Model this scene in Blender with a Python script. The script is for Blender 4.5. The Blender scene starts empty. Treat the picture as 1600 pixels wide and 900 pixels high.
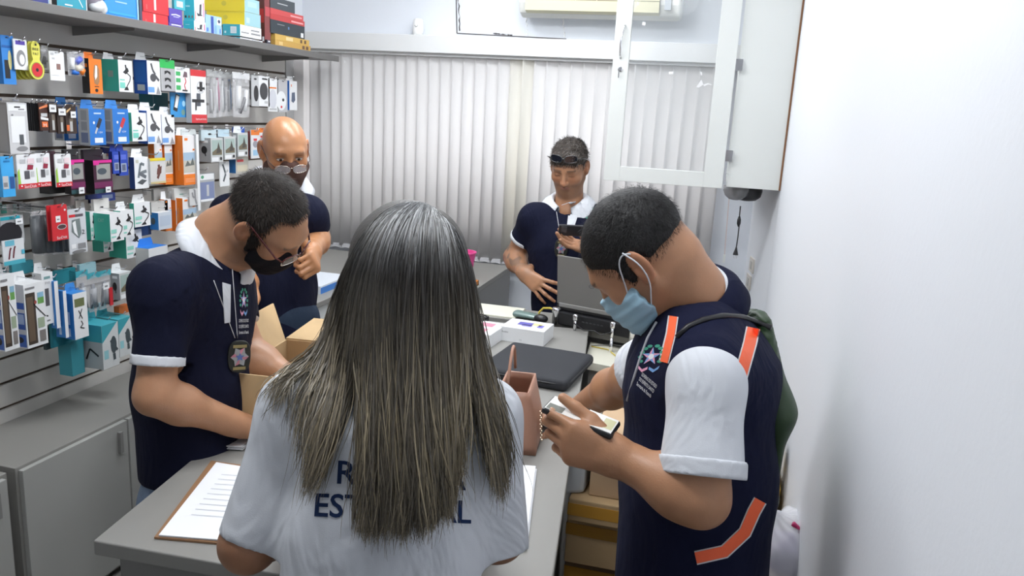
import bpy, bmesh, math, random
import numpy as np
from mathutils import Vector, Matrix
from mathutils.bvhtree import BVHTree

random.seed(7)
sc = bpy.context.scene
# ------------------------------------------------------------------ camera
YAW, PITCH, ROLL, FOC = 0.247308, 0.217326, 0.0553825, 1226.6
V3 = lambda *a: np.array(a, dtype=float)
_f = V3(-math.sin(YAW)*math.cos(PITCH), math.cos(YAW)*math.cos(PITCH), -math.sin(PITCH))
_r0 = V3(math.cos(YAW), math.sin(YAW), 0); _u0 = np.cross(_r0, _f)
CR = _r0*math.cos(ROLL)+_u0*math.sin(ROLL); CU = -_r0*math.sin(ROLL)+_u0*math.cos(ROLL); CF = _f
CP = V3(0, 0, 1.76)
def ray(px, py): return CR*(px-800)/FOC-CU*(py-450)/FOC+CF
def onX(px, py, X): d = ray(px, py); return CP+d*(X/d[0])
def onY(px, py, Y): d = ray(px, py); return CP+d*(Y/d[1])
def onZ(px, py, Z): d = ray(px, py); return CP+d*((Z-1.76)/d[2])
def at(px, py, D): return CP+ray(px, py)*D
cam_d = bpy.data.cameras.new('camera'); cam = bpy.data.objects.new('camera', cam_d)
sc.collection.objects.link(cam)
M = Matrix.Identity(4)
for i in range(3):
    M[i][0] = CR[i]; M[i][1] = CU[i]; M[i][2] = -CF[i]; M[i][3] = CP[i]
cam.matrix_world = M
cam_d.sensor_width = 36; cam_d.lens = 36*FOC/1600; cam_d.clip_start = .02
sc.camera = cam
# ------------------------------------------------------------------ light
w = bpy.data.worlds.new('world'); sc.world = w; w.use_nodes = True
w.node_tree.nodes['Background'].inputs[0].default_value = (.75, .85, 1, 1)
w.node_tree.nodes['Background'].inputs[1].default_value = .6
sc.view_settings.view_transform = 'Standard'; sc.view_settings.look = 'None'
sc.view_settings.exposure = -0.2; sc.view_settings.gamma = 1
LAMPS = [(-.75, 1.00, 13, 6.5), (-1.0, 2.45, 14, 8), (-.9, 3.4, 5, 7)]
def area(name, loc, sx, sy, power, color, rot=(0, 0, 0)):
    l = bpy.data.lights.new(name, 'AREA'); l.shape = 'RECTANGLE'; l.size = sx; l.size_y = sy
    l.energy = power; l.color = color
    o = bpy.data.objects.new(name, l); sc.collection.objects.link(o); o.location = loc; o.rotation_euler = rot
    return o
for i, (x, y, p, q) in enumerate(LAMPS):
    area('ceiling_panel_light', (x, y, 2.60), 1.15, .16, p, (.95, .975, 1.0))
    for dx in (-.4, 0, .4):      # the tubes also shine sideways and up
        l = bpy.data.lights.new('tube_light', 'POINT'); l.energy = q; l.shadow_soft_size = .09; l.color = (.95, .975, 1.0)
        o = bpy.data.objects.new('tube_light', l); sc.collection.objects.link(o); o.location = (x+dx, y, 2.58)
area('daylight_light', (-1.1, 4.75, 1.55), 2.2, 1.2, 34, (1, .98, .95), (math.radians(-90), 0, 0))

# ------------------------------------------------------------------ helpers
MATS = {}
def mat(name, col, rough=.6, metal=0, bump=0, bscale=200, spec=.5, trans=0, attr=False, noise=0, nscale=8, emit=None, translucent=0, alpha=1, coat=0, sheen=0, bdet=3):
    if name in MATS: return MATS[name]
    m = bpy.data.materials.new(name); m.use_nodes = True
    nt = m.node_tree; b = nt.nodes['Principled BSDF']
    col = tuple(col)[:3]
    b.inputs['Base Color'].default_value = (*col, 1); b.inputs['Roughness'].default_value = rough
    b.inputs['Metallic'].default_value = metal; b.inputs['Specular IOR Level'].default_value = spec
    b.inputs['Transmission Weight'].default_value = trans; b.inputs['Alpha'].default_value = alpha
    b.inputs['Coat Weight'].default_value = coat; b.inputs['Sheen Weight'].default_value = sheen
    if emit: b.inputs['Emission Color'].default_value = (*emit[:3], 1); b.inputs['Emission Strength'].default_value = emit[3]
    src = None
    if attr:
        a = nt.nodes.new('ShaderNodeAttribute'); a.attribute_name = 'Col'; src = a.outputs['Color']
        nt.links.new(src, b.inputs['Base Color'])
    tc = nt.nodes.new('ShaderNodeTexCoord')
    if noise:
        n = nt.nodes.new('ShaderNodeTexNoise'); n.inputs['Scale'].default_value = nscale; n.inputs['Detail'].default_value = 5
        nt.links.new(tc.outputs['Object'], n.inputs['Vector'])
        mp = nt.nodes.new('ShaderNodeMapRange'); mp.inputs['To Min'].default_value = 1-noise; mp.inputs['To Max'].default_value = 1+noise
        mp.inputs['From Min'].default_value = .3; mp.inputs['From Max'].default_value = .7
        nt.links.new(n.outputs['Fac'], mp.inputs['Value'])
        mx = nt.nodes.new('ShaderNodeVectorMath'); mx.operation = 'SCALE'
        if src: nt.links.new(src, mx.inputs[0])
        else: mx.inputs[0].default_value = col
        nt.links.new(mp.outputs[0], mx.inputs['Scale']); nt.links.new(mx.outputs[0], b.inputs['Base Color'])
    if bump:
        n = nt.nodes.new('ShaderNodeTexNoise'); n.inputs['Scale'].default_value = bscale; n.inputs['Detail'].default_value = bdet
        nt.links.new(tc.outputs['Object'], n.inputs['Vector'])
        bp = nt.nodes.new('ShaderNodeBump'); bp.inputs['Strength'].default_value = bump; bp.inputs['Distance'].default_value = .002 if bscale > 60 else .02
        nt.links.new(n.outputs['Fac'], bp.inputs['Height']); nt.links.new(bp.outputs[0], b.inputs['Normal'])
    if translucent:
        t = nt.nodes.new('ShaderNodeBsdfTranslucent'); t.inputs[0].default_value = (*col, 1)
        ms = nt.nodes.new('ShaderNodeMixShader'); ms.inputs[0].default_value = translucent
        nt.links.new(b.outputs[0], ms.inputs[1]); nt.links.new(t.outputs[0], ms.inputs[2])
        nt.links.new(ms.outputs[0], nt.nodes['Material Output'].inputs[0])
    m.diffuse_color = (*col, 1)
    MATS[name] = m; return m
def cmat(c, rough=.5):
    """plain printed colour as a material"""
    return mat('print_%02x%02x%02x' % tuple(int(255*min(1, max(0, v))) for v in c), c, rough)
def clear_mat(name, col=(1, 1, 1), op=.15, rough=.08):
    """thin clear film: mostly see-through, a glossy coat on it"""
    if name in MATS: return MATS[name]
    m = bpy.data.materials.new(name); m.use_nodes = True; nt = m.node_tree; b = nt.nodes['Principled BSDF']
    b.inputs['Base Color'].default_value = (*col, 1); b.inputs['Roughness'].default_value = rough
    t = nt.nodes.new('ShaderNodeBsdfTransparent'); ms = nt.nodes.new('ShaderNodeMixShader'); ms.inputs[0].default_value = op
    nt.links.new(t.outputs[0], ms.inputs[1]); nt.links.new(b.outputs[0], ms.inputs[2])
    nt.links.new(ms.outputs[0], nt.nodes['Material Output'].inputs[0]); MATS[name] = m; return m

class MB:
    def __init__(s): s.v = []; s.f = []; s.m = []; s.mats = []
    def mi(s, m):
        if m not in s.mats: s.mats.append(m)
        return s.mats.index(m)
    def add(s, vs, fs, m):
        n = len(s.v); s.v += [tuple(map(float, q)) for q in vs]; k = s.mi(m)
        for f in fs: s.f.append([n+i for i in f]); s.m.append(k)
        return s
    def quad(s, a, b, c, d, m): return s.add([a, b, c, d], [(0, 1, 2, 3)], m)
    def box8(s, P, m):
        """P: 8 corners, bottom loop 0-3 ccw then top loop 4-7"""
        return s.add(P, [(3, 2, 1, 0), (4, 5, 6, 7), (0, 1, 5, 4), (1, 2, 6, 5), (2, 3, 7, 6), (3, 0, 4, 7)], m)
    def box(s, lo, hi, m):
        x0, y0, z0 = lo; x1, y1, z1 = hi
        return s.box8([(x0, y0, z0), (x1, y0, z0), (x1, y1, z0), (x0, y1, z0), (x0, y0, z1), (x1, y0, z1), (x1, y1, z1), (x0, y1, z1)], m)
    def obox(s, c, ax, ay, az, h, m):
        """oriented box, centre, three unit axes, half sizes"""
        c, ax, ay, az = map(np.asarray, (c, ax, ay, az)); P = []
        for z in (-1, 1):
            for x, y in ((-1, -1), (1, -1), (1, 1), (-1, 1)): P.append(c+ax*x*h[0]+ay*y*h[1]+az*z*h[2])
        return s.box8(P, m)
    def tube(s, pts, r, m, n=8, cap=True):
        pts = [np.asarray(p, float) for p in pts]; rs = r if hasattr(r, '__len__') else [r]*len(pts)
        N = len(pts); up = None; base = len(s.v); vs = []
        for i, p in enumerate(pts):
            t = pts[min(i+1, N-1)]-pts[max(i-1, 0)]; t = t/(np.linalg.norm(t)+1e-9)
            if up is None:
                a = V3(0, 0, 1) if abs(t[2]) < .9 else V3(1, 0, 0); up = np.cross(t, a)
            up = up-t*(up@t); up /= np.linalg.norm(up)+1e-9; w_ = np.cross(t, up)
            for k in range(n):
                a = 2*math.pi*k/n; vs.append(p+rs[i]*(up*math.cos(a)+w_*math.sin(a)))
        fs = [(i*n+k, i*n+(k+1) % n, (i+1)*n+(k+1) % n, (i+1)*n+k) for i in range(N-1) for k in range(n)]
        if cap: fs += [tuple(range(n))[::-1], tuple((N-1)*n+k for k in range(n))]
        return s.add(vs, fs, m)
    def lathe(s, c, prof, m, n=20, ax=(0, 0, 1)):
        ax = np.asarray(ax, float); pts = [np.asarray(c)+ax*z for _, z in prof]
        a = V3(1, 0, 0) if abs(ax[0]) < .9 else V3(0, 1, 0); u = np.cross(ax, a); u /= np.linalg.norm(u); w_ = np.cross(ax, u)
        vs = [pts[i]+prof[i][0]*(u*math.cos(2*math.pi*k/n)+w_*math.sin(2*math.pi*k/n)) for i in range(len(prof)) for k in range(n)]
        fs = [(i*n+k, i*n+(k+1) % n, (i+1)*n+(k+1) % n, (i+1)*n+k) for i in range(len(prof)-1) for k in range(n)]
        fs += [tuple(range(n))[::-1], tuple((len(prof)-1)*n+k for k in range(n))]
        return s.add(vs, fs, m)
    def prism(s, pts, off, m):
        """extrude a planar outline by a vector"""
        n = len(pts); off = np.asarray(off, float); pts = [np.asarray(p, float) for p in pts]
        vs = pts+[p+off for p in pts]
        fs = [tuple(range(n))[::-1], tuple(range(n, 2*n))]+[(i, (i+1) % n, n+(i+1) % n, n+i) for i in range(n)]
        return s.add(vs, fs, m)
def wloc(o):
    v = Vector((0, 0, 0))
    while o: v += o.location; o = o.parent
    return v
def link(o, name, parent=None, label=None, cat=None, group=None, kind=None):
    sc.collection.objects.link(o)
    if parent is not None: o.parent = parent
    if label: o['label'] = label
    if cat: o['category'] = cat
    if group: o['group'] = group
    if kind: o['kind'] = kind
    return o
def obj(name, mb, parent=None, smooth=False, bevel=0, subd=0, solid=0, fix=True, **kw):
    me = bpy.data.meshes.new(name)
    base = wloc(parent) if parent is not None else None
    vs = mb.v
    org = Vector((0, 0, 0))
    if parent is None:
        a = np.array(vs); org = Vector(((a[:, 0].min()+a[:, 0].max())/2, (a[:, 1].min()+a[:, 1].max())/2, a[:, 2].min()))
        base = org
    vs = [(x-base.x, y-base.y, z-base.z) for x, y, z in vs]
    me.from_pydata(vs, [], mb.f)
    for m in mb.mats: me.materials.append(m)
    me.polygons.foreach_set('material_index', mb.m)
    if smooth: me.polygons.foreach_set('use_smooth', [True]*len(me.polygons))
    if fix:
        bm = bmesh.new(); bm.from_mesh(me); bmesh.ops.recalc_face_normals(bm, faces=bm.faces); bm.to_mesh(me); bm.free()
    me.update()
    o = bpy.data.objects.new(name, me)
    if parent is None: o.location = org
    if solid:
        md = o.modifiers.new('solid', 'SOLIDIFY'); md.thickness = solid; md.offset = 0
    if bevel:
        md = o.modifiers.new('bevel', 'BEVEL'); md.width = bevel; md.segments = 2; md.limit_method = 'ANGLE'; md.angle_limit = math.radians(40)
    if subd:
        md = o.modifiers.new('subd', 'SUBSURF'); md.levels = subd; md.render_levels = subd
    return link(o, name, parent, **kw)
def thing(name, loc, label, cat, group=None):
    o = bpy.data.objects.new(name, None); o.empty_display_size = .05; o.location = tuple(map(float, loc))
    return link(o, name, None, label, cat, group)
def struct(name, mb, **kw): return obj(name, mb, kind='structure', **kw)

_tc = {}
def text_mesh(txt, bold=False):
    """triangulated lettering as 2D verts (height of capital about 1) and faces"""
    k = (txt, bold)
    if k in _tc: return _tc[k]
    cu = bpy.data.curves.new('t', 'FONT'); cu.body = txt; cu.size = 1.4; cu.resolution_u = 3
    if bold: cu.offset = .02
    o = bpy.data.objects.new('t', cu); sc.collection.objects.link(o)
    dg = bpy.context.evaluated_depsgraph_get(); me = bpy.data.meshes.new_from_object(o.evaluated_get(dg))
    v = [tuple(q.co)[:2] for q in me.vertices]; f = [tuple(p.vertices) for p in me.polygons]
    bpy.data.objects.remove(o); bpy.data.meshes.remove(me); bpy.data.curves.remove(cu)
    if v:
        a = np.array(v); a[:, 0] -= a[:, 0].min(); v = [tuple(q) for q in a]; wd = a[:, 0].max()
    else: wd = 1
    _tc[k] = (v, f, wd); return _tc[k]
def text(mb, txt, o, ax, ay, h, m, width=None, bold=False):
    """lettering with its lower left corner at o, along ax, up ay, capital height h"""
    v, f, wd = text_mesh(txt, bold); o, ax, ay = map(np.asarray, (o, ax, ay)); sx = (width/wd) if width else h
    mb.add([o+ax*x*sx+ay*y*h for x, y in v], f, m)

# ------------------------------------------------------------------ implicit surface modeller
class SDF:
    def __init__(s): s.p = []; s.post = None
    def _a(s, fn, c, R, k, op): s.p.append((fn, np.asarray(c, np.float32), float(R), k, op)); return s
    def cap(s, a, b, ra, rb, k=.02, op='u'):
        a = np.asarray(a, np.float32); b = np.asarray(b, np.float32); ba = b-a; L = float(ba@ba)+1e-9
        def fn(P):
            q = P-a; t = np.clip(q@ba/L, 0, 1)
            return np.linalg.norm(q-t[:, None]*ba, axis=1)-(ra+(rb-ra)*t)
        return s._a(fn, (a+b)/2, math.sqrt(L)/2+max(ra, rb), k, op)
    def chain(s, pts, rs, k=.02):
        for i in range(len(pts)-1): s.cap(pts[i], pts[i+1], rs[i], rs[i+1], k)
        return s
    def ell(s, c, r, R=None, k=.02, op='u'):
        c = np.asarray(c, np.float32); r = np.asarray(r, np.float32); R = np.eye(3, dtype=np.float32) if R is None else np.asarray(R, np.float32)
        def fn(P):
            q = (P-c)@R; k0 = np.linalg.norm(q/r, axis=1); k1 = np.linalg.norm(q/(r*r), axis=1)+1e-9
            return k0*(k0-1)/k1
        return s._a(fn, c, float(r.max()), k, op)
    def ecap(s, a, b, side, wa, da, wb, db, k=.03, op='u'):
        a = np.asarray(a, np.float32); b = np.asarray(b, np.float32); ba = b-a; L = float(np.linalg.norm(ba)); ax = ba/L
        side = np.asarray(side, np.float32); side = side-ax*(side@ax); side /= np.linalg.norm(side); fw = np.cross(ax, side)
        def fn(P):
            q = P-a; h = q@ax; t = np.clip(h/L, 0, 1); e = h-t*L
            W = wa+(wb-wa)*t; D = da+(db-da)*t; E = np.minimum(W, D)
            x = q@side; y = q@fw
            k0 = np.sqrt((x/W)**2+(y/D)**2+(e/E)**2); k1 = np.sqrt((x/W**2)**2+(y/D**2)**2+(e/E**2)**2)+1e-9
            return k0*(k0-1)/k1
        return s._a(fn, (a+b)/2, L/2+max(wa, da, wb, db), k, op)
    def box(s, c, R, h, r=.005, k=.005, op='u'):
        c = np.asarray(c, np.float32); R = np.asarray(R, np.float32); h = np.asarray(h, np.float32)-r
        def fn(P):
            q = np.abs((P-c)@R)-h
            return np.linalg.norm(np.maximum(q, 0), axis=1)+np.minimum(q.max(axis=1), 0)-r
        return s._a(fn, c, float(np.linalg.norm(h)+r), k, op)
    def cut(s, p, n):
        """remove everything on the side of plane (p) that n points to"""
        p = np.asarray(p, np.float32); n = np.asarray(n, np.float32); n = n/np.linalg.norm(n)
        return s._a(lambda P: (P-p)@n, p, 1e3, .004, 'c')
    def lcut(s, p, n, R):
        """same, but only within a ball of radius R around p"""
        p = np.asarray(p, np.float32); n = np.asarray(n, np.float32); n = n/np.linalg.norm(n)
        return s._a(lambda P: (P-p)@n, p, R, .0, 'lc')
    def ev(s, P, marg=.08):
        d = np.full(len(P), 1.0, np.float32)
        for fn, c, R, k, op in s.p:
            if op == 'c':
                d = np.maximum(d, fn(P)); continue
            dist = np.linalg.norm(P-c, axis=1)
            m = dist < R+(marg if op != 'lc' else 0)
            if op == 'u' : d = np.where(m, d, np.minimum(d, np.maximum(dist-R, marg*.9)))
            if not m.any(): continue
            v = fn(P[m]).astype(np.float32); o = d[m]
            if op == 'u':
                h = np.maximum(k-np.abs(v-o), 0)/max(k, 1e-6); d[m] = np.minimum(v, o)-h*h*k*.25
            elif op == 's':
                h = np.maximum(k-np.abs(-v-o), 0)/max(k, 1e-6); d[m] = np.maximum(-v, o)+h*h*k*.25
            elif op == 'lc': d[m] = np.maximum(o, v)
        if s.post is not None: d = d+s.post(P)
        return d
    def bounds(s):
        lo = np.min([c-R for f, c, R, k, o in s.p if o == 'u'], axis=0); hi = np.max([c+R for f, c, R, k, o in s.p if o == 'u'], axis=0)
        return lo, hi
    def mesh(s, h=.003, lo=None, hi=None):
        l, u = s.bounds()
        lo = l if lo is None else np.maximum(l, lo); hi = u if hi is None else np.minimum(u, hi)
        lo = lo-.012; hi = hi+.012
        B = 6; nb = np.ceil((hi-lo)/(h*B)).astype(int)+1
        lo = lo.astype(np.float32)
        bi = np.stack(np.meshgrid(*[np.arange(n) for n in nb], indexing='ij'), -1).reshape(-1, 3)
        cc = lo+(bi+.5)*h*B-h*.5
        dc = s.ev(cc.astype(np.float32), marg=.12)
        act = np.abs(dc) < h*B*1.3+.01
        D = np.repeat(np.repeat(np.repeat(dc.reshape(nb), B, 0), B, 1), B, 2)
        V = D.reshape(nb[0], B, nb[1], B, nb[2], B)
        ai = bi[act]; off = np.stack(np.meshgrid(*[np.arange(B)]*3, indexing='ij'), -1).reshape(-1, 3)
        for st in range(0, len(ai), 3000):
            a = ai[st:st+3000]; P = (lo+(a[:, None, :]*B+off[None])*h).reshape(-1, 3).astype(np.float32)
            v = s.ev(P, marg=.05).reshape(len(a), B, B, B)
            V[a[:, 0], :, a[:, 1], :, a[:, 2], :] = v
        return nets(D, lo, h)
def nets(D, lo, h):
    S = D < 0
    c = [S[i:S.shape[0]-1+i, j:S.shape[1]-1+j, k:S.shape[2]-1+k] for i in (0, 1) for j in (0, 1) for k in (0, 1)]
    al = c[0].copy(); an = c[0].copy()
    for q in c[1:]: al &= q; an |= q
    A = an & ~al; idx = np.argwhere(A)
    cs = [(i, j, k) for i in (0, 1) for j in (0, 1) for k in (0, 1)]
    vals = np.stack([D[idx[:, 0]+i, idx[:, 1]+j, idx[:, 2]+k] for i, j, k in cs], 1)
    acc = np.zeros((len(idx), 3)); cnt = np.zeros(len(idx))
    for a in range(8):
        for b in range(a+1, 8):
            df = [cs[b][t]-cs[a][t] for t in range(3)]
            if sum(abs(x) for x in df) != 1: continue
            m = (vals[:, a] < 0) != (vals[:, b] < 0); t = vals[m, a]/(vals[m, a]-vals[m, b])
            acc[m] += np.array(cs[a])+t[:, None]*np.array(df); cnt[m] += 1
    V = lo+(idx+acc/cnt[:, None])*h
    ID = np.full(A.shape, -1, np.int32); ID[A] = np.arange(len(idx))
    F = []
    for ax in range(3):
        sl0 = [slice(None)]*3; sl1 = [slice(None)]*3; sl0[ax] = slice(0, -1); sl1[ax] = slice(1, None)
        X = S[tuple(sl0)] != S[tuple(sl1)]; e = np.argwhere(X)
        o1, o2 = [(1, 2), (2, 0), (0, 1)][ax]
        ok = (e[:, o1] > 0) & (e[:, o2] > 0) & (e[:, o1] < S.shape[o1]-1) & (e[:, o2] < S.shape[o2]-1) & (e[:, ax] < S.shape[ax]-1)
        e = e[ok]; q = []
        for d1, d2 in ((0, 0), (-1, 0), (-1, -1), (0, -1)):
            g = e.copy(); g[:, o1] += d1; g[:, o2] += d2; q.append(ID[g[:, 0], g[:, 1], g[:, 2]])
        q = np.stack(q, 1); flip = S[e[:, 0], e[:, 1], e[:, 2]]
        q[~flip] = q[~flip][:, ::-1]; F.append(q)
    F = np.concatenate(F); F = F[(F >= 0).all(1)]
    return V.astype(np.float32), F
def relax(V, F, n=2, w=.5):
    E = np.concatenate([F[:, [0, 1]], F[:, [1, 2]], F[:, [2, 3]], F[:, [3, 0]]])
    deg = np.bincount(E.ravel(), minlength=len(V)).astype(float)[:, None]+1e-9
    for _ in range(n):
        S_ = np.stack([np.bincount(E[:, 0], V[E[:, 1], i], len(V))+np.bincount(E[:, 1], V[E[:, 0], i], len(V)) for i in range(3)], 1)
        V = V*(1-w)+w*S_/deg
    return V
def sdf_obj(name, s, mats, parent, h=.003, color=None, rel=1, lo=None, hi=None, **kw):
    V, F = s.mesh(h, lo, hi)
    if rel: V = relax(V, F, rel)
    me = bpy.data.meshes.new(name); base = np.array(wloc(parent)) if parent is not None else V.mean(0)*0+V3(V[:, 0].mean(), V[:, 1].mean(), V[:, 2].min())
    me.vertices.add(len(V)); me.vertices.foreach_set('co', (V-base).astype(np.float32).ravel())
    me.loops.add(len(F)*4); me.loops.foreach_set('vertex_index', F.astype(np.int32).ravel())
    me.polygons.add(len(F)); me.polygons.foreach_set('loop_start', np.arange(len(F), dtype=np.int32)*4)
    me.polygons.foreach_set('use_smooth', np.ones(len(F), bool))
    for m in (mats if isinstance(mats, list) else [mats]): me.materials.append(m)
    me.update(calc_edges=True)
    if color is not None:
        ca = me.color_attributes.new('Col', 'FLOAT_COLOR', 'POINT'); c = np.ones((len(V), 4), np.float32); c[:, :3] = color(V)
        ca.data.foreach_set('color', c.ravel())
    o = bpy.data.objects.new(name, me)
    if parent is None: o.location = base
    link(o, name, parent, **kw); o['_'] = 0; del o['_']
    BV[o.name] = (V, F); return o
BV = {}
def bvh_of(o):
    V, F = BV[o.name]; return BVHTree.FromPolygons([tuple(map(float, v)) for v in V], [tuple(map(int, f)) for f in F])
def sp(pts, n=2):
    """round off the corners of a polyline"""
    pts = [np.asarray(q, float) for q in pts]
    for _ in range(n): pts = [pts[0]]+[q for a, b in zip(pts[:-1], pts[1:]) for q in (a*.75+b*.25, a*.25+b*.75)]+[pts[-1]]
    return pts
def unit(v): v = np.asarray(v, float); return v/np.linalg.norm(v)
def snoise(P, f, seed=0):
    """cheap smooth pseudo noise -1..1"""
    r = np.random.RandomState(seed); o = 0
    for i in range(5):
        k = r.normal(size=3); k = k/np.linalg.norm(k)*f*(.6+.8*r.rand()); o = o+np.sin(P@k+r.rand()*6.28+1.7*np.sin(P@(r.normal(size=3)*f*.4)))
    return o/5
def decal(mb, bv, v2, f2, o, ax, ay, d, m, off=.0015, cut=.012):
    """lay flat shapes (2D) onto a surface: cast along d from the plane at o"""
    bm = bmesh.new(); vs = [bm.verts.new((x, y, 0)) for x, y in v2]
    for f in f2:
        try: bm.faces.new([vs[i] for i in f])
        except ValueError: pass
    for _ in range(5):
        es = [e for e in bm.edges if e.calc_length() > cut]
        if not es: break
        bmesh.ops.subdivide_edges(bm, edges=es, cuts=1); bmesh.ops.triangulate(bm, faces=bm.faces)
    bm.verts.index_update(); P = []; d = Vector(d)
    last = None
    for v in bm.verts:
        p = Vector(np.asarray(o)+np.asarray(ax)*v.co.x+np.asarray(ay)*v.co.y); hit = bv.ray_cast(p-d*.25, d, .8)
        if hit[0] is not None:
            t = (hit[0]-(p-d*.25)).length-off; last = t
        else: t = last if last is not None else .25
        P.append(p-d*.25+d*t)
    mb.add(P, [tuple(q.index for q in f.verts) for f in bm.faces], m); bm.free()
# ================================================================== SETTING
XL, XR, YB = -2.35, .25, 4.2
m_wall = mat('wall_paint', (.80, .82, .86), .55, bump=.15, bscale=90)
m_back = mat('back_wall_paint', (.74, .77, .82), .6, bump=.2, bscale=70)
m_white = mat('white_laminate', (.80, .82, .80), .35)
m_trim = mat('painted_trim', (.72, .73, .73), .45)
m_floor = mat('floor_tile', (.32, .31, .29), .35, noise=.12, nscale=3)
m_slat = mat('slat_panel_laminate', (.62, .60, .57), .5, noise=.03, nscale=3)
m_slot = mat('slot_brown', (.10, .07, .05), .7)  # dark brown inside of the slat wall slots
m_dark = mat('dark_void', (.02, .02, .02), .8)
m_grey = mat('grey_laminate', (.275, .268, .25), .5, noise=.04, nscale=2)
m_greyd = mat('grey_laminate_edge', (.25, .245, .235), .5)
m_chrome = mat('chrome', (.8, .8, .82), .15, metal=1)
m_black = mat('black_plastic', (.015, .015, .017), .35)
m_card = mat('cardboard', (.52, .36, .19), .8, noise=.06, nscale=12)
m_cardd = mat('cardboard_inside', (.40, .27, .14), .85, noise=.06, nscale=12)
m_tape = mat('tape_amber', (.55, .28, .04), .25)
m_paper = mat('paper', (.86, .87, .90), .7)

# floor and ceiling
struct('floor', MB().box((-3.2, -2.2, -.1), (.9, 5.0, 0), m_floor))
struct('ceiling', MB().box((-3.2, -2.2, 2.75), (.9, 4.3, 2.85), m_wall))
for i, (x, y, p, q) in enumerate(LAMPS):
    t = thing('ceiling_light', (x, y, 2.63), 'white ceiling light above '+('the long-haired woman', 'the middle of the counter', 'the man at the back')[i], 'light')
    obj('housing', MB().box((x-.6, y-.05, 2.68), (x+.6, y+.05, 2.75), m_white), t)
# walls
struct('wall_left', MB().box((-2.47, -2.2, 0), (-2.37, YB, 2.75), m_wall))
struct('wall_behind', MB().box((-2.47, -2.2, 0), (.35, -2.1, 2.75), m_wall))
mw = MB(); mw.box((XR, -2.1, 0), (.42, 3.4, 2.75), m_wall)
mw.prism([(XR, 3.4, 0), (.183, 4.0, 0), (.183, 4.3, 0), (.42, 4.3, 0), (.42, 3.4, 0)], (0, 0, 2.75), m_wall)
struct('wall_right', mw)
# back wall with the window opening
WX0, WX1, WZ0, WZ1 = -2.2, -.02, 1.08, 2.06
mb = MB(); mb.box((-2.47, YB, 0), (.2, YB+.12, WZ0), m_back); mb.box((-2.47, YB, WZ1), (.2, YB+.12, 2.75), m_back)
mb.box((-2.47, YB, WZ0), (WX0, YB+.12, WZ1), m_back); mb.box((WX1, YB, WZ0), (.2, YB+.12, WZ1), m_back)
struct('wall_back', mb)
mb = MB()
for x in (WX0+.02, (WX0+WX1)/2, WX1-.02): mb.box((x-.02, YB+.03, WZ0), (x+.02, YB+.08, WZ1), m_trim)
for z in (WZ0+.02, WZ1-.02): mb.box((WX0, YB+.03, z-.02), (WX1, YB+.08, z+.02), m_trim)
mb.box((WX0, YB+.05, WZ0), (WX1, YB+.055, WZ1), clear_mat('window_glass', (.8, .9, 1), .1))
struct('window_1', mb)
# white post where the slat panels end, grey return beside it
struct('trim_1', MB().box((-2.36, 4.06, 0), (-2.285, YB, 2.055), mat('white_post', (.83, .80, .79), .4)))
struct('trim_2', MB().box((-2.37, 3.98, 0), (-2.345, 4.06, 2.2), mat('grey_return', (.42, .42, .42), .5)))
# pale box over the blinds
struct('trim_3', MB().box((-2.37, YB-.13, 2.055), (.19, YB, 2.145), m_trim), bevel=.003)
# thin raised access panel frame on the wall over the box
mb = MB()
m_line = mat('panel_gap', (.10, .09, .09), .8)
for a, b in (((712, -40), (714, 52)), ((714, 52), (885, 61))):
    A = onY(*a, YB-.002); B = onY(*b, YB-.002); mb.tube([A, B], .0028, m_line, 6)
A = onY(719, -30, YB-.002)
for a, b in (((716, -30), (718, 48)), ((771, 52), (800, 55)), ((880, 28), (882, 58)), ((822, 20), (824, 55))):
    A = onY(*a, YB-.003); B = onY(*b, YB-.003); r = random.Random(3); n = 14
    mb.tube([A+(B-A)*i/n+V3(r.uniform(-.004, .004), 0, 0) for i in range(n+1)], [r.uniform(.0004, .0045) for _ in range(n+1)], m_line if a[0] < 800 else mat('white_filler', (.9, .9, .9), .6), 6)
struct('trim_4', mb)
struct('baseboard_back', MB().box((-2.3, YB-.012, 0), (.18, YB, .08), m_trim))
struct('baseboard_right', MB().box((XR-.012, -2.1, 0), (XR, 3.4, .08), m_trim))

# slat wall: panel strips with dark slots
t = None
mb = MB(); SL = [round(.20+.09*i+.0, 3) for i in range(0, 21)]; SL = [1.10+.09*(i-10) for i in range(20)]
ed = [0.0]+SL+[2.2]
for i in range(len(ed)-1):
    a = ed[i]+(.006 if i else 0); b = ed[i+1]-.006 if i < len(ed)-2 else ed[i+1]
    mb.box((-2.365, -.8, a), (XL, 4.0, b), m_slat)
mb.box((-2.37, -.8, 0), (-2.362, 4.0, 2.2), m_slot)
struct('wall_slatted', mb)

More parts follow.
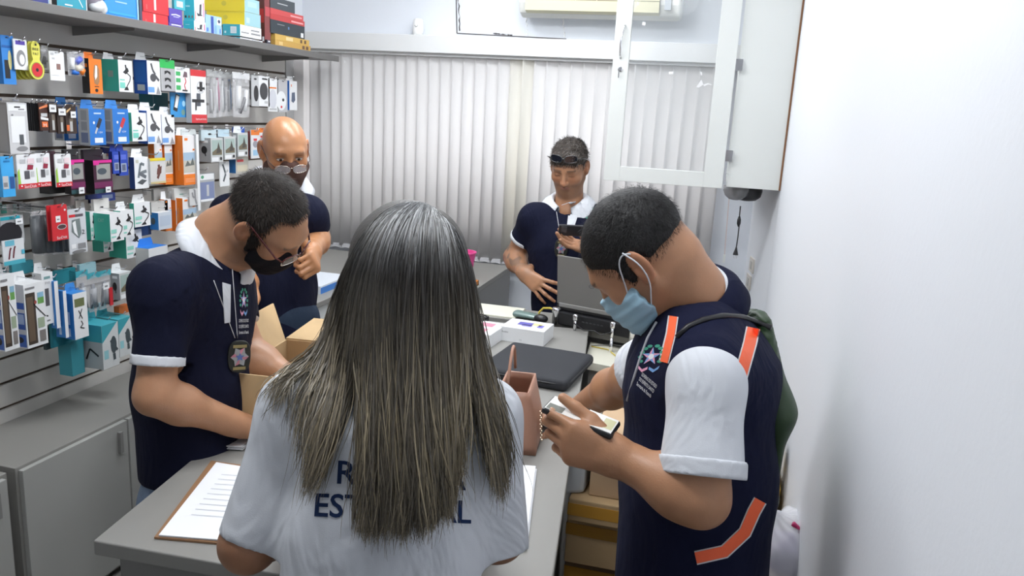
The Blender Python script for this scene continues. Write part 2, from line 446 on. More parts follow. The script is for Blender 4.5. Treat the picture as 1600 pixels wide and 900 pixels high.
# vertical blind
blind = thing('vertical_blind', ((-2.26-.05)/2, YB-.07, .96), 'white vertical fabric blind covering the whole back window', 'blind')
m_vane = mat('blind_fabric', (.80, .79, .79), .75, translucent=.45, bump=.1, bscale=300)
m_vaney = mat('blind_fabric_cream', (.80, .785, .74), .75, translucent=.45, bump=.1, bscale=300)
n = 35; x0 = -2.27; pitch = 2.26/n
rr = random.Random(5)
for i in range(n):
    x = x0+pitch*(i+.5); a = math.radians(rr.uniform(13, 19)); 
    if i in (19, 27, 28): a = math.radians(34)
    hw = .0415; vs = []; K = 8
    zt, zb = 2.045, .965+rr.uniform(-.002, .002)
    lean = rr.uniform(-.004, .004)
    for z, l in ((zt, 0), (zb, lean)):
        for k in range(K+1):
            u = (k/K-.5)*2; bow = .0022*(1-u*u)
            vs.append((x+l+hw*u*math.cos(a)-bow*math.sin(a), YB-.075+hw*u*math.sin(a)+bow*math.cos(a)-.0, z))
    fs = [(k, k+1, K+2+k, K+1+k) for k in range(K)]
    obj('vane', MB().add(vs, fs, m_vaney if i in (18, 19) else m_vane), blind, smooth=True, fix=False, solid=.0008)
mb = MB(); pts = []
for i in range(n):
    x = x0+pitch*(i+.5)
    mb.box((x-.03, YB-.08, .955), (x+.03, YB-.07, .975), mat('blind_weight', (.6, .6, .62), .5))
    pts += [V3(x, YB-.085, .958), V3(x+pitch/2, YB-.085, .951)]
mb.tube(pts, .0016, mat('bead_chain', (.75, .75, .75), .4), 5)
obj('bottom_chain', mb, blind)
mb = MB(); mb.box((-2.27, YB-.1, 2.04), (-.01, YB-.05, 2.056), m_trim); obj('head_rail', mb, blind)
mb = MB(); a = onY(1140, 300, 4.1); b = onY(1132, 398, 4.1)
mb.tube([V3(a[0], 4.1, 2.05), a, b], .0022, mat('blind_cord', (.75, .62, .58), .6), 5); mb.box(b-V3(.006, .006, .04), b+V3(.006, .006, .0), m_white)
obj('pull_cord', mb, blind)

# air conditioner
ac = thing('air_conditioner', (-.67, YB-.2, 2.25), 'white wall mounted air conditioner over the blinds with cream flaps', 'air conditioner')
m_ac = mat('ac_plastic', (.74, .75, .72), .4); m_cream = mat('aged_cream_plastic', (.66, .63, .45), .45)
prof = [(YB, 2.265), (YB-.12, 2.245), (YB-.17, 2.262), (YB-.195, 2.31), (YB-.20, 2.38), (YB-.18, 2.50), (YB-.14, 2.53), (YB, 2.53)]
obj('casing', MB().prism([(-1.06, y, z) for y, z in prof], (.80, 0, 0), m_ac), ac, bevel=.012)
obj('front_grille', MB().box((-1.03, YB-.211, 2.39), (-.29, YB-.19, 2.50), m_cream), ac, bevel=.006)
mb = MB(); mb.box((-1.02, YB-.2075, 2.29), (-.36, YB-.17, 2.345), m_dark)
obj('air_outlet', mb, ac)
mb = MB(); mb.box8([(-1.02, YB-.205, 2.272), (-.36, YB-.205, 2.272), (-.36, YB-.17, 2.262), (-1.02, YB-.17, 2.262), (-1.02, YB-.213, 2.318), (-.36, YB-.213, 2.318), (-.36, YB-.208, 2.322), (-1.02, YB-.208, 2.322)], m_cream)
obj('lower_flap', mb, ac)
obj('upper_flap', MB().box((-1.02, YB-.212, 2.324), (-.36, YB-.205, 2.336), m_cream), ac)
for i in range(6):
    x = -.98+.105*i; obj('vane', MB().box((x, YB-.214, 2.315), (x+.004, YB-.205, 2.343), m_cream), ac)
obj('indicator_window', MB().box((-.335, YB-.207, 2.285), (-.305, YB-.19, 2.34), mat('indicator_grey', (.45, .48, .52), .3)), ac)
# small white sensor on top of the box
s0 = onY(653, 56, YB-.06)
sens = thing('wall_sensor', (s0[0], YB-.06, 2.145), 'small white rounded sensor standing on the pale box above the blinds', 'sensor')
mb = MB(); mb.lathe((s0[0], YB-.06, 2.145), [(.027, 0), (.029, .03), (.028, .07), (.024, .084), (.015, .088)], mat('sensor_white', (.88, .88, .86), .35), 20)
obj('housing', mb, sens, smooth=True)
mb = MB(); q = (s0[0]+.0, YB-.0895, 2.19); mb.tube([V3(q[0]-.008, q[1], q[2]+.006), V3(q[0]-.003, q[1], q[2]-.002), V3(q[0]+.006, q[1], q[2]), V3(q[0]+.008, q[1], q[2]+.008)], .0012, m_dark, 5)
obj('mark', mb, sens)

# ---------------------------------------------------------------- wall cabinet with open glass door
cab = thing('wall_cabinet', (.14, 3.4, 1.515), 'white wall cabinet with its glass door swung open over the right wall', 'cabinet')
m_cab = mat('cabinet_white', (.76, .78, .755), .35); m_wood = mat('raw_wood_edge', (.22, .10, .045), .6)
CX0 = .035
mb = MB(); mb.box((CX0, 3.4, 1.515), (XR-.008, 3.418, 2.62), m_cab)
obj('side_panel', mb, cab)
mb = MB(); mb.box((CX0, 4.0, 1.515), (.17, 4.018, 2.62), m_cab); obj('side_panel', mb, cab)
mb = MB(); mb.prism([(CX0, 3.418, 1.515), (.238, 3.418, 1.515), (.175, 4.0, 1.515), (CX0, 4.0, 1.515)], (0, 0, .018), m_cab); obj('bottom_panel', mb, cab)
mb = MB(); mb.prism([(CX0, 3.418, 2.6), (.238, 3.418, 2.6), (.175, 4.0, 2.6), (CX0, 4.0, 2.6)], (0, 0, .018), m_cab); obj('top_panel', mb, cab)
mb = MB(); mb.box((XR-.008, 3.396, 1.515), (XR-.001, 3.418, 2.62), m_wood); obj('back_edge', mb, cab)
for z in (1.9, 2.25): obj('shelf', MB().prism([(CX0+.01, 3.418, z), (.232, 3.418, z), (.18, 4.0, z), (CX0+.01, 4.0, z)], (0, 0, .015), m_cab), cab)
mb = MB(); DX0, DX1, DY = -.475, .018, 3.372
zt = 2.62; zb = 1.508
mb.box((DX0, DY, zb), (DX0+.066, DY+.018, zt), m_cab); mb.box((DX1-.078, DY, zb), (DX1, DY+.018, zt), m_cab)
mb.box((DX0+.066, DY, zb), (DX1-.078, DY+.018, zb+.062), m_cab); mb.box((DX0+.066, DY, zt-.06), (DX1-.078, DY+.018, zt), m_cab)
door = obj('door', mb, cab, bevel=.0015)
obj('glass_pane', MB().box((DX0+.06, DY+.007, zb+.056), (DX1-.07, DY+.011, zt-.05), clear_mat('door_glass', (.75, .8, .82), .10, .03)), door)
hx = DX0+.034
mb = MB(); mb.tube([V3(hx+.006, DY, 2.14), V3(hx+.004, DY-.02, 2.13), V3(hx-.002, DY-.03, 2.09), V3(hx-.003, DY-.03, 2.06), V3(hx-.003, DY-.02, 2.025), V3(hx-.003, DY, 2.01)], .0045, m_chrome, 8)
obj('handle', mb, door, smooth=True)
kz = onY(971, 108, DY)[2]
mb = MB(); mb.lathe((hx, DY, kz), [(.010, 0), (.010, .006), (.007, .008)], m_chrome, 16, (0, -1, 0)); obj('lock', mb, door)
mb = MB(); mb.box((hx-.001, DY-.02, kz-.006), (hx+.001, DY-.008, kz+.002), m_chrome); mb.box((hx-.005, DY-.017, kz-.036), (hx-.001, DY-.015, kz-.008), m_chrome); obj('key', mb, door)
for z in (1.62, 1.98, 2.35): obj('hinge', MB().box((DX1-.004, DY+.008, z), (CX0+.01, DY+.036, z+.045), m_chrome), door)
# peeled sticker marks on the glass
mb = MB(); mk = mat('sticker_residue', (.86, .86, .86), .6)
def gp(px, py): return onY(px, py, DY+.006)
for P in ([(1088, 136), (1096, 124), (1099, 132), (1092, 137)], [(1099, 132), (1106, 130), (1114, 133), (1106, 132), (1100, 135)], [(1045, 112), (1052, 112), (1052, 116), (1045, 116)], [(1094, 112), (1097, 113), (1097, 118), (1095, 117)], [(1004, 34), (1009, 35), (1008, 40), (1003, 39)]):
    mb.add([gp(*p) for p in P], [tuple(range(len(P)))], mk)
obj('sticker_remains', mb, door, fix=False)

# black kettle-like device hanging under the cabinet with its cable: emergency light
p = at(1160, 300, 3.36)
lamp = thing('emergency_lamp', (.10, 3.55, 1.44), 'black rounded device fixed under the wall cabinet', 'lamp')
mb = MB(); mb.lathe((.125, 3.55, 1.514), [(.062, 0), (.064, -.02), (.058, -.045), (.04, -.06), (.015, -.064)][::1], m_black, 24); obj('body', mb, lamp, smooth=True)
mb = MB(); mb.lathe((.078, 3.50, 1.514), [(.055, 0), (.054, -.02), (.045, -.042), (.028, -.056), (.01, -.06)], clear_mat('smoky_plastic', (.35, .35, .36), .6, .1), 24); obj('clear_dome', mb, lamp, smooth=True)
ca = MB(); A = onY(1157, 322, 3.5); Bq = onY(1149, 402, 3.5)
pts = [A, A+(Bq-A)*.2, A+(Bq-A)*.32+V3(.003, 0, 0), A+(Bq-A)*.6+V3(.002, 0, 0), A+(Bq-A)*.8]
ca.tube(pts, .0028, m_black, 6)
ca.tube([A+(Bq-A)*.2, A+(Bq-A)*.27, A+(Bq-A)*.34, A+(Bq-A)*.4], [.004, .008, .008, .003], m_black, 8)
c1 = obj('cable', ca, lamp, smooth=True)
mb = MB(); q = A+(Bq-A)*.8; mb.tube([q, q+V3(0, 0, -.012), q+V3(0, 0, -.034)], [.003, .006, .012], m_black, 8)
pl = obj('plug', mb, c1)
for d in (-.006, 0, .006): mb2 = MB().tube([q+V3(d, 0, -.034), q+V3(d, 0, -.05)], .0016, m_chrome, 6); obj('pin', mb2, pl)
# two wall plates on the angled return
dv = unit((.183-.25, .6, 0)); nn = V3(-dv[1], dv[0], 0)
for i, (px, py) in enumerate(((1176, 414), (1171, 440))):
    d = ray(px, py); # intersect with slanted wall plane
    P0 = V3(.25, 3.4, 0); tt = ((P0-CP)@nn)/(d@nn); c = CP+d*tt
    pt = thing('wall_plate', c, ('upper', 'lower')[i]+' of two cream wall plates on the right wall behind the man in the vest', 'wall plate')
    obj('plate', MB().obox(c+nn*.004, dv, nn, V3(0, 0, 1), (.055, .004, .034), mat('plate_cream', (.68, .64, .58), .4)), pt, bevel=.002)
    obj('socket', MB().obox(c+nn*.0085, dv, nn, V3(0, 0, 1), (.022, .002, .018), mat('plate_grey', (.5, .48, .45), .4)), pt)
# ================================================================== FURNITURE AND THINGS ON IT
# main counter
cn = thing('shop_counter', (-.7, 2.0, 0), 'long grey laminate counter in the middle of the shop', 'counter')
CT = [V3(-1.045, 1.085, .92), V3(-.195, 1.13, .92), V3(-.43, 2.973, .92), V3(-1.30, 2.86, .92)]
obj('countertop', MB().prism(CT, (0, 0, .03), m_grey), cn, bevel=.003)
ctr = sum(CT)/4; inn = [c+(ctr-c)*.05 for c in CT]
mb = MB()
for i, (a, b) in enumerate(((0, 1), (1, 2), (2, 3), (3, 0))):
    A, B = inn[a]*V3(1, 1, 0), inn[b]*V3(1, 1, 0); nrm = unit(np.cross(B-A, V3(0, 0, 1)))*-.018
    obj('side_panel', MB().prism([A, B, B+nrm, A+nrm], (0, 0, .92), m_greyd if i == 0 else m_grey), cn)
# counter along the slat wall at the back
c2 = thing('side_counter', (-1.9, 3.4, 0), 'grey topped white counter at the back left, behind the bald man', 'counter')
obj('countertop', MB().box((-2.33, 2.80, .925), (-1.56, 4.04, .95), m_grey), c2, bevel=.003)
obj('cabinet_body', MB().box((-2.33, 2.82, 0), (-1.575, 4.04, .925), m_white), c2)
# low cabinets under the slat wall
for i, (y0, y1) in enumerate(((-.4, .6), (.62, 1.78), (1.81, 2.75))):
    lc = thing('low_cabinet', (-2.15, (y0+y1)/2, 0), 'low grey cabinet against the slatted wall, '+('nearest the camera', 'in the lower left corner', 'behind the bent man')[i], 'cabinet')
    obj('carcass', MB().box((-2.345, y0, .02), (-2.02, y1, .60), m_grey), lc, bevel=.002)
    for k in range(2):
        ym = y0+.01+(y1-y0-.02)*k/2; ye = ym+(y1-y0-.02)/2-.008
        d = obj('door', MB().box((-2.02, ym, .04), (-2.002, ye, .59), mat('cabinet_door_grey', (.40, .40, .38), .45)), lc, bevel=.002)
        obj('handle', MB().box((-2.002, ye-.05, .48), (-1.99, ye-.035, .56), m_greyd), d)
# desk end behind the woman with a pink basket
dk = thing('back_desk', (-1.25, 3.75, 0), 'grey desk against the back wall, mostly hidden by the long-haired woman', 'desk')
obj('desktop', MB().box((-1.50, 3.38, .925), (-1.045, 4.1, .95), m_grey), dk, bevel=.002)
for x in (-1.5, -1.065): obj('side_panel', MB().box((x, 3.40, 0), (x+.02, 4.08, .925), m_greyd), dk)
ot = thing('orange_tray', (-1.09, 3.47, .95), 'small orange tray on the end of the back desk', 'tray')
mb = MB(); mo = mat('orange_plastic', (.65, .22, .03), .4)
mb.box((-1.20, 3.40, .95), (-1.06, 3.54, .956), mo)
for q in (((-1.20, 3.40), (-1.06, 3.405)), ((-1.20, 3.535), (-1.06, 3.54)), ((-1.20, 3.4), (-1.195, 3.54)), ((-1.065, 3.4), (-1.06, 3.54))): mb.box((*q[0], .95), (*q[1], .975), mo)
obj('tray', mb, ot)
pb = at(722, 425, 3.9); pb[2] = .95
pk = thing('pink_basket', (pb[0], pb[1], .95), 'bright pink plastic bucket standing on the back desk', 'basket')
mb = MB(); mp = mat('pink_plastic', (.85, .10, .35), .4)
N = 24
prof = [(.045, 0), (.064, .13), (.068, .13), (.068, .138), (.060, .138), (.042, .006)]
mb.lathe((pb[0], pb[1], .95), prof, mp, N); obj('bucket', mb, pk, smooth=False, bevel=.001)
# computer desk behind the counter
d2 = thing('computer_desk', (-.2, 3.0, 0), 'grey and cream desk behind the counter carrying the laptop', 'desk')
m_creamd = mat('cream_laminate', (.66, .64, .54), .45)
obj('desktop', MB().prism([(-.42, 2.99, .915), (.12, 2.86, .915), (.12, 3.19, .915), (-1.02, 3.19, .915), (-1.02, 3.0, .915), (-.44, 3.0, .915)], (0, 0, .03), m_grey), d2, bevel=.002)
obj('cream_shelf', MB().prism([(-.40, 2.72, .87), (.06, 2.62, .87), (.12, 2.86, .87), (-.42, 2.985, .87)], (0, 0, .028), m_creamd), d2)
obj('front_panel', MB().prism([(-.385, 2.74, 0), (.05, 2.65, 0), (.055, 2.67, 0), (-.385, 2.76, 0)], (0, 0, .87), m_greyd), d2)
obj('back_panel', MB().box((-1.0, 3.15, .0), (.10, 3.17, .915), m_greyd), d2)
cm = onZ(790, 491, .945)
pc = thing('cream_folder', (-.86, 3.12, .945), 'cream folder lying behind the white phone boxes', 'folder')
obj('cover', MB().box((-.99, 3.01, .9455), (-.74, 3.185, .952), mat('cream_paper', (.74, .73, .62), .6)), pc)

# black receipt box with chrome corners carrying the laptop
bx = thing('cash_box', (-.46, 3.1, .945), 'black box with chrome corner posts under the laptop', 'cash box')
U = unit(onZ(968, 520, .95)-onZ(868, 500, .95)); U[2] = 0; U = unit(U); W_ = V3(-U[1], U[0], 0)
o0 = onZ(868, 507, .95); o0[2] = .9515; o1 = o0+U*.33
def onbox(u, w_, z): return o0+U*u+W_*w_+V3(0, 0, z)
bm_black = mat('black_metal', (.012, .012, .014), .3)
obj('body', MB().prism([onbox(.0, .0, .0), onbox(.33, 0, 0), onbox(.33, .24, 0), onbox(0, .24, 0)], (0, 0, .055), bm_black), bx, bevel=.006)
for u in (.0, .33):
    obj('corner_post', MB().lathe(onbox(u, -.002, 0), [(.014, 0), (.014, .045), (.017, .05), (.017, .066), (.012, .07)], m_chrome, 16), bx, smooth=True)
for u, d in ((.10, -.03), (.26, -.035)):
    p = onbox(u, d, 0)
    mb = MB(); mb.tube([p+V3(0, 0, -.0), p+V3(0, 0, .045)], .006, m_chrome, 12); mb.lathe(p+V3(0, 0, .04), [(.009, 0), (.0105, .004), (.0105, .02), (.007, .025)], m_chrome, 14)
    st = obj('front_leg', mb, bx, smooth=True)
mb = MB(); p = onbox(.26, -.035, .0); mb.tube([p, p+V3(0, -.005, -.065)], [.006, .007], m_chrome, 12); mb.lathe(p+V3(0, -.005, -.072), [(.011, 0), (.011, .006)], m_black, 14); obj('long_leg', mb, bx, smooth=True)
mb = MB(); mb.tube([onbox(.10, -.04, .03)+V3(0, 0, 0), onbox(.15, -.05, .012), onbox(.19, -.045, .018), onbox(.22, -.05, .008), onbox(.26, -.045, .025)], .0022, m_black, 6); obj('wire', mb, bx, smooth=True)
mb = MB()
for u in np.linspace(.12, .2, 6): mb.obox(onbox(u+.0, -.001, .03), U, W_, V3(0, 0, 1), (.005, .001, .002), mat('grille_grey', (.05, .05, .055), .4))
obj('grille', mb, bx)
# laptop
lp = thing('laptop', onbox(.16, .1, .055), 'open grey laptop seen from behind its lid, round logo on it', 'laptop')
m_lid = mat('laptop_lid', (.185, .18, .17), .45, metal=.2, bump=.05, bscale=400)
lw = .31; b0 = onbox(-.012, .022, .0565)
obj('base', MB().prism([b0, b0+U*lw, b0+U*lw+W_*.23, b0+W_*.23], (0, 0, .022), m_black), lp, bevel=.004)
obj('keyboard', MB().prism([b0+U*.02+W_*.02+V3(0, 0, .022), b0+U*(lw-.02)+W_*.02+V3(0, 0, .022), b0+U*(lw-.02)+W_*.13+V3(0, 0, .022), b0+U*.02+W_*.13+V3(0, 0, .022)], (0, 0, .003), mat('keys', (.03, .03, .03), .5)), lp)
ht = unit(V3(0, 0, 1)-W_*.12); nb = np.cross(U, ht); hgt = .20
l0 = b0+V3(0, 0, .024)
mb = MB(); mb.prism([l0, l0+U*lw, l0+U*lw+ht*hgt, l0+ht*hgt], -nb*-.008 if nb@CF > 0 else -nb*.008, m_lid)
lid = obj('lid', mb, lp, bevel=.003)
fc = -unit(nb) if nb@CF > 0 else unit(nb)   # towards camera
mb = MB(); mb.prism([l0+U*.005+ht*.006-fc*.001, l0+U*(lw-.005)+ht*.006-fc*.001, l0+U*(lw-.005)+ht*(hgt-.006)-fc*.001, l0+U*.005+ht*(hgt-.006)-fc*.001], -fc*.0075, mat('screen_dark', (.01, .01, .012), .2)); obj('screen', mb, lid)
obj('hinge_bar', MB().prism([l0+U*.01-ht*.012+fc*.004, l0+U*(lw-.01)-ht*.012+fc*.004, l0+U*(lw-.01)+ht*.006+fc*.004, l0+U*.01+ht*.006+fc*.004], -fc*.014, m_greyd), lp, bevel=.003)
lc_ = l0+U*lw*.49+ht*hgt*.47
mb = MB(); K = 28
fo = fc*(.0007)
vs = [lc_+fo+U*.012*math.cos(2*math.pi*k/K)+ht*.008*math.sin(2*math.pi*k/K) for k in range(K)]+[lc_+fo+U*.010*math.cos(2*math.pi*k/K)+ht*.006*math.sin(2*math.pi*k/K) for k in range(K)]
ml = mat('logo_dark', (.07, .07, .07), .3)
mb.add(vs, [(k, (k+1) % K, K+(k+1) % K, K+k) for k in range(K)], ml)
text(mb, 'DELL', lc_-U*.0085-ht*.0025+fo, U, ht, .005, ml, width=.017)
obj('logo', mb, lid, fix=False)
# yellow cable by the laptop
mb = MB(); a = onbox(-.09, .02, .0); mb.tube([a+V3(0, 0, 0), a+V3(.002, 0, .03), a+U*.02+V3(0, 0, .05), a+U*.05+V3(0, 0, .055), a+U*.085+V3(0, 0, .05)], .0042, mat('cable_yellow', (.70, .55, .08), .4), 10)
obj('network_cable', mb, smooth=True, label='yellow cable looping up into the left chrome post by the laptop', cat='cable')
for i, (c, lab) in enumerate(((((924, 541), (950, 546), (962, 556)), 'thin yellow wire on the cream shelf below the laptop'), (((924, 540), (955, 538), (972, 541)), 'thin grey wire on the cream shelf below the laptop'))):
    mb = MB(); mb.tube([onZ(*p, .901) for p in c], .0022, MATS['cable_yellow'] if i == 0 else m_greyd, 8); obj('wire', mb, smooth=True, label=lab, cat='wire')
# dark cable bundle right of the laptop
mb = MB(); p = onbox(.37, .03, .0)
mb.tube([p, p+V3(.01, 0, .05), p+V3(.02, -.03, .02), p+V3(.05, -.05, .0), p+V3(.09, -.05, .002)], .004, m_black, 8); mb.tube([p+V3(-.01, 0, .06), p+V3(.02, .01, .07), p+V3(.035, -.01, .03), p+V3(.05, 0, 0)], .003, m_black, 8)
obj('power_cable', mb, smooth=True, label='black cables hanging over the desk right of the laptop', cat='cable')
ms = MB(); s_ = SDF(); q = onbox(-.065, -.005, .0); s_.ell(q+V3(0, 0, .012), (.03, .022, .018)); sdf_obj('computer_mouse', s_, m_black, None, h=.003, label='small black mouse on the desk left of the laptop', cat='mouse')
# clear pouch / grey goggles case
q = onZ(825, 497, .95)
tp = thing('clear_pouch', q, 'clear and green plastic pouch behind the white phone box', 'pouch')
s_ = SDF(); s_.ecap(q+V3(-.05, .01, .012), q+V3(.04, -.01, .012), V3(0, 1, 0), .03, .014, .03, .012)
sdf_obj('pouch', s_, mat('pouch_grey_green', (.16, .24, .22), .15, spec=.8), tp, h=.003)
# black coiled bracelet behind boxes
mb = MB(); q = onZ(752, 500, .97)
for k in range(3):
    mb.tube([q+V3(.028*math.cos(a), .022*math.sin(a), .003+k*.006+.002*math.sin(3*a+k)) for a in np.linspace(0, 6.28, 24)], .0028, m_black, 6, cap=False)
obj('coiled_cord', mb, smooth=True, label='coiled black cord lying behind the pink-printed phone boxes', cat='cord')

# phone boxes
m_bw = mat('box_white', (.84, .85, .86), .35)
def flat_box(name, lab, cat, P, h, z, m, deco=None, parts=(), group=None):
    """box from the pixels of its four top corners at height z+h"""
    top = [onZ(px, py, z+h) for px, py in P]; c = sum(top)/4
    u = unit(((top[1]-top[0])+(top[2]-top[3]))/2); u[2] = 0; u = unit(u); v = V3(-u[1], u[0], 0)
    L = np.mean([abs((top[1]-top[0])@u), abs((top[2]-top[3])@u)])/2; Wd = np.mean([abs((top[3]-top[0])@v), abs((top[2]-top[1])@v)])/2
    t = thing(name, (c[0], c[1], z), lab, cat, group)
    obj('lid', MB().obox(V3(c[0], c[1], z+h*.5), u, v, V3(0, 0, 1), (L, Wd, h*.5), m), t, bevel=.0015)
    return t, V3(c[0], c[1], z+h), u, v, L, Wd
# corners: near-left, near-right, far-right, far-left
t, c, u, v, L, Wd = flat_box('phone_box', 'white phone box with blue and yellow picture on top, behind the black laptop sleeve', 'box', [(786, 509), (853, 520), (863, 505), (797, 497)], .055, .95, m_bw)
mb = MB(); e = V3(0, 0, .0007)
for (x0, x1, y0, y1, cc) in ((-.45, .2, -.2, .45, (.13, .12, .45)), (.2, .62, .0, .5, (.75, .68, .35)), (.5, .75, -.35, .2, (.2, .18, .6)), (-.2, .25, -.42, -.05, (.3, .27, .65))):
    mb.quad(c+e+u*x0*L+v*y0*Wd, c+e+u*x1*L+v*y0*Wd, c+e+u*x1*L+v*y1*Wd, c+e+u*x0*L+v*y1*Wd, cmat(cc))
obj('printed_picture', mb, t, fix=False)
mb = MB(); fr = -v; p = c-v*(Wd+.0007)-u*L*.93-V3(0, 0, .022); text(mb, 'Redmi', p, u, V3(0, 0, 1), .007, cmat((.25, .25, .27)))
p = c-v*(Wd+.0007)-u*L*.1-V3(0, 0, .045); text(mb, 'mi', p, u, V3(0, 0, 1), .007, cmat((.4, .4, .42))); obj('printed_lettering', mb, t, fix=False)
for i, (P, z, h, lab) in enumerate((([(733, 519), (770, 524), (789, 506), (752, 500)], .95, .05, 'white phone box with pink picture left of the blue-printed one'), ([(716, 566), (752, 570), (760, 548), (728, 544)], .95, .045, 'small white box at the left end of the laptop sleeve, by the hair'),)):
    t, c, u, v, L, Wd = flat_box('phone_box', lab, 'box', P, h, z, m_bw)
    mb = MB()
    if i == 0:
        for y0, y1 in ((-.75, -.2), (.15, .7)):
            mb.quad(c+e-u*.9*L+v*y0*Wd, c+e+u*.3*L+v*y0*Wd, c+e+u*.3*L+v*y1*Wd, c+e-u*.9*L+v*y1*Wd, cmat((.75, .25, .35)))
        obj('printed_picture', mb, t, fix=False)
# black laptop sleeve
t = thing('laptop_sleeve', (-.53, 2.48, .95), 'black padded laptop sleeve lying on the grey counter', 'laptop sleeve')
cs = [onZ(*p, .985) for p in ((757, 575), (898, 603), (911, 548), (795, 532))]
c = sum(cs)/4; u = unit(cs[1]-cs[0]+cs[2]-cs[3]); v = V3(-u[1], u[0], 0)
s_ = SDF(); Rm = np.stack([u, v, V3(0, 0, 1)], 1)
s_.box(c-V3(0, 0, .017), Rm, (.5*np.linalg.norm(cs[1]-cs[0])-.00, .5*abs((cs[3]-cs[0])@v)+.0, .019), .016, .01)
s_.post = lambda P: (.0015*snoise(P, 22, 3)).astype(np.float32)
m_neo = mat('neoprene_black', (.022, .024, .03), .75, bump=.2, bscale=500)
s1 = sdf_obj('padded_body', s_, m_neo, t, h=.004, rel=2)
hx_ = .5*np.linalg.norm(cs[1]-cs[0]); hy_ = .5*abs((cs[3]-cs[0])@v)
pts = []
for a in np.linspace(0, 2*math.pi, 61):
    ca_, sa_ = math.cos(a), math.sin(a); k = .9; sx = math.copysign(abs(ca_)**.25, ca_)*(hx_+.0005); sy = math.copysign(abs(sa_)**.25, sa_)*(hy_+.0005)
    pts.append(c-V3(0, 0, .012)+u*sx*.998+v*sy*.998)
obj('zip', MB().tube(pts, .0025, m_black, 6, cap=False), t, smooth=True)
# papers
def sheet(name, lab, cat, P, z, n=1, m=None, th=.0012, group=None):
    Q = [onZ(px, py, z) for px, py in P]; c = sum(Q)/4
    mb = MB(); r = random.Random(int(P[0][0]))
    for k in range(n):
        dx = V3(r.uniform(-.004, .004), r.uniform(-.004, .004), 0)*(k > 0)
        mb.prism([q+dx+V3(0, 0, k*th) for q in Q], (0, 0, th*.8), m or m_paper)
    return mb, c
mb, c = sheet('', '', '', [(735, 852), (823, 858), (838, 735), (745, 728)], .952, 8)
t = thing('paper_stack', c, 'stack of white papers on the counter at the woman\'s right elbow', 'papers'); obj('sheets', mb, t)
mb = MB(); Q = [onZ(*p, .951) for p in ((241, 842), (352, 852), (420, 735), (330, 722))]; mb.prism(Q, (0, 0, .004), mat('clipboard_brown', (.30, .16, .08), .5))
t = thing('clipboard', sum(Q)/4, 'brown clipboard with white sheets at the woman\'s left elbow', 'clipboard'); obj('board', mb, t)
Q = [onZ(*p, .956) for p in ((248, 838), (352, 846), (418, 737), (338, 724))]; mb = MB()
for k in range(4): mb.prism([q+V3(0, 0, k*.0008) for q in Q], (0, 0, .0006), m_paper)
mg = cmat((.62, .64, .68))
uu = Q[1]-Q[0]; vv = Q[3]-Q[0]; z = V3(0, 0, .0034)
for k in range(9):
    a = Q[0]+vv*(.25+.07*k)+uu*.25+z; mb.quad(a, a+uu*.55, a+uu*.55+vv*.012, a+vv*.012, mg)
obj('sheets', mb, t, fix=False)
t = thing('notebook', onZ(345, 680, .95), 'white notebook with curled pages under the left man\'s hand', 'notebook')
Q = [onZ(*p, .952) for p in ((305, 700), (378, 704), (440, 650), (352, 643))]
mb = MB()
for k in range(7):
    d = V3(.003*math.sin(k*2.1), .003*math.cos(k*1.7), .0016*k); mb.prism([q+d for q in Q], (0, 0, .0012), m_paper)
obj('pages', mb, t)
mb = MB(); mbl = cmat((.55, .58, .68)); uu = Q[1]-Q[0]; vv = Q[3]-Q[0]
for k in range(12):
    a = Q[0]+vv*(.06+.075*k)+uu*.04+V3(.0, 0, .0128); mb.quad(a, a+uu*.92, a+uu*.92+vv*.006, a+vv*.006, mbl)
obj('ruled_lines', mb, t, fix=False)
# open cardboard box
z = 1.12; C = onZ(447, 530, z); A = onZ(397, 561, z); e1 = unit(A-C); e2 = V3(-e1[1], e1[0], 0); 
if e2@V3(1, 0, 0) < 0: e2 = -e2
L1, L2 = .30, .36
t = thing('cardboard_box', (C+e1*L1/2+e2*L2/2)*V3(1, 1, 0)+V3(0, 0, .95), 'open brown cardboard box with raised flap on the counter beside the bent man', 'box')
mb = MB(); th = .004
Z0 = V3(0, 0, .95-z)
P4 = [C, C+e1*L1, C+e1*L1+e2*L2, C+e2*L2]
for i in range(4):
    a, b = P4[i], P4[(i+1) % 4]; nrm = unit(np.cross(b-a, V3(0, 0, 1)))*th
    cc = sum(P4)/4
    if nrm@(cc-a) < 0: nrm = -nrm
    mb.prism([a+Z0, b+Z0, b+Z0+nrm, a+Z0+nrm], (0, 0, z-.95), m_card)
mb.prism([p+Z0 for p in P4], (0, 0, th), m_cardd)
obj('carton', mb, t)
T1 = at(430, 473, np.dot(C-CP, CF)+.05); fl = T1-C
obj('flap', MB().prism([C+e1*.004, C+e1*(L1*.98), C+e1*L1*.95+fl*.96, C+e1*.01+fl], -e2*.004, m_card), t)
f2 = unit(-e1)*.17+V3(0, 0, .015)
obj('flap', MB().prism([C, C+e2*L2, C+e2*(L2-.01)+f2, C+e2*.01+f2], (0, 0, .004), m_card), t)
f3 = e2*.15+V3(0, 0, -.09); D_ = C+e2*L2
obj('flap', MB().prism([D_, D_+e1*L1, D_+e1*L1+f3, D_+f3], (0, 0, .004), m_card), t)
# closed carton on far side (light top behind the hair)
c = V3(-1.12, 2.42, .95)
t = thing('cardboard_box', c, 'second cardboard box on the counter behind the woman\'s hair', 'box')
mb = MB(); mb.box(c+V3(-.12, -.12, 0), c+V3(.14, .12, .10), m_card); obj('carton', mb, t, bevel=.002)
obj('tape', MB().box(c+V3(-.121, -.02, .1), c+V3(.141, .02, .101), m_tape), t)
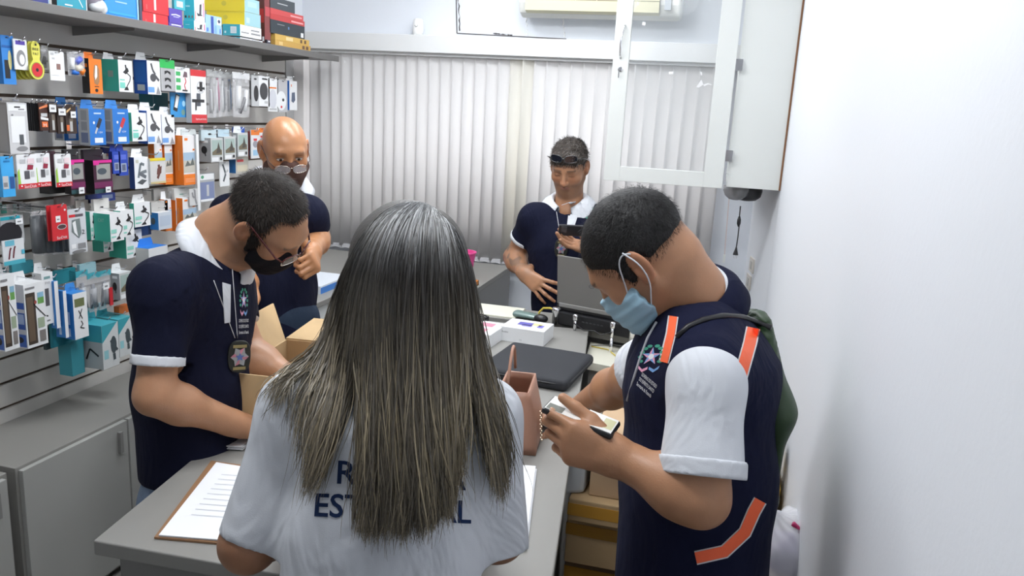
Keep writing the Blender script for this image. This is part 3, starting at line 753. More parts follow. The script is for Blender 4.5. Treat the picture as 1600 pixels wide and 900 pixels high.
# brown handbag with eyelets
q0, q1, q2 = onZ(836, 712, .955), onZ(797, 690, .955), onZ(815, 600, .955)
t = thing('handbag', (-.43, 1.95, .95), 'tan leather handbag with studded side beside the woman\'s right shoulder', 'handbag')
m_lea = mat('tan_leather', (.42, .22, .15), .45, bump=.15, bscale=180)
# slab-like tote: base near (-.40,1.9), top opening towards camera
b = [onZ(837, 710, .953), onZ(795, 712, .953), onZ(770, 640, .953), onZ(812, 642, .953)]
tz = 1.115
tp_ = [onZ(820, 607, tz), onZ(786, 606, tz), onZ(765, 585, tz), onZ(797, 584, tz)]
bt = [onZ(838, 708, .953)+V3(0, .0, 0)]
near_r = onZ(836, 711, .953); 
ax_l = unit(V3(-.12, 1, 0)); ax_w = V3(ax_l[1], -ax_l[0], 0)
base = near_r-ax_w*.0; Lb, Wb, Hb = .20, .10, .15
mb = MB()
A0 = [base-ax_w*Wb, base, base+ax_l*Lb, base+ax_l*Lb-ax_w*Wb]
B0 = [a+V3(0, 0, Hb)+ax_w*(-.028 if i in (1, 2) else .0)+ax_l*(.02 if i in (0, 1) else -.03) for i, a in enumerate(A0)]
NN = 8
rows = []
for k in range(NN+1):
    s = k/NN; row = []
    for i in range(4):
        a0, b0_ = A0[i], B0[i]; a1, b1_ = A0[(i+1) % 4], B0[(i+1) % 4]
        for j in range(6):
            w_ = j/6; p = (a0*(1-w_)+a1*w_)*(1-s)+(b0_*(1-w_)+b1_*w_)*s; nrm = unit(np.cross(a1-a0, V3(0, 0, 1))); p = p+nrm*.012*math.sin(math.pi*w_)*math.sin(math.pi*min(1, s*1.1)); row.append(p)
    rows.append(row)
vs = [p for r_ in rows for p in r_]; M_ = 24
fs = [(k*M_+j, k*M_+(j+1) % M_, (k+1)*M_+(j+1) % M_, (k+1)*M_+j) for k in range(NN) for j in range(M_)]+[tuple(range(M_))]
obj('leather_body', MB().add(vs, fs, m_lea), t, smooth=True, solid=.005)
mb = MB(); mst = mat('pale_stud', (.62, .50, .36), .35, metal=.5)
fn_ = ax_w
for k in range(7):
    for kk in range(2):
        p = base+ax_l*(.025+.006*k)+V3(0, 0, .03+.009*k)+ax_w*(.004-.0055*k*.25+.001)-ax_w*.004*kk+ax_l*.012*kk
        mb.lathe(p+ax_w*.006, [(.003, 0), (.003, .002), (.001, .003)], mst, 8, tuple(ax_w))
obj('studs', mb, t)
mb = MB(); a = B0[0]+ax_w*.02; c_ = B0[3]+ax_w*.02; mb.tube([a+(c_-a)*s+V3(0, 0, .09*math.sin(math.pi*s)) for s in np.linspace(.05, .95, 12)], .004, m_lea, 8); obj('strap', mb, t, smooth=True)
# white receipt near bag
mb = MB(); Q = [onZ(*p, .952) for p in ((817, 745), (836, 747), (838, 735), (819, 733))]
# things beside and below the counter, right side
t = thing('plastic_crate', (-.2, 2.0, 0), 'tall white plastic container standing beside the counter', 'container')
m_pp = mat('white_polypropylene', (.50, .53, .55), .35)
p = at(882, 690, 2.02); q = at(919, 692, 2.02); rr_ = at(919, 782, 2.02)
wd = 0.075; ph = p[2]
obj('container_body', MB().prism([(p[0]+.0, p[1]-.01, rr_[2]), (q[0], q[1], rr_[2]), (q[0]+.01, q[1]+.2, rr_[2]), (p[0], p[1]+.2, rr_[2])], (0, 0, ph+.03-rr_[2]), m_pp), t, bevel=.012)
cz = rr_[2]
# cartons: stack
stk = [('top of the pile beside the counter, amber tape on its side', -.285, -.105, cz-.062, cz, 1.85), ('second in the pile beside the counter, tape across it', -.29, -.10, cz-.20, cz-.072, 1.88), ('lowest in the pile beside the counter, near the floor', -.29, -.08, 0, cz-.21, 1.90)]
for lab, x0, x1, z0, z1, y0 in stk:
    t = thing('taped_carton', ((x0+x1)/2, y0+.2, z0), 'brown carton, '+lab, 'box', 'cartons beside the counter')
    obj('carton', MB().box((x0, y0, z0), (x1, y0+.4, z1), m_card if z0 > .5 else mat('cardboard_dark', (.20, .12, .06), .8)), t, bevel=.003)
    mb = MB(); zt_ = z1-.005; mb.box((x0-.001, y0-.001, max(z0, z1-.045)), (x1+.001, y0+.05, z1-.012), m_tape); obj('tape', mb, t)
t = thing('cardboard_box', (-.14, 2.0, cz), 'tall tan cardboard box between the white container and the man in the vest', 'box')
p = at(921, 700, 2.0)
obj('carton', MB().box((q[0]+.012, q[1]+.0, cz+.001), (q[0]+.11, q[1]+.22, p[2]+.03), mat('cardboard_tan', (.55, .38, .23), .8)), t, bevel=.002)
# pile behind the vest man at the right wall
t = thing('storage_box', (.17, 1.9, 0), 'large brown cardboard box low down against the right wall', 'box')
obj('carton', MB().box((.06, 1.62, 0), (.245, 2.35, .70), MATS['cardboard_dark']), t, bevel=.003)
t = thing('yellow_folder_box', (.17, 2.1, .7), 'yellow cardboard box leaning behind the white bag at the right wall', 'box')
m_yel = mat('yellow_card', (.48, .30, .03), .5)
mb = MB(); a = V3(.135, 1.98, .701)
mb.prism([a, a+V3(.075, 0, 0), a+V3(.083, .0, .165), a+V3(.012, 0, .165)], (0, .18, 0), m_yel); obj('carton', mb, t, bevel=.002)
mb = MB(); mb.prism([a+V3(.080, -.0, 0), a+V3(.095, 0, 0), a+V3(.104, .0, .16), a+V3(.088, 0, .16)], (0, .18, 0), m_yel); obj('cover', mb, t, bevel=.001)
s_ = SDF(); q = V3(.205, 2.04, .925)
s_.ell(q, (.034, .06, .05)); s_.ell(q+V3(-.025, -.02, .0), (.025, .04, .04), k=.04); s_.ell(q+V3(.0, .0, .045), (.018, .028, .04), k=.03)
s_.post = lambda P: (.006*snoise(P, 60, 5)+.003*snoise(P, 130, 6)).astype(np.float32)
sdf_obj('black_bag', s_, mat('black_bin_liner', (.012, .012, .014), .25), None, h=.004, label='crumpled black plastic bag on the yellow box by the right wall', cat='bag')
t = thing('shopping_bag', (.175, 1.78, .7), 'white translucent plastic bag tied at the top, lilac contents showing, by the right wall', 'bag')
bc = at(1222, 850, 1.74)
s_ = SDF(); s_.ell(bc, (.062, .075, .055), k=.02); s_.ell(bc+V3(.0, 0, -.03), (.065, .08, .04), k=.03)
kn = at(1205, 800, 1.74); s_.cap(bc+V3(0, 0, .03), kn, .035, .008, k=.04); s_.ell(at(1236, 805, 1.77), (.024, .03, .016), k=.015); s_.ell(at(1180, 795, 1.76), (.018, .02, .018), k=.012)
def bagn(P):
    a = np.arctan2(P[:, 1]-kn[1], P[:, 0]-kn[0]); rr = np.linalg.norm(P-kn, axis=1); return (.0022*np.sin(a*17+3*np.sin(rr*40))*np.clip(1.2-rr/.1, .2, 1)+.002*snoise(P, 70, 8)).astype(np.float32)
s_.post = bagn
sdf_obj('film', s_, clear_mat('bag_film', (.90, .90, .93), .62, .25), t, h=.003, rel=1)
s_ = SDF(); s_.box(bc+V3(.012, .0, -.018), np.eye(3), (.036, .05, .03), .012); sdf_obj('contents', s_, mat('lilac_plastic', (.52, .46, .68), .5), t, h=.004)
mb = MB(); q = at(1247, 826, 1.70); mb.tube([q+V3(-.012, 0, .01), q, q+V3(.012, 0, -.012)], .006, mat('magenta_label', (.55, .03, .15), .4), 8); obj('magenta_label', mb, t, smooth=True)
# ================================================================== PEOPLE
m_skin = {}
def skin_mat(nm, rough=.45):
    if nm in m_skin: return m_skin[nm]
    m = mat('skin_'+nm, (.5, .3, .2), rough, attr=True, bump=.12, bscale=350, noise=.05, nscale=40)
    b = m.node_tree.nodes['Principled BSDF']; b.inputs['Subsurface Weight'].default_value = .08; b.inputs['Subsurface Radius'].default_value = (.01, .004, .002); b.inputs['Subsurface Scale'].default_value = 1
    m_skin[nm] = m; return m
def frame(fwd, up):
    f = unit(fwd); r = unit(np.cross(f, up)); u = np.cross(r, f); return np.stack([r, f, u], 1)   # columns: right, forward, up
def head_sdf(s, c, R, sc_=1.0, open_eyes=False, jaw=1.0, bald=False, nose=1.0):
    P = lambda x, y, z: c+R@(V3(x, y, z)*sc_)
    r3 = lambda a, b, d: (a*sc_, b*sc_, d*sc_)
    s.ell(P(0, -.012, .036), r3(.076, .096, .084), R, k=.02)
    s.ell(P(0, .030, .006), r3(.066, .066, .080), R, k=.03)
    s.ell(P(0, .034, -.050), r3(.055*jaw, .052, .052), R, k=.03)
    s.ell(P(0, .066, -.092), r3(.026*jaw, .022, .020), R, k=.035)
    for x in (-1, 1):
        s.cap(P(x*.058, .0, -.045), P(x*.020, .062, -.088), .016*sc_, .014*sc_, k=.03)
        s.ell(P(x*.044, .062, -.018), r3(.020, .018, .018), R, k=.025)
    s.cap(P(-.036, .082, .030), P(.036, .082, .030), .012*sc_, .012*sc_, k=.02)
    for x in (-1, 1): s.ell(P(x*.032, .103, .010), r3(.019, .016, .012), R, k=.014, op='s')
    for x in (-1, 1): s.ell(P(x*.032, .0785, .009), r3(.0145, .0135, .0125), R, k=.004)
    s.cap(P(0, .090, .022), P(0, .112*nose, -.020), .0065*sc_, .010*sc_, k=.012)
    s.ell(P(0, .113*nose, -.025), r3(.0115, .011, .0095), R, k=.008)
    for x in (-1, 1): s.ell(P(x*.0125, .102, -.028), r3(.0075, .010, .0075), R, k=.006)
    s.cap(P(-.020, .083, -.053), P(0, .0935, -.0505), .0045*sc_, .006*sc_, k=.008); s.cap(P(.020, .083, -.053), P(0, .0935, -.0505), .0045*sc_, .006*sc_, k=.008)
    s.cap(P(-.015, .085, -.062), P(.015, .085, -.062), .0065*sc_, .0065*sc_, k=.008)
    s.cap(P(-.019, .093, -.0562), P(.019, .093, -.0562), .0022*sc_, .0022*sc_, k=.003, op='s')
    for x in (-1, 1):   # ears
        Re = R@np.stack([unit(V3(1, x*.45, 0)), unit(V3(x*-.45, 1, .0)), V3(0, 0, 1)], 1)
        s.ell(P(x*.083, -.014, .006), r3(.0080, .020, .033), Re, k=.006)
        s.ell(P(x*.080, -.006, -.018), r3(.008, .010, .016), Re, k=.008)
        s.ell(P(x*.091, -.010, .008), r3(.006, .011, .019), Re, k=.004, op='s')
        s.ell(P(x*.085, -.001, -.002), r3(.004, .005, .008), Re, k=.004)
def head_color(c, R, sc_, base, lip=(.42, .17, .14), stubble=0, brow=None, scalp=0, red=.0):
    base = np.array(base)
    def fn(V):
        q = (V-c)@R/sc_; x, y, z = q.T; C = np.repeat(base[None], len(V), 0)
        near = np.linalg.norm(q, axis=1) < .16
        def mix(m, col): C[:] = C*(1-m[:, None])+np.array(col)*m[:, None]
        g = lambda a, s_: np.exp(-(a/s_)**2)
        # rosier cheeks, nose and ears
        mix(np.where(near, .35*np.clip(g(np.abs(x)-.04, .02)*g(z+.015, .022)*(y > .03)+g(x, .012)*g(z+.022, .012)*(y > .09)+(np.abs(x) > .074)*(z < .045)*(z > -.03)*.9, 0, 1), 0), base*np.array([1.12, .78, .74]))
        if stubble:
            m = np.clip((-.032+.5*np.clip(.045-y, 0, .05)-z)/.014, 0, 1)*np.clip((y+.012)/.012, 0, 1)*np.clip((z+.122)/.012, 0, 1)*near*stubble
            mix(m*.5, base*.28)
        m = near*(y > .07)*g((z+.057)/(.0085), 1)**2*np.clip(1-(np.abs(x)/.024)**4, 0, 1); mix(np.clip(m, 0, 1)*.75, lip)
        if brow is not None:
            zz = .034-.10*np.abs(np.abs(x)-.033); m = near*(y > .05)*g(z-zz, .0038)*(np.abs(x) > .012)*(np.abs(x) < .052); mix(np.clip(m*1.0, 0, .75), brow)
        m = near*(y > .06)*g(z-.004, .0018)*(np.abs(np.abs(x)-.032) < .013); mix(m*.6, base*.2)
        if scalp:
            m = near*(z > .03)*(y < .04)*scalp; mix(m*.5, base*.5)
        return C
    return fn
def hand_sdf(s, wr, d, n, side, curls, thumb=(.35, .3), sc_=1.0, spread=.10, tdir=None, wrist_r=.026):
    """wr wrist centre, d hand axis, n palm normal (where fingers curl), side +1/-1: thumb side = side*cross(d,n)"""
    d = unit(d); n = unit(n-d*(n@d)); t = side*np.cross(d, n)
    L = [(.044, .025, .021), (.048, .029, .022), (.044, .027, .021), (.034, .021, .018)]
    offs = [.027, .009, -.009, -.026]; rr_ = [.0088, .0092, .0086, .0076]; reach = [.086, .090, .085, .077]
    tips = []
    for i in range(4):
        b = wr+(d*reach[i]+t*offs[i])*sc_
        s.cap(wr+(d*.012+t*offs[i]*.55)*sc_, b-d*.004*sc_, .0155*sc_, .0115*sc_, k=.02)
        dd = unit(d+t*spread*(1.5-i)*.7); a = 0; p = b; pts = [b]
        cu = curls[i]
        for j, l in enumerate(L[i]):
            a += cu[j]; v = dd*math.cos(a)+n*math.sin(a); p = p+v*l*sc_; pts.append(p)
        r0 = rr_[i]*sc_
        for j in range(3): s.cap(pts[j], pts[j+1], r0*(1-.08*j), r0*(.92-.08*j), k=.004 if j or True else .01)
        tips.append(pts[-1])
    s.cap(wr-d*.02, wr+d*.01, wrist_r*sc_*.95, .022*sc_, k=.02)
    tb = wr+(d*.022+t*.024+n*.006)*sc_
    td = unit(tdir) if tdir is not None else unit(d*.62+t*.70+n*.30)
    p1 = tb+td*.042*sc_; fold = unit(td+d*thumb[0]+n*thumb[1]*.6); p2 = p1+fold*.032*sc_; f2 = unit(fold+d*thumb[0]*.7+n*thumb[1]*.8); p3 = p2+f2*.026*sc_
    s.cap(wr+d*.012*sc_+t*.012*sc_, p1, .017*sc_, .0118*sc_, k=.018); s.cap(p1, p2, .0108*sc_, .0098*sc_, k=.006); s.cap(p2, p3, .0098*sc_, .0082*sc_, k=.004)
    return tips, p3
def arm_sdf(s, sh, el, wr, r=(.050, .040, .026), k=.025):
    m = (sh+el)/2; s.cap(sh, el, r[0], r[1], k=.04)
    f1 = el+(wr-el)*.28; s.cap(el, f1, r[1]*.93, r[1]*1.02, k=.03); s.cap(f1, wr, r[1]*1.02, r[2], k=.03)
def tube_ring(c, R, prof, a0, a1, m, n=60, rx=1, ry=1):
    """sweep profile [(radial, height)] round an axis (R: right, fwd, up) between angles (0 = front)"""
    mb = MB(); rows = []; K = len(prof(0))
    for i in range(n+1):
        a = a0+(a1-a0)*i/n; pr = prof(a)
        for r_, h_ in pr: rows.append(c+R@V3(math.sin(a)*r_*rx, math.cos(a)*r_*ry, h_))
    fs = [(i*K+j, (i+1)*K+j, (i+1)*K+j+1, i*K+j+1) for i in range(n) for j in range(K-1)]
    mb.add(rows, fs, m); return mb
def collar(parent, c, R, rx, ry, m, h=.035, drop=.048, point=.035, gap=.35, flare=.022, name='collar'):
    """turned down polo collar with two points in front"""
    def prof(a):
        x = abs(((a+math.pi) % (2*math.pi))-math.pi); fr = max(0, 1-(x-gap)/.9) ; fr = max(0, min(1, fr))
        lo = drop+point*fr**2; r0 = 1.0; hh = h*(1-.35*fr)
        low = -.014*fr
        out = [(r0, low-.012), (r0-.002, low+hh*.6), (r0+.001, low+hh), (r0+.010, low+hh+.003), (r0+.017+flare*.2, low+hh-.008)]
        for q in (.35, .7, 1.0): out.append((r0+.017+flare*(.25+q), low+hh-lo*q))
        return [((r_-1)+1, z) for r_, z in out]
    def prof2(a):
        x, y = math.sin(a)*rx, math.cos(a)*ry; rad = math.hypot(x, y)
        return [(rad+(r_-1), z) for r_, z in prof(a)]
    mb = tube_ring(c, R, prof2, gap, 2*math.pi-gap, m, n=72)
    return obj(name, mb, parent, smooth=True, solid=.0035, fix=False)
def m_fabric(nm, col, bump=.35, sheen=.0, wr=.5):
    m = mat(nm, col, .85, bump=bump, bscale=700, spec=.2, sheen=sheen)
    nt = m.node_tree
    if wr and 'wrinkle' not in nt.nodes:      # soft creases of worn cloth
        tc = nt.nodes.new('ShaderNodeTexCoord'); n = nt.nodes.new('ShaderNodeTexNoise'); n.name = 'wrinkle'; n.inputs['Scale'].default_value = 7; n.inputs['Detail'].default_value = 3; n.inputs['Distortion'].default_value = 1.6
        mp = nt.nodes.new('ShaderNodeMapping'); mp.inputs['Scale'].default_value = (1, 1, .6); nt.links.new(tc.outputs['Object'], mp.inputs[0]); nt.links.new(mp.outputs[0], n.inputs['Vector'])
        b = nt.nodes.new('ShaderNodeBump'); b.inputs['Strength'].default_value = wr; b.inputs['Distance'].default_value = .03
        old = [x for x in nt.nodes if x.type == 'BUMP' and x != b][0]
        nt.links.new(n.outputs['Fac'], b.inputs['Height']); nt.links.new(b.outputs[0], old.inputs['Normal'])
    return m
NAVY = m_fabric('navy_pique', (.0045, .006, .022)); NAVYV = m_fabric('navy_vest_cloth', (.006, .008, .030)); WHITE = m_fabric('white_cotton', (.68, .70, .74), .15, wr=.6); DENIM = m_fabric('blue_denim', (.055, .085, .14), .5)
def folds(amp, f=18, seed=1, ex=1.0):
    def fn(P):
        return (amp*(snoise(P*V3(1, 1, .55), f, seed)+.5*snoise(P*V3(1, 1, .6), f*2.3, seed+1))).astype(np.float32)
    return fn
def trousers(parent, hipL, hipR, kneeL, kneeR, ftL, ftR, m=None, seat=None, r=.095):
    s = SDF(); pel = (hipL+hipR)/2; s.ecap(pel+V3(0, 0, -.02), pel+V3(0, 0, .10), hipR-hipL, r*1.75, r*1.25, r*1.62, r*1.12)
    for h_, k_, f_ in ((hipL, kneeL, ftL), (hipR, kneeR, ftR)):
        s.cap(h_, k_, r*.95, r*.68, k=.03); s.cap(k_, f_+V3(0, 0, .07), r*.68, r*.58, k=.03)
    s.cut(V3(0, 0, .035), V3(0, 0, -1)); s.post = folds(.004, 20, 9)
    sdf_obj('trousers', s, m or DENIM, parent, h=.009, rel=2)
def shoes(parent, ftL, ftR, fwd, m=None):
    fwd = unit(fwd*V3(1, 1, 0))
    for f_ in (ftL, ftR):
        s = SDF(); a = V3(f_[0], f_[1], .045); s.cap(a-fwd*.04, a+fwd*.14, .042, .036, k=.03); s.cap(a+V3(0, 0, .0), a+V3(0, 0, .06), .04, .045, k=.03); s.cut(V3(0, 0, .004), V3(0, 0, -1))
        sdf_obj('shoe', s, m or m_black, parent, h=.007, rel=2)
def hair_tufts(parent, V, mask, R, c, col, length, n, down=V3(0, 0, -1), wid=.0009, seed=1, name='hair_strands', flow=None, jit=.5, lift=.5):
    """many short tapering strands rooted on a surface"""
    rs = np.random.RandomState(seed); idx = np.flatnonzero(mask); idx = idx[rs.randint(0, len(idx), n)]
    P = V[idx]+rs.normal(size=(n, 3))*.002; N = P-c; N /= np.linalg.norm(N, axis=1)[:, None]
    F_ = flow(P, N) if flow is not None else np.repeat(down[None], n, 0)
    T = F_-N*(F_*N).sum(1)[:, None]; T /= np.linalg.norm(T, axis=1)[:, None]+1e-6
    T = T+rs.normal(size=(n, 3))*jit*.4; T /= np.linalg.norm(T, axis=1)[:, None]
    W = np.cross(T, N); W /= np.linalg.norm(W, axis=1)[:, None]+1e-6
    ln = length*(.6+.8*rs.rand(n))[:, None]
    a = P; b = P+T*ln*.5+N*ln*lift*.35; e = P+T*ln+N*ln*lift*.30
    wv = W*wid
    vs = np.stack([a-wv, a+wv, b+wv*.8, b-wv*.8, e], 1).reshape(-1, 3)
    k = np.arange(n)[:, None]*5
    f4 = k+np.array([[0, 1, 2, 3]]); f3 = k+np.array([[3, 2, 4]])
    me = bpy.data.meshes.new(name); base = np.array(wloc(parent))
    me.from_pydata((vs-base).tolist(), [], f4.tolist()+f3.tolist()); me.materials.append(mat('hair_'+name+str(seed), (.1, .1, .1), .7, attr=True, spec=.25))
    ca = me.color_attributes.new('Col', 'FLOAT_COLOR', 'POINT'); C = np.ones((n, 5, 4), np.float32); cc = col(P, rs); C[:, :, :3] = cc[:, None, :]
    ca.data.foreach_set('color', C.ravel()); me.polygons.foreach_set('use_smooth', [True]*len(me.polygons)); me.update()
    o = bpy.data.objects.new(name, me); link(o, name, parent); return o
def crest(mb, bv, o, ax, ay, d, s_=.03, txt=True):
    """small multicoloured embroidered coat of arms: wreath, star, ribbon; three text lines under it"""
    G, P_, B, T = cmat((.05, .32, .22)), cmat((.75, .35, .50)), cmat((.18, .38, .72)), cmat((.85, .87, .90))
    for k in range(9):
        a = math.radians(60+k*30-15); 
        for sg in (-1, 1):
            if k > 4: continue
            aa = math.pi/2+sg*(.35+k*.42); x, y = .8*math.cos(aa), .25+.85*math.sin(aa)
            decal(mb, bv, [(s_*(x+.16*math.cos(t_+aa)*1.3), s_*(y+.13*math.sin(t_+aa))) for t_ in np.linspace(0, 5.4, 7)], [tuple(range(7))], o, ax, ay, d, G)
    st = []
    for k in range(10):
        r_ = .72 if k % 2 == 0 else .3; a = math.pi/2+k*math.pi/5; st.append((s_*r_*math.cos(a), s_*(.25+r_*math.sin(a))))
    for k in range(10): decal(mb, bv, [(0, s_*.25), st[k], st[(k+1) % 10]], [(0, 1, 2)], o, ax, ay, d, B if k % 2 else P_, off=.002)
    decal(mb, bv, [(s_*.22*math.cos(a), s_*(.25+.22*math.sin(a))) for a in np.linspace(0, 2*math.pi, 9)[:-1]], [tuple(range(8))], o, ax, ay, d, T, off=.0025)
    for sg in (-1, 1):
        decal(mb, bv, [(s_*sg*x, s_*y) for x, y in ((.05, -.55), (.45, -.75), (.8, -.45), (.75, -.7), (.42, -.98), (.05, -.75))], [tuple(range(6))], o, ax, ay, d, P_ if sg < 0 else B)
    if txt:
        for i, L_ in enumerate(('GOVERNO DO ESTADO', 'DO ESPÍRITO SANTO', 'Secretaria da Fazenda')):
            v, f, wd = text_mesh(L_); h_ = s_*.26; y0 = -s_*(1.45+i*.45)
            decal(mb, bv, [(x*2.2*s_/wd-1.1*s_, y*h_+y0) for x, y in v], f, o, ax, ay, d, T, cut=.03)
def badge(parent, c, R, h_=.085, w_=.058):
    """black leather badge holder on a lanyard: gold bars, silver star shield"""
    r, f, u = R[:, 0], R[:, 1], R[:, 2]
    out = []
    for k in range(28):
        a = 2*math.pi*k/28; x, y = math.cos(a), math.sin(a); e = .72
        out.append(c+r*w_/2*math.copysign(abs(x)**e, x)+u*h_/2*math.copysign(abs(y)**e, y))
    b = obj('badge', MB().prism(out, f*.008, mat('badge_leather', (.02, .022, .018), .5)), parent, bevel=.0015)
    mb = MB(); gd = mat('badge_gold', (.45, .38, .18), .35, metal=.7); o = c+f*.0088
    for y, wq in ((.33, .6), (-.36, .55)):
        mb = MB(); P_ = [o+u*h_*(y-.045)-r*w_*wq/2, o+u*h_*(y-.045)+r*w_*wq/2, o+u*h_*(y+.045)+r*w_*wq/2, o+u*h_*(y+.045)-r*w_*wq/2]; mb.prism(P_, f*.0012, gd); obj('gold_bar', mb, b)
    mb2 = MB(); sv = mat('badge_silver', (.45, .48, .5), .35, metal=.6); bl = cmat((.10, .16, .38)); pk_ = cmat((.5, .2, .25))
    for k in range(12):
        a = 2*math.pi*k/12; a2 = 2*math.pi*(k+1)/12; r1 = .022 if k % 2 == 0 else .015; r2 = .015 if k % 2 == 0 else .022
        q = lambda rr_, aa: o+r*rr_*math.cos(aa)*.95+u*rr_*math.sin(aa)*1.15+f*.0012
        mb2.add([o+f*.0022, q(r1, a), q(r2, a2)], [(0, 1, 2)], sv if k % 3 else pk_)
    for k in range(10):
        a = 2*math.pi*k/10+math.pi/2; a2 = a+2*math.pi/10; r1, r2 = (.011, .005) if k % 2 == 0 else (.005, .011)
        mb2.add([o+f*.003, o+f*.003+r*r1*math.cos(a)+u*r1*math.sin(a), o+f*.003+r*r2*math.cos(a2)+u*r2*math.sin(a2)], [(0, 1, 2)], bl)
    obj('shield', mb2, b, fix=False)
    return b
def torso(s, pe, wa, ch, nb, rt, w, d, k=.03):
    """trunk from pelvis to neck base; w, d: half widths and depths at pelvis, waist, chest, top"""
    s.ecap(pe, wa, rt, w[0], d[0], w[1], d[1], k=k); s.ecap(wa, ch, rt, w[1], d[1], w[2], d[2], k=k); s.ecap(ch, nb-V3(0, 0, .055), rt, w[2], d[2], w[3], d[3], k=k)
# ---------------------------------------------------------------- 1. man at the back with a phone
def polo_shirt(parent, s, h=.0045, nm='polo_shirt', m=None, rel=2):
    return sdf_obj(nm, s, m or NAVY, parent, h=h, rel=rel)
def back_man():
    D = 3.46
    pv = at(890, 470, D); fwd = unit(V3(-.05, -1, 0)); rt = unit(np.cross(fwd, V3(0, 0, 1)))   # his right is image left
    t = thing('person', (pv[0], pv[1]+.05, 0), 'tanned man in navy polo looking at his phone, sunglasses on his head, before the blinds', 'person')
    hc = at(889, 262, D-.03); H = .95; RH = frame(fwd*.90+V3(.02, 0, -.42)+rt*-.0, V3(0, 0, 1))
    nb = at(888, 322, D+.02); ch = at(886, 395, D+.02); wa = at(884, 470, D+.02); pe = at(882, 520, D+.02)
    shA = at(836, 341, D+.02); shB = at(950, 344, D+.02)      # A: image left, B: image right
    elA = at(803, 402, D+.16); wrA = at(820, 428, D-.03); elB = at(962, 410, D+.02); wrB = at(930, 392, D-.20)
    s = SDF(); head_sdf(s, hc, RH, H, jaw=1.06)
    s.cap(hc+RH@V3(0, -.03, -.05)*H, nb+V3(0, .01, -.02), .056, .064, k=.03)
    torso(s, pe, wa, ch, nb, rt, (.13, .13, .14, .10), (.09, .09, .09, .05))
    arm_sdf(s, shA, elA, wrA, (.050, .045, .028)); arm_sdf(s, shB, elB, wrB, (.052, .043, .027))
    # hand on the hip: fingers to image lower right
    hd = at(850, 452, D-.10)-wrA
    hand_sdf(s, wrA, hd, V3(.05, .5, -.1), 1, [(.25, .35, .2), (.2, .3, .2), (.2, .35, .2), (.25, .35, .2)], thumb=(.2, .2), sc_=1.08, spread=.35, tdir=V3(-.3, .8, .25))
    # hand with the phone: fingers wrap towards image left
    d2 = at(884, 378, D-.24)-wrB
    hand_sdf(s, wrB, d2, -CF*1+V3(-.2, 0, .15)*0+V3(0, .9, .1), -1, [(.10, .25, .3), (.15, .3, .2), (.2, .3, .2), (.3, .4, .3)], thumb=(.3, .3), sc_=1.08, spread=.22, tdir=V3(-.5, .5, .5))
    base = (.41, .205, .112)
    hcf = head_color(hc, RH, H, base, stubble=1.0, brow=(.06, .04, .03))
    def col(V):
        C = hcf(V)
        a = np.clip(((V-elA)@(wrA-elA))/((wrA-elA)@(wrA-elA)), -1.5, 1.45); m = (np.linalg.norm(V-(elA+(wrA-elA)*np.clip(a, 0, 1)[:, None]), axis=1) < .065)
        up = np.linalg.norm(V-elA, axis=1) < .16; m = (m | up) & (V[:, 0] < shA[0]+.05)
        n_ = snoise(V, 70, 21)+.6*snoise(V, 150, 22); k = np.clip((n_+.05)*4, 0, 1)*np.clip(1.35-a, 0, 1)*m
        return C*(1-.65*k[:, None])+np.array((.06, .07, .07))*(.65*k[:, None])
    sdf_obj('body', s, skin_mat('tan', .42), t, h=.0035, color=col)
    # polo
    s = SDF(); torso(s, pe+V3(0, 0, -.03), wa, ch, nb, rt, (.150, .150, .172, .125), (.118, .114, .118, .066))
    for sh, el in ((shA, elA), (shB, elB)):
        s.cap(nb-V3(0, 0, .045), sh, .050, .054, k=.05); s.cap(sh-V3(0, 0, .01), ch+(sh-ch)*.40+V3(0, 0, .02), .050, .080, k=.09); e = sh+(el-sh)*.55; s.cap(sh, e+(el-sh)*.15, .058, .064, k=.03); s.lcut(e, el-sh, .10)
    s.cap(nb+V3(0, -.02, -.02), nb+V3(0, -.02, .1), .062, .062, k=.01, op='s')
    s.cut(pe+V3(0, 0, -.05), V3(0, 0, -1)); s.post = folds(.0035, 16, 4)
    sh_o = polo_shirt(t, s); bv = bvh_of(sh_o)
    for sh, el, nmx in ((shA, elA, 0), (shB, elB, 1)):
        s = SDF(); e = sh+(el-sh)*.55; s.cap(sh, el, .0655, .0655); s.cut(e+unit(el-sh)*.002, el-sh); s.cut(e-unit(el-sh)*.016, sh-el); sdf_obj('sleeve_cuff', s, WHITE, t, h=.004)
    Rc = frame(fwd+V3(0, 0, -.28), V3(0, 0, 1)); collar(t, nb+V3(0, .0, .012), Rc, .068, .068, WHITE, h=.030, drop=.055, point=.055, gap=.40, flare=.040)
    mb = MB(); o = at(885, 340, D-.2); ax, ay = V3(1, 0, 0), V3(0, 0, 1)
    decal(mb, bv, [(-.024, .05), (.030, .05), (.016, -.055), (-.014, -.055)], [(0, 1, 2, 3)], o, ax, ay, V3(0, 1, 0), WHITE, off=.003); obj('placket', mb, t, fix=False, solid=.002)
    mb = MB(); crest(mb, bv, at(917, 345, D-.2), ax, ay, V3(0, 1, 0), .030); obj('embroidered_crest', mb, t, fix=False)
    trousers(t, pe-rt*-.085+V3(0, 0, -.05), pe+rt*-.085+V3(0, 0, -.05), V3(pe[0]-.10, pe[1]-.02, .5), V3(pe[0]+.10, pe[1]-.0, .5), V3(pe[0]-.12, pe[1]+.05, 0), V3(pe[0]+.12, pe[1]+.05, 0))
    shoes(t, V3(pe[0]-.12, pe[1]+.05, 0), V3(pe[0]+.12, pe[1]+.05, 0), fwd)
    # hair
    hs = SDF(); Pq = lambda x, y, z: hc+RH@(V3(x, y, z)*H)
    hs.ell(Pq(0, -.014, .044), (.083*H, .103*H, .089*H), RH)
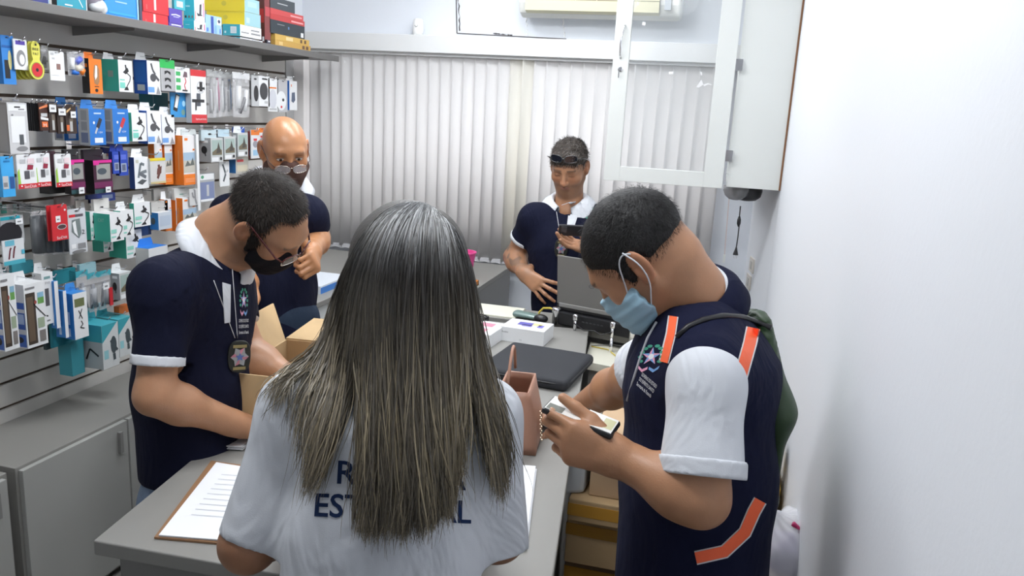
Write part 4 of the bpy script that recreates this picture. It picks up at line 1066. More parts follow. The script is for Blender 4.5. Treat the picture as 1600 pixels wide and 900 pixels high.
    hs.ell(Pq(0, .092, -.034), (.072*H, .075*H, .086*H), RH, k=.012, op='s'); hs.cap(Pq(-.045, .066, .080), Pq(.045, .066, .080), .020, .020, k=.02); hs.ell(Pq(0, -.05, -.085), (.2, .12, .055), RH, k=.01, op='s')
    for x in (-1, 1): hs.ell(Pq(x*.095, .0, .0), (.03*H, .026*H, .040*H), RH, k=.008, op='s')
    hs.post = lambda P: (.0025*snoise(P, 120, 31)).astype(np.float32)
    ho = sdf_obj('hair', hs, mat('hair_grey_brown', (.040, .032, .027), .75, bump=1, bscale=90), t, h=.004)
    V = BV[ho.name][0]
    hair_tufts(ho, V, np.ones(len(V), bool), RH, hc, lambda P, rs: (np.array([.060, .047, .038])*(.4+1.6*rs.rand(len(P)))[:, None]+(rs.rand(len(P)) < .15)[:, None]*.14), .014, 6000, wid=.0008, seed=3, flow=lambda P, N: np.repeat((RH@V3(.2, .8, -.3))[None], len(P), 0), lift=.45, jit=.9)
    # sunglasses on the head
    g = MB(); gl = MB(); fr_ = mat('glossy_black_frame', (.01, .01, .012), .12, coat=1)
    rim = []
    for x in (-1, 1):
        for yy in (0,):
            c0 = Pq(x*.033, .094, .092); rx_, rz_ = .028*H, .016*H; a1 = RH@unit(V3(1, -x*.28, 0)); a2 = RH@unit(V3(0, -.35, 1))
            pts = [c0+a1*rx_*math.copysign(abs(math.cos(a))**.7, math.cos(a))+a2*rz_*math.copysign(abs(math.sin(a))**.7, math.sin(a)) for a in np.linspace(0, 2*math.pi, 25)]
            g.tube(pts, .0022, fr_, 6, cap=False); gl.prism(pts[:-1], unit(np.cross(a1, a2))*.0015, mat('dark_lens', (.012, .014, .02), .06, coat=1))
        g.tube([Pq(x*.061, .086, .092), Pq(x*.086, .05, .078), Pq(x*.092, .0, .045), Pq(x*.090, -.03, .025)], .0022, fr_, 6)
    g.tube([Pq(-.008, .098, .094), Pq(0, .101, .097), Pq(.008, .098, .094)], .0022, fr_, 6)
    sg = thing('sunglasses', Pq(0, .085, .085), 'black sunglasses pushed up on the hair of the man at the back', 'sunglasses')
    obj('frame', g, sg, smooth=True); obj('lenses', gl, sg)
    # lanyard, badge
    rc = at(878, 387, D-.17); cth = None
    hit = bv.ray_cast(Vector(rc-CF*.2), Vector(CF), 1.0)[0]; rc = np.array(hit)-CF*.012
    Rb = frame(-unit(CF*V3(1, 1, 0)), V3(0, 0, 1)); 
    ln = thing('badge_lanyard', rc, 'badge on a white cord round the neck of the man at the back', 'badge')
    badge(ln, rc-Rb[:, 1]*.002, Rb, .080, .056)
    for a_, b_ in (((868, 322), (876, 372)), ((902, 338), (881, 372))):
        mb = MB(); pts = []
        for q in np.linspace(0, 1, 12):
            px, py = a_[0]+(b_[0]-a_[0])*q, a_[1]+(b_[1]-a_[1])*q; hp = bv.ray_cast(Vector(at(px, py, 2.5)), Vector(unit(ray(px, py))), 2.5)[0]
            pts.append(np.array(hp)-CF*.003 if hp is not None else at(px, py, D-.12))
        mb.tube(pts, .0014, mat('cord_white', (.6, .6, .62), .6), 5); obj('cord', mb, ln, smooth=True)
    # phone
    pc_ = at(894, 360, D-.262); U_ = unit(at(920, 362, D-.26)-at(880, 360, D-.26)); Wp = unit(V3(0, -.45, .9)-U_*(V3(0, -.45, .9)@U_)); Np = np.cross(U_, Wp)
    ph = thing('smartphone', pc_, 'dark smartphone held by the man at the back', 'phone')
    b = obj('case', MB().obox(pc_, U_, Wp, Np, (.056, .026, .005), mat('phone_case_dark', (.03, .03, .035), .3)), ph, bevel=.004)
    fs_ = Np if Np@CF < 0 else -Np
    obj('camera_bump', MB().obox(pc_-U_*.034+Wp*.006+fs_*.0055, U_, Wp, fs_, (.012, .014, .0015), mat('camera_glass', (.08, .08, .09), .1)), ph, bevel=.001)
    obj('screen', MB().obox(pc_-fs_*.0055, U_, Wp, fs_, (.052, .023, .0006), mat('phone_screen_lit', (.3, .35, .4), .1, emit=(.6, .7, .8, .6))), ph)
back_man()

# ---------------------------------------------------------------- 2. bald man
def bald_man():
    D = 2.66
    hc = at(445, 236, D); H = .93
    look = unit(CP-hc); side = unit(np.cross(look, V3(0, 0, 1)))
    fwd = unit(look*V3(1, 1, 0)); fwd = unit(fwd+side*-.20)           # turned a little to image right
    pv = at(425, 520, D+.05)
    t = thing('person', (pv[0], pv[1], 0), 'bald man in navy polo, brown face mask and low glasses, standing by the product wall', 'person')
    RH = frame(fwd+V3(0, 0, -.38), V3(0, 0, 1)+np.cross(fwd, V3(0, 0, 1))*.06)
    bf = unit(V3(.62, -.78, 0)); rt = unit(np.cross(bf, V3(0, 0, 1)))    # chest direction; rt = image left
    nb = at(431, 290, D+.05); ch = at(420, 370, D+.05); wa = at(425, 450, D+.05); pe = at(428, 520, D+.05)
    shA = at(360, 334, D+.05); shB = at(479, 336, D+.0)
    elA = at(350, 420, D+.1); wrA = at(388, 440, D-.22); elB = at(494, 372, D+.08); wrB = at(487, 392, D-.12)
    s = SDF(); head_sdf(s, hc, RH, H)
    s.cap(hc+RH@V3(0, -.03, -.05), nb+V3(0, .0, -.02), .056, .064, k=.03)
    torso(s, pe, wa, ch, nb, rt, (.12, .12, .13, .09), (.09, .09, .085, .045))
    arm_sdf(s, shA, elA, wrA, (.048, .041, .027)); arm_sdf(s, shB, elB, wrB, (.048, .044, .029))
    # thumb-up fist
    dB = unit(at(490, 412, D-.20)-wrB)
    hand_sdf(s, wrB, dB, unit(at(470, 405, D-.14)-wrB)+V3(0, -.2, 0), 1, [(1.2, 1.5, .8), (1.2, 1.5, .8), (1.2, 1.5, .8), (1.2, 1.45, .7)], thumb=(-.3, .0), sc_=1.02, spread=.02, tdir=at(482, 385, D-.22)-at(490, 400, D-.18))
    dA = unit(at(396, 474, D-.34)-at(388, 440, D-.3))
    hand_sdf(s, wrA, dA, V3(-.4, -.6, .1), -1, [(.4, .5, .4), (.5, .6, .4), (.6, .7, .4), (.65, .7, .4)], thumb=(.3, .2), sc_=1.0, spread=.1)
    base = (.45, .21, .098)
    sdf_obj('body', s, skin_mat('warm', .33), t, h=.0033, color=head_color(hc, RH, H, base, brow=(.20, .10, .06)))
    Pq = lambda x, y, z: hc+RH@(V3(x, y, z)*H)
    for x in (-1, 1):
        e = MB(); c0 = Pq(x*.032, .0835, .0095); fy = RH[:, 1]; rx_ = RH[:, 0]; uz = RH[:, 2]
        K = 14; w1, h1 = .0125, .0048
        ring = lambda sx, sz, o_: [c0+rx_*sx*math.cos(a)+uz*sz*math.sin(a)+fy*(o_-abs(math.cos(a))*.004*sx/.0125) for a in np.linspace(0, 2*math.pi, K+1)[:-1]]
        e.add(ring(w1, h1, .0085)+[c0+fy*.0105], [(k, (k+1) % K, K) for k in range(K)], mat('eye_white', (.62, .58, .55), .2))
        e.add([q+fy*.0012 for q in ring(.0052, .0045, .0098)]+[c0+fy*.0118], [(k, (k+1) % K, K) for k in range(K)], mat('iris_brown', (.035, .018, .01), .1))
        obj('eye', e, t, smooth=True, fix=False)
        e = MB(); e.tube([c0+rx_*u_*.014+uz*(.0055-.22*(u_*.014)**2/.0125)+fy*(.0085-abs(u_)*.004) for u_ in np.linspace(-1, 1, 9)], .0016, mat('eyelid_line', (.16, .08, .05), .6), 6); obj('eyelid', e, t, smooth=True)
    # mask
    ms = SDF(); ms.ell(Pq(0, .036, -.048), (.068*H, .073*H, .056*H), RH, k=.02); ms.cap(Pq(0, .10, -.018), Pq(0, .085, -.088), .020, .022, k=.04); ms.ell(Pq(0, .065, -.10), (.035, .03, .022), RH, k=.02)
    ms.cap(Pq(-.06, .02, -.05), Pq(-.02, .065, -.09), .022, .02, k=.03); ms.cap(Pq(.06, .02, -.05), Pq(.02, .065, -.09), .022, .02, k=.03)
    ms.cut(Pq(0, .02, 0), -RH[:, 1]*.9+RH[:, 2]*-.15); ms.cut(Pq(0, .0, -.004), RH[:, 2]-RH[:, 1]*.10); ms.cut(Pq(0, 0, -.125), -RH[:, 2])
    mk = sdf_obj('face_mask', ms, m_fabric('brown_mask_cloth', (.085, .045, .036), .2), t, h=.003)
    mb = MB()
    for x in (-1, 1): mb.tube([Pq(x*.062, .025, -.015), Pq(x*.074, .0, .01), Pq(x*.079, -.022, .022), Pq(x*.078, -.03, .0), Pq(x*.070, -.01, -.04), Pq(x*.062, .022, -.06)], .0015, mat('brown_elastic', (.06, .035, .03), .7), 5)
    obj('ear_loop', mb, mk, smooth=True)
    # glasses low on the nose
    gt = thing('glasses', Pq(0, .12, -.015), 'thin metal reading glasses low on the bald man\'s nose', 'glasses')
    mb = MB(); gl = MB(); mm = mat('thin_metal_frame', (.55, .5, .45), .25, metal=1)
    for x in (-1, 1):
        c0 = Pq(x*.030, .119, -.016); a1 = RH@unit(V3(1, -x*.25, 0)); a2 = RH@unit(V3(0, -.3, 1))
        pts = [c0+a1*.0235*math.copysign(abs(math.cos(a))**.75, math.cos(a))+a2*.0125*math.copysign(abs(math.sin(a))**.75, math.sin(a)) for a in np.linspace(0, 2*math.pi, 25)]
        mb.tube(pts, .0011, mm, 6, cap=False); gl.add(pts[:-1], [tuple(range(24))], clear_mat('spectacle_lens', (.95, .95, 1), .22, .02))
        mb.tube([Pq(x*.053, .112, -.013), Pq(x*.072, .085, .0), Pq(x*.083, .0, .024), Pq(x*.080, -.022, .018)], .0013, mat('dark_temple', (.05, .03, .03), .3), 6)
    mb.tube([Pq(-.008, .121, -.013), Pq(0, .123, -.010), Pq(.008, .121, -.013)], .0011, mm, 6)
    obj('frame', mb, gt, smooth=True); obj('lenses', gl, gt, fix=False)
    # polo
    s = SDF(); torso(s, pe, wa, ch, nb, rt, (.145, .146, .155, .11), (.118, .118, .112, .062))
    for sh, el, q in ((shA, elA, .55), (shB, elB, .62)):
        s.cap(nb-V3(0, 0, .045), sh, .048, .052, k=.05); s.cap(sh-V3(0, 0, .01), ch+(sh-ch)*.40+V3(0, 0, .02), .048, .078, k=.09); e = sh+(el-sh)*q; s.cap(sh, e+(el-sh)*.2, .055, .060, k=.03); s.lcut(e, el-sh, .09)
    s.cap(nb+V3(.01, -.01, -.02), nb+V3(0, -.01, .1), .060, .060, k=.01, op='s')
    s.cut(pe+V3(0, 0, -.01), V3(0, 0, -1)); s.post = folds(.0035, 16, 14)
    sh_o = polo_shirt(t, s)
    for sh, el, q in ((shA, elA, .55), (shB, elB, .62)):
        s = SDF(); e = sh+(el-sh)*q; s.cap(sh, el, .0615, .0615); s.cut(e+unit(el-sh)*.002, el-sh); s.cut(e-unit(el-sh)*.018, sh-el); sdf_obj('sleeve_cuff', s, WHITE, t, h=.004)
    Rc = frame(bf+V3(0, 0, -.28), V3(0, 0, 1)); collar(t, nb+V3(0, 0, .012), Rc, .067, .066, WHITE, h=.030, drop=.055, point=.045, gap=.38, flare=.038)
    trousers(t, pe+rt*.085+V3(0, 0, -.05), pe-rt*.085+V3(0, 0, -.05), V3(pe[0]-.08, pe[1]-.07, .5), V3(pe[0]+.08, pe[1]+.04, .5), V3(pe[0]-.10, pe[1]-.05, 0), V3(pe[0]+.08, pe[1]+.08, 0), m=m_fabric('dark_denim', (.025, .04, .07), .5))
    shoes(t, V3(pe[0]-.10, pe[1]-.05, 0), V3(pe[0]+.08, pe[1]+.08, 0), bf)
bald_man()
# ---------------------------------------------------------------- 3. bent man with glasses at the counter
def bent_man():
    D = 1.84
    bf = unit(V3(.95, -.32, 0)); rt = unit(np.cross(bf, V3(0, 0, 1)))
    pe = at(303, 715, D+.06); t = thing('person', (pe[0], pe[1], 0), 'man in navy polo bent over the counter at the left, black mask and glasses', 'person')
    H = .91
    RH = frame(CR*.63-CU*.72+CF*.16, CR*.64+CU*.47-CF*.58)
    hc = at(380, 360, D-.10)-RH@V3(.083, -.012, .006)*H
    nb = at(330, 400, D+.03); ch = at(306, 490, D+.05); wa = at(300, 610, D+.07)
    shA = at(258, 452, D-.13); shB = at(352, 462, D+.20); elA = at(242, 618, D-.14); wrA = at(374, 664, D+.02)
    elB = at(392, 560, D+.17); wrB = at(452, 590, D+.14)
    s = SDF(); head_sdf(s, hc, RH, H)
    s.chain([hc+RH@V3(0, -.035, -.035), (hc+RH@V3(0, -.05, -.09)+nb)/2+V3(-.0, 0, .012), nb+V3(-.01, 0, -.02)], [.060, .060, .068], k=.03)
    s.cap(hc+RH@V3(0, .03, -.07), nb+bf*.03, .035, .045, k=.04)
    torso(s, pe, wa, ch, nb, rt, (.12, .12, .13, .09), (.10, .10, .095, .05))
    arm_sdf(s, shA, elA, wrA, (.045, .040, .029)); arm_sdf(s, shB, elB, wrB, (.050, .043, .029))
    hand_sdf(s, wrA, at(420, 674, D+.10)-wrA, V3(.1, .1, -1), -1, [(.25, .35, .3)]*4, thumb=(.3, .1), spread=.12)
    hand_sdf(s, wrB, at(490, 612, D+.16)-wrB, V3(.1, .1, -1), 1, [(.3, .4, .3)]*4, thumb=(.3, .2), spread=.1)
    base = (.46, .235, .13)
    sdf_obj('body', s, skin_mat('fair', .45), t, h=.003, color=head_color(hc, RH, H, base, stubble=.9, brow=(.08, .05, .04)))
    Pq = lambda x, y, z: hc+RH@(V3(x, y, z)*H)
    # mask and loops
    ms = SDF(); ms.ell(Pq(0, .036, -.048), (.069*H, .073*H, .056*H), RH, k=.02); ms.cap(Pq(0, .098, -.030), Pq(0, .086, -.088), .018, .022, k=.04); ms.ell(Pq(0, .065, -.10), (.035, .03, .022), RH, k=.02)
    for x in (-1, 1): ms.cap(Pq(x*.06, .018, -.05), Pq(x*.02, .065, -.09), .023, .02, k=.03)
    ms.cut(Pq(0, .028, 0), -RH[:, 1]*.95-RH[:, 2]*.1); ms.cut(Pq(0, .0, -.012), RH[:, 2]-RH[:, 1]*.12)
    mk = sdf_obj('face_mask', ms, m_fabric('black_mask_cloth', (.012, .012, .016), .2), t, h=.003)
    mb = MB()
    for x in (-1, 1): mb.tube([Pq(x*.064, .03, -.03), Pq(x*.076, .006, .012), Pq(x*.086, -.016, .036), Pq(x*.084, -.034, .010), Pq(x*.076, -.022, -.03), Pq(x*.066, .02, -.07)], .0018, m_black, 6)
    obj('ear_loop', mb, mk, smooth=True)
    # glasses
    gt = thing('glasses', Pq(0, .115, 0), 'dark red framed glasses on the man bent over the counter', 'glasses'); mb = MB(); gl = MB(); mm = mat('dark_red_frame', (.09, .012, .014), .25, coat=.5)
    for x in (-1, 1):
        c0 = Pq(x*.032, .113, .000); a1 = RH@unit(V3(1, -x*.25, 0)); a2 = RH@unit(V3(0, -.15, 1))
        pts = [c0+a1*.0255*math.copysign(abs(math.cos(a))**.7, math.cos(a))+a2*.0155*math.copysign(abs(math.sin(a))**.7, math.sin(a)) for a in np.linspace(0, 2*math.pi, 25)]
        mb.tube(pts[:13], .0018, mm, 6); mb.tube(pts[12:], .0009, m_chrome, 6); gl.add(pts[:-1], [tuple(range(24))], clear_mat('spectacle_lens', (.95, .95, 1), .22, .02))
        mb.tube([Pq(x*.058, .108, .004), Pq(x*.072, .088, .010), Pq(x*.086, .0, .038), Pq(x*.083, -.018, .036)], .0022, mm, 6)
    mb.tube([Pq(-.008, .115, .003), Pq(0, .118, .005), Pq(.008, .115, .003)], .0016, mm, 6)
    obj('frame', mb, gt, smooth=True); obj('lenses', gl, gt, fix=False)
    # hair
    hs = SDF(); hs.ell(Pq(0, -.014, .042), (.081*H, .101*H, .087*H), RH)
    hs.ell(Pq(0, .112, .034), (.074*H, .078*H, .088*H), RH, k=.012, op='s'); [hs.ell(Pq(x*.056, .078, .058), (.036*H, .050*H, .052*H), RH, k=.012, op='s') for x in (-1, 1)]; hs.ell(Pq(0, -.03, -.090), (.2, .12, .055), RH, k=.01, op='s')
    for x in (-1, 1): hs.ell(Pq(x*.098, -.012, -.004), (.034*H, .027*H, .040*H), RH, k=.005, op='s'); hs.cap(Pq(x*.066, .022, .0), Pq(x*.064, .022, -.045), .014, .010, k=.012)
    hs.post = lambda P: (.0018*snoise(P, 120, 41)).astype(np.float32)
    ho = sdf_obj('hair', hs, mat('hair_dark_brown', (.022, .017, .014), .75, bump=.9, bscale=220), t, h=.0035)
    V = BV[ho.name][0]
    hair_tufts(ho, V, np.ones(len(V), bool), RH, hc, lambda P, rs: np.array([.026, .019, .015])*(.35+1.5*rs.rand(len(P))**2)[:, None]+(rs.rand(len(P)) < .04)[:, None]*.05, .010, 16000, wid=.00045, seed=5, flow=lambda P, N: (RH@V3(.1, .7, -.5))+(P-Pq(0, -.05, .10))*6, lift=.6, jit=.45)
    # shirt
    s = SDF(); torso(s, pe+V3(0, 0, -.02), wa, ch, nb, rt, (.130, .135, .142, .10), (.112, .120, .112, .062))
    for sh, el, q in ((shA, elA, .70), (shB, elB, .48)):
        s.cap(nb-V3(.0, 0, .045), sh, .052, .052, k=.06); s.cap(sh-V3(0, 0, .01), ch+(sh-ch)*.40+V3(0, 0, .02), .048, .078, k=.09); e = sh+(el-sh)*q; s.cap(sh, e+(el-sh)*.15, .053, .055, k=.04); s.lcut(e, el-sh, .095)
    up = unit(hc+RH@V3(0, -.04, -.06)-nb); s.cap(nb+up*.0, nb+up*.1, .058, .058, k=.01, op='s')
    s.cut(pe+V3(0, 0, -.035), V3(0, 0, -1)); s.post = folds(.0045, 15, 24)
    so = polo_shirt(t, s, h=.004); bv = bvh_of(so)
    for sh, el, q in ((shA, elA, .70), (shB, elB, .48)):
        s = SDF(); e = sh+(el-sh)*q; s.cap(sh, el, .0565, .0565); s.cut(e+unit(el-sh)*.003, el-sh); s.cut(e-unit(el-sh)*.020, sh-el); sdf_obj('sleeve_cuff', s, WHITE, t, h=.0035)
    Rc = frame(bf-up*(bf@up)+V3(.0, 0, .0), up); collar(t, nb+up*.022+bf*.012, Rc, .062, .068, WHITE, h=.024, drop=.036, point=.050, gap=.36, flare=.020)
    vd = unit(CF)
    mb = MB(); o = at(354, 478, D-.3)
    P_ = [(346, 432), (362, 436), (361, 512), (350, 514)]; o0 = at(354, 475, 1.4); ax, ay = CR, CU; sc0 = 1.4/FOC
    decal(mb, bv, [((x-354)*sc0*1.0, -(y-475)*sc0) for x, y in P_], [(0, 1, 2, 3)], o0, ax, ay, unit(ray(354, 475)), WHITE, off=.003); obj('placket', mb, t, fix=False, solid=.002)
    mb = MB(); crest(mb, bv, at(381, 474, 1.45), CR*.34, CU, unit(ray(381, 474)), .031); obj('embroidered_crest', mb, t, fix=False)
    # badge
    rc = at(373, 556, D-.20); hit = bv.ray_cast(Vector(at(373, 556, 1.2)), Vector(unit(ray(373, 556))), 1.5)[0]
    rc = (np.array(hit) if hit is not None else rc)-unit(ray(373, 556))*.02
    Rb = frame(unit(V3(.80, -.75, 0)), V3(.03, .05, 1)); ln = thing('badge_lanyard', rc, 'black and gold badge hanging on a white cord from the bent man\'s neck', 'badge'); badge(ln, rc, Rb, .078, .052)
    for a_, b_ in (((335, 438), (368, 528)), ((364, 420), (372, 528))):
        mb = MB(); pts = []
        for q in np.linspace(0, 1, 14):
            px, py = a_[0]+(b_[0]-a_[0])*q, a_[1]+(b_[1]-a_[1])*q; hp = bv.ray_cast(Vector(at(px, py, 1.2)), Vector(unit(ray(px, py))), 1.2)[0]
            pts.append(np.array(hp)-CF*.004 if hp is not None else at(px, py, D-.12))
        mb.tube(pts, .0011, mat('cord_white', (.6, .6, .62), .6), 5); obj('cord', mb, ln, smooth=True)
    g = V3(pe[0], pe[1], 0)
    trousers(t, pe+rt*.065-bf*.012+V3(0, 0, -.10), pe-rt*.065-bf*.012+V3(0, 0, -.10), g+rt*.10+V3(-.03, 0, .5), g-rt*.08+V3(-.03, 0, .5), g+rt*.10+V3(-.03, 0, 0), g-rt*.10+V3(-.03, 0, 0), m=mat('light_denim', (.16, .22, .32), .85, bump=.5, bscale=700, noise=.15, nscale=30), r=.072)
    shoes(t, g+rt*.10+V3(-.03, 0, 0), g-rt*.10+V3(-.03, 0, 0), bf)
bent_man()

# ---------------------------------------------------------------- 4. man with mask, vest and phone on the right
def vest_man():
    D = 1.37
    bf = unit(V3(-.93, -.30, 0)); rt = unit(np.cross(bf, V3(0, 0, 1))); lf = -rt
    pe = at(1078, 900, D+.03); t = thing('person', (pe[0], pe[1], 0), 'man in navy vest with orange stripes and blue surgical mask looking down at a phone', 'person')
    hc = at(1003, 404, D-.02); H = .90
    RH = frame(-CR*.62-CU*.64+CF*.42, -CR*.68+CU*.70-CF*.06)
    nb = at(1084, 472, D+.01); ch = at(1092, 585, D+.02); wa = at(1088, 740, D+.03)
    shL = at(1104, 594, D-.145); elL = at(1094, 778, D-.18); wrL = at(968, 716, D-.13)
    shR = at(1040, 560, D+.20); elR = at(985, 590, D+.34); wrR = onZ(893, 645, .995)
    s = SDF(); head_sdf(s, hc, RH, H)
    s.chain([hc+RH@V3(0, -.035, -.035), (hc+RH@V3(0, -.045, -.08)+nb)/2-V3(0, 0, .012), nb+V3(.01, 0, -.02)], [.056, .052, .062], k=.03)
    s.cap(hc+RH@V3(0, .02, -.07), nb+bf*.035, .038, .050, k=.04)
    torso(s, pe, wa, ch, nb, rt, (.13, .13, .13, .09), (.10, .10, .095, .05))
    arm_sdf(s, shL, elL, wrL, (.050, .041, .026)); arm_sdf(s, shR, elR, wrR, (.048, .041, .027))
    hdL = at(888, 690, D-.135)-wrL
    nL = unit(CF*.96+CU*.2)
    hand_sdf(s, wrL, hdL, nL, -1, [(.55, 1.0, .6), (.8, 1.1, .6), (.9, 1.1, .6), (1.0, 1.1, .6)], thumb=(.35, .25), spread=.03, tdir=unit(-CR*.70+CU*.66+CF*.10))
    hand_sdf(s, wrR, onZ(838, 652, .972)-wrR, V3(0, 0, -1), 1, [(.12, .15, .1)]*4, thumb=(.1, .0), spread=.22)
    base = (.43, .215, .115)
    sdf_obj('body', s, skin_mat('olive', .45), t, h=.0027, color=head_color(hc, RH, H, base, stubble=.25, brow=(.02, .015, .012)))
    Pq = lambda x, y, z: hc+RH@(V3(x, y, z)*H)
    # surgical mask: flat pleated shell over nose and chin
    ms = SDF(); ms.ell(Pq(0, .040, -.044), (.068*H, .072*H, .056*H), RH, k=.02); ms.cap(Pq(0, .104, -.016), Pq(0, .092, -.086), .016, .024, k=.04); ms.ell(Pq(0, .072, -.095), (.036, .03, .022), RH, k=.02)
    for x in (-1, 1): ms.cap(Pq(x*.052, .035, -.045), Pq(x*.03, .075, -.08), .026, .02, k=.03)
    ms.cut(Pq(0, .030, -.02), -RH[:, 1]*1.0); ms.cut(Pq(0, .05, -.010), RH[:, 2]-RH[:, 1]*.05); ms.cut(Pq(0, 0, -.122), -RH[:, 2])
    def pl(P):
        z = ((P-hc)@RH)[:, 2]; return (.0012*np.sin(z*330)).astype(np.float32)
    ms.post = pl
    mk = sdf_obj('surgical_mask', ms, mat('mask_light_blue', (.36, .58, .72), .7, bump=.2, bscale=300), t, h=.0025)
    mb = MB()
    for x in (-1, 1): mb.tube(sp([Pq(x*.068, .048, -.022), Pq(x*.080, .030, .004), Pq(x*.088, .012, .034), Pq(x*.090, -.010, .044), Pq(x*.086, -.028, .02)]), .0014, WHITE, 6); mb.tube(sp([Pq(x*.090, -.010, .044), Pq(x*.098, -.020, .010), Pq(x*.088, -.008, -.028), Pq(x*.072, .026, -.060), Pq(x*.060, .045, -.080)]), .0014, WHITE, 6)
    obj('ear_loop', mb, mk, smooth=True)
    # hair
    hs = SDF(); hs.ell(Pq(0, -.014, .044), (.083*H, .103*H, .089*H), RH)
    hs.ell(Pq(0, .102, -.008), (.074*H, .072*H, .084*H), RH, k=.010, op='s'); hs.ell(Pq(0, -.03, -.088), (.2, .12, .055), RH, k=.01, op='s')
    for x in (-1, 1): hs.ell(Pq(x*.098, -.012, -.004), (.034*H, .027*H, .040*H), RH, k=.005, op='s'); hs.cap(Pq(x*.068, .016, .010), Pq(x*.066, .018, -.006), .011, .008, k=.012)
    hs.post = lambda P: (.0015*snoise(P, 120, 51)).astype(np.float32)
    ho = sdf_obj('hair', hs, mat('hair_black', (.010, .009, .009), .6, bump=.9, bscale=260), t, h=.0035)
    V = BV[ho.name][0]
    hair_tufts(ho, V, np.ones(len(V), bool), RH, hc, lambda P, rs: np.array([.010, .009, .0085])*(.3+1.4*rs.rand(len(P))**2)[:, None], .006, 16000, wid=.0004, seed=6, flow=lambda P, N: (RH@V3(.1, .7, -.5))+(P-Pq(0, -.06, .10))*6, lift=.35, jit=.35)
    # white polo underneath
    s = SDF(); torso(s, pe, wa, ch, nb, rt, (.135, .135, .145, .10), (.118, .118, .112, .060))
    for sh, el, q in ((shL, elL, .80), (shR, elR, .62)):
        s.cap(nb-V3(0, 0, .045), sh, .046, .050, k=.04); e = sh+(el-sh)*q; s.cap(sh, e+(el-sh)*.15, .051, .0655, k=.04); s.lcut(e, el-sh, .10)
    s.cap(nb, nb+V3(-.03, 0, .1), .060, .060, k=.01, op='s'); s.cut(pe+V3(0, 0, -.0), V3(0, 0, -1)); s.post = folds(.005, 17, 34)
    so = sdf_obj('white_polo_shirt', s, WHITE, t, h=.004, rel=2)
    for sh, el, q in ((shL, elL, .80), (shR, elR, .62)):
        s = SDF(); e = sh+(el-sh)*q; s.cap(sh, el, .0675, .0675); s.cut(e+unit(el-sh)*.003, el-sh); s.cut(e-unit(el-sh)*.024, sh-el); sdf_obj('sleeve_cuff', s, WHITE, t, h=.0035)
    up = unit(hc+RH@V3(0, -.04, -.06)-nb); Rc = frame(bf-up*(bf@up), up)
    collar(t, nb+up*.002+bf*.010, Rc, .056, .060, WHITE, h=.030, drop=.02, point=.03, gap=.5, flare=.0, name='shirt_collar'); collar(t, nb+up*.0+bf*.012, Rc, .064, .070, NAVYV, h=.026, drop=.045, point=.03, gap=.6, flare=.014, name='vest_collar')
    # vest
    s = SDF(); torso(s, pe+V3(0, 0, -.04), wa, ch, nb, rt, (.155, .150, .160, .112), (.130, .130, .128, .074))
    for sh in (shL, shR): s.cap(nb-V3(0, 0, .035), sh+(nb-sh)*.12+V3(0, 0, .004), .054, .062, k=.05)
    s.cap(nb+bf*.0-V3(0, 0, .0)+up*.012, nb+up*.10, .066, .066, k=.008, op='s')
    s.cap(nb+bf*.075+V3(0, 0, .03), nb+bf*.12-V3(0, 0, .10), .040, .016, k=.01, op='s')
    for sh, el, dd in ((shL, elL, lf), (shR, elR, rt)):
        s.ecap(sh+dd*.070+V3(0, 0, .0), sh+dd*.062-V3(0, 0, .10), bf, .064, .055, .056, .05, k=.006, op='s')
    s.cut(pe+V3(0, 0, -.05), V3(0, 0, -1)); s.post = folds(.004, 14, 44)
    vo = sdf_obj('vest', s, NAVYV, t, h=.004, rel=2); bv = bvh_of(vo)
    def img_decal(parent, name, polys, m, off=.002, solid=0, cut=.012):
        mb = MB()
        for P_ in polys:
            cx = sum(p[0] for p in P_)/len(P_); cy = sum(p[1] for p in P_)/len(P_); o = at(cx, cy, 1.0); k = 1.0/FOC
            v2 = [((x-cx)*k, -(y-cy)*k) for x, y in P_]
            # cast each point along its own sight line so that the strip keeps its real place on the cloth
            bm = bmesh.new(); vs = [bm.verts.new((x, y, 0)) for x, y in v2]; bm.faces.new(vs)
            for _ in range(5):
                es = [e for e in bm.edges if e.calc_length() > cut]
                if not es: break
                bmesh.ops.subdivide_edges(bm, edges=es, cuts=1); bmesh.ops.triangulate(bm, faces=bm.faces)
            bm.verts.index_update(); out = []; lastt = None
            for v in bm.verts:
                d = Vector(unit(o+CR*v.co.x+CU*v.co.y-CP)); h_ = bv.ray_cast(Vector(CP)+d*.6, d, 1.6)
                if h_[0] is not None: lastt = (h_[0]-Vector(CP)).length
                out.append(Vector(CP)+d*((lastt or 1.3)-off))
            mb.add(out, [tuple(q.index for q in f.verts) for f in bm.faces], m); bm.free()
        return obj(name, mb, parent, fix=False)
    ORG = mat('fluorescent_orange', (1.0, .15, .05), .5); SIL = mat('reflective_border', (.70, .70, .72), .3)
    def stripe(pts, w):
        L_ = [(x, y-w) for x, y in pts]; return pts+[(x, y) for x, y in reversed(L_)]
    def band(c, w):
        """strip polygon pieces round a centre line of half width w"""
        out = []
        N_ = [];
        for i, (x, y) in enumerate(c):
            a = c[max(i-1, 0)]; b = c[min(i+1, len(c)-1)]; dx, dy = b[0]-a[0], b[1]-a[1]; L_ = math.hypot(dx, dy); N_.append((-dy/L_, dx/L_))
        for i in range(len(c)-1):
            out.append([(c[i][0]+N_[i][0]*w, c[i][1]+N_[i][1]*w), (c[i+1][0]+N_[i+1][0]*w, c[i+1][1]+N_[i+1][1]*w), (c[i+1][0]-N_[i+1][0]*w, c[i+1][1]-N_[i+1][1]*w), (c[i][0]-N_[i][0]*w, c[i][1]-N_[i][1]*w)])
        return out
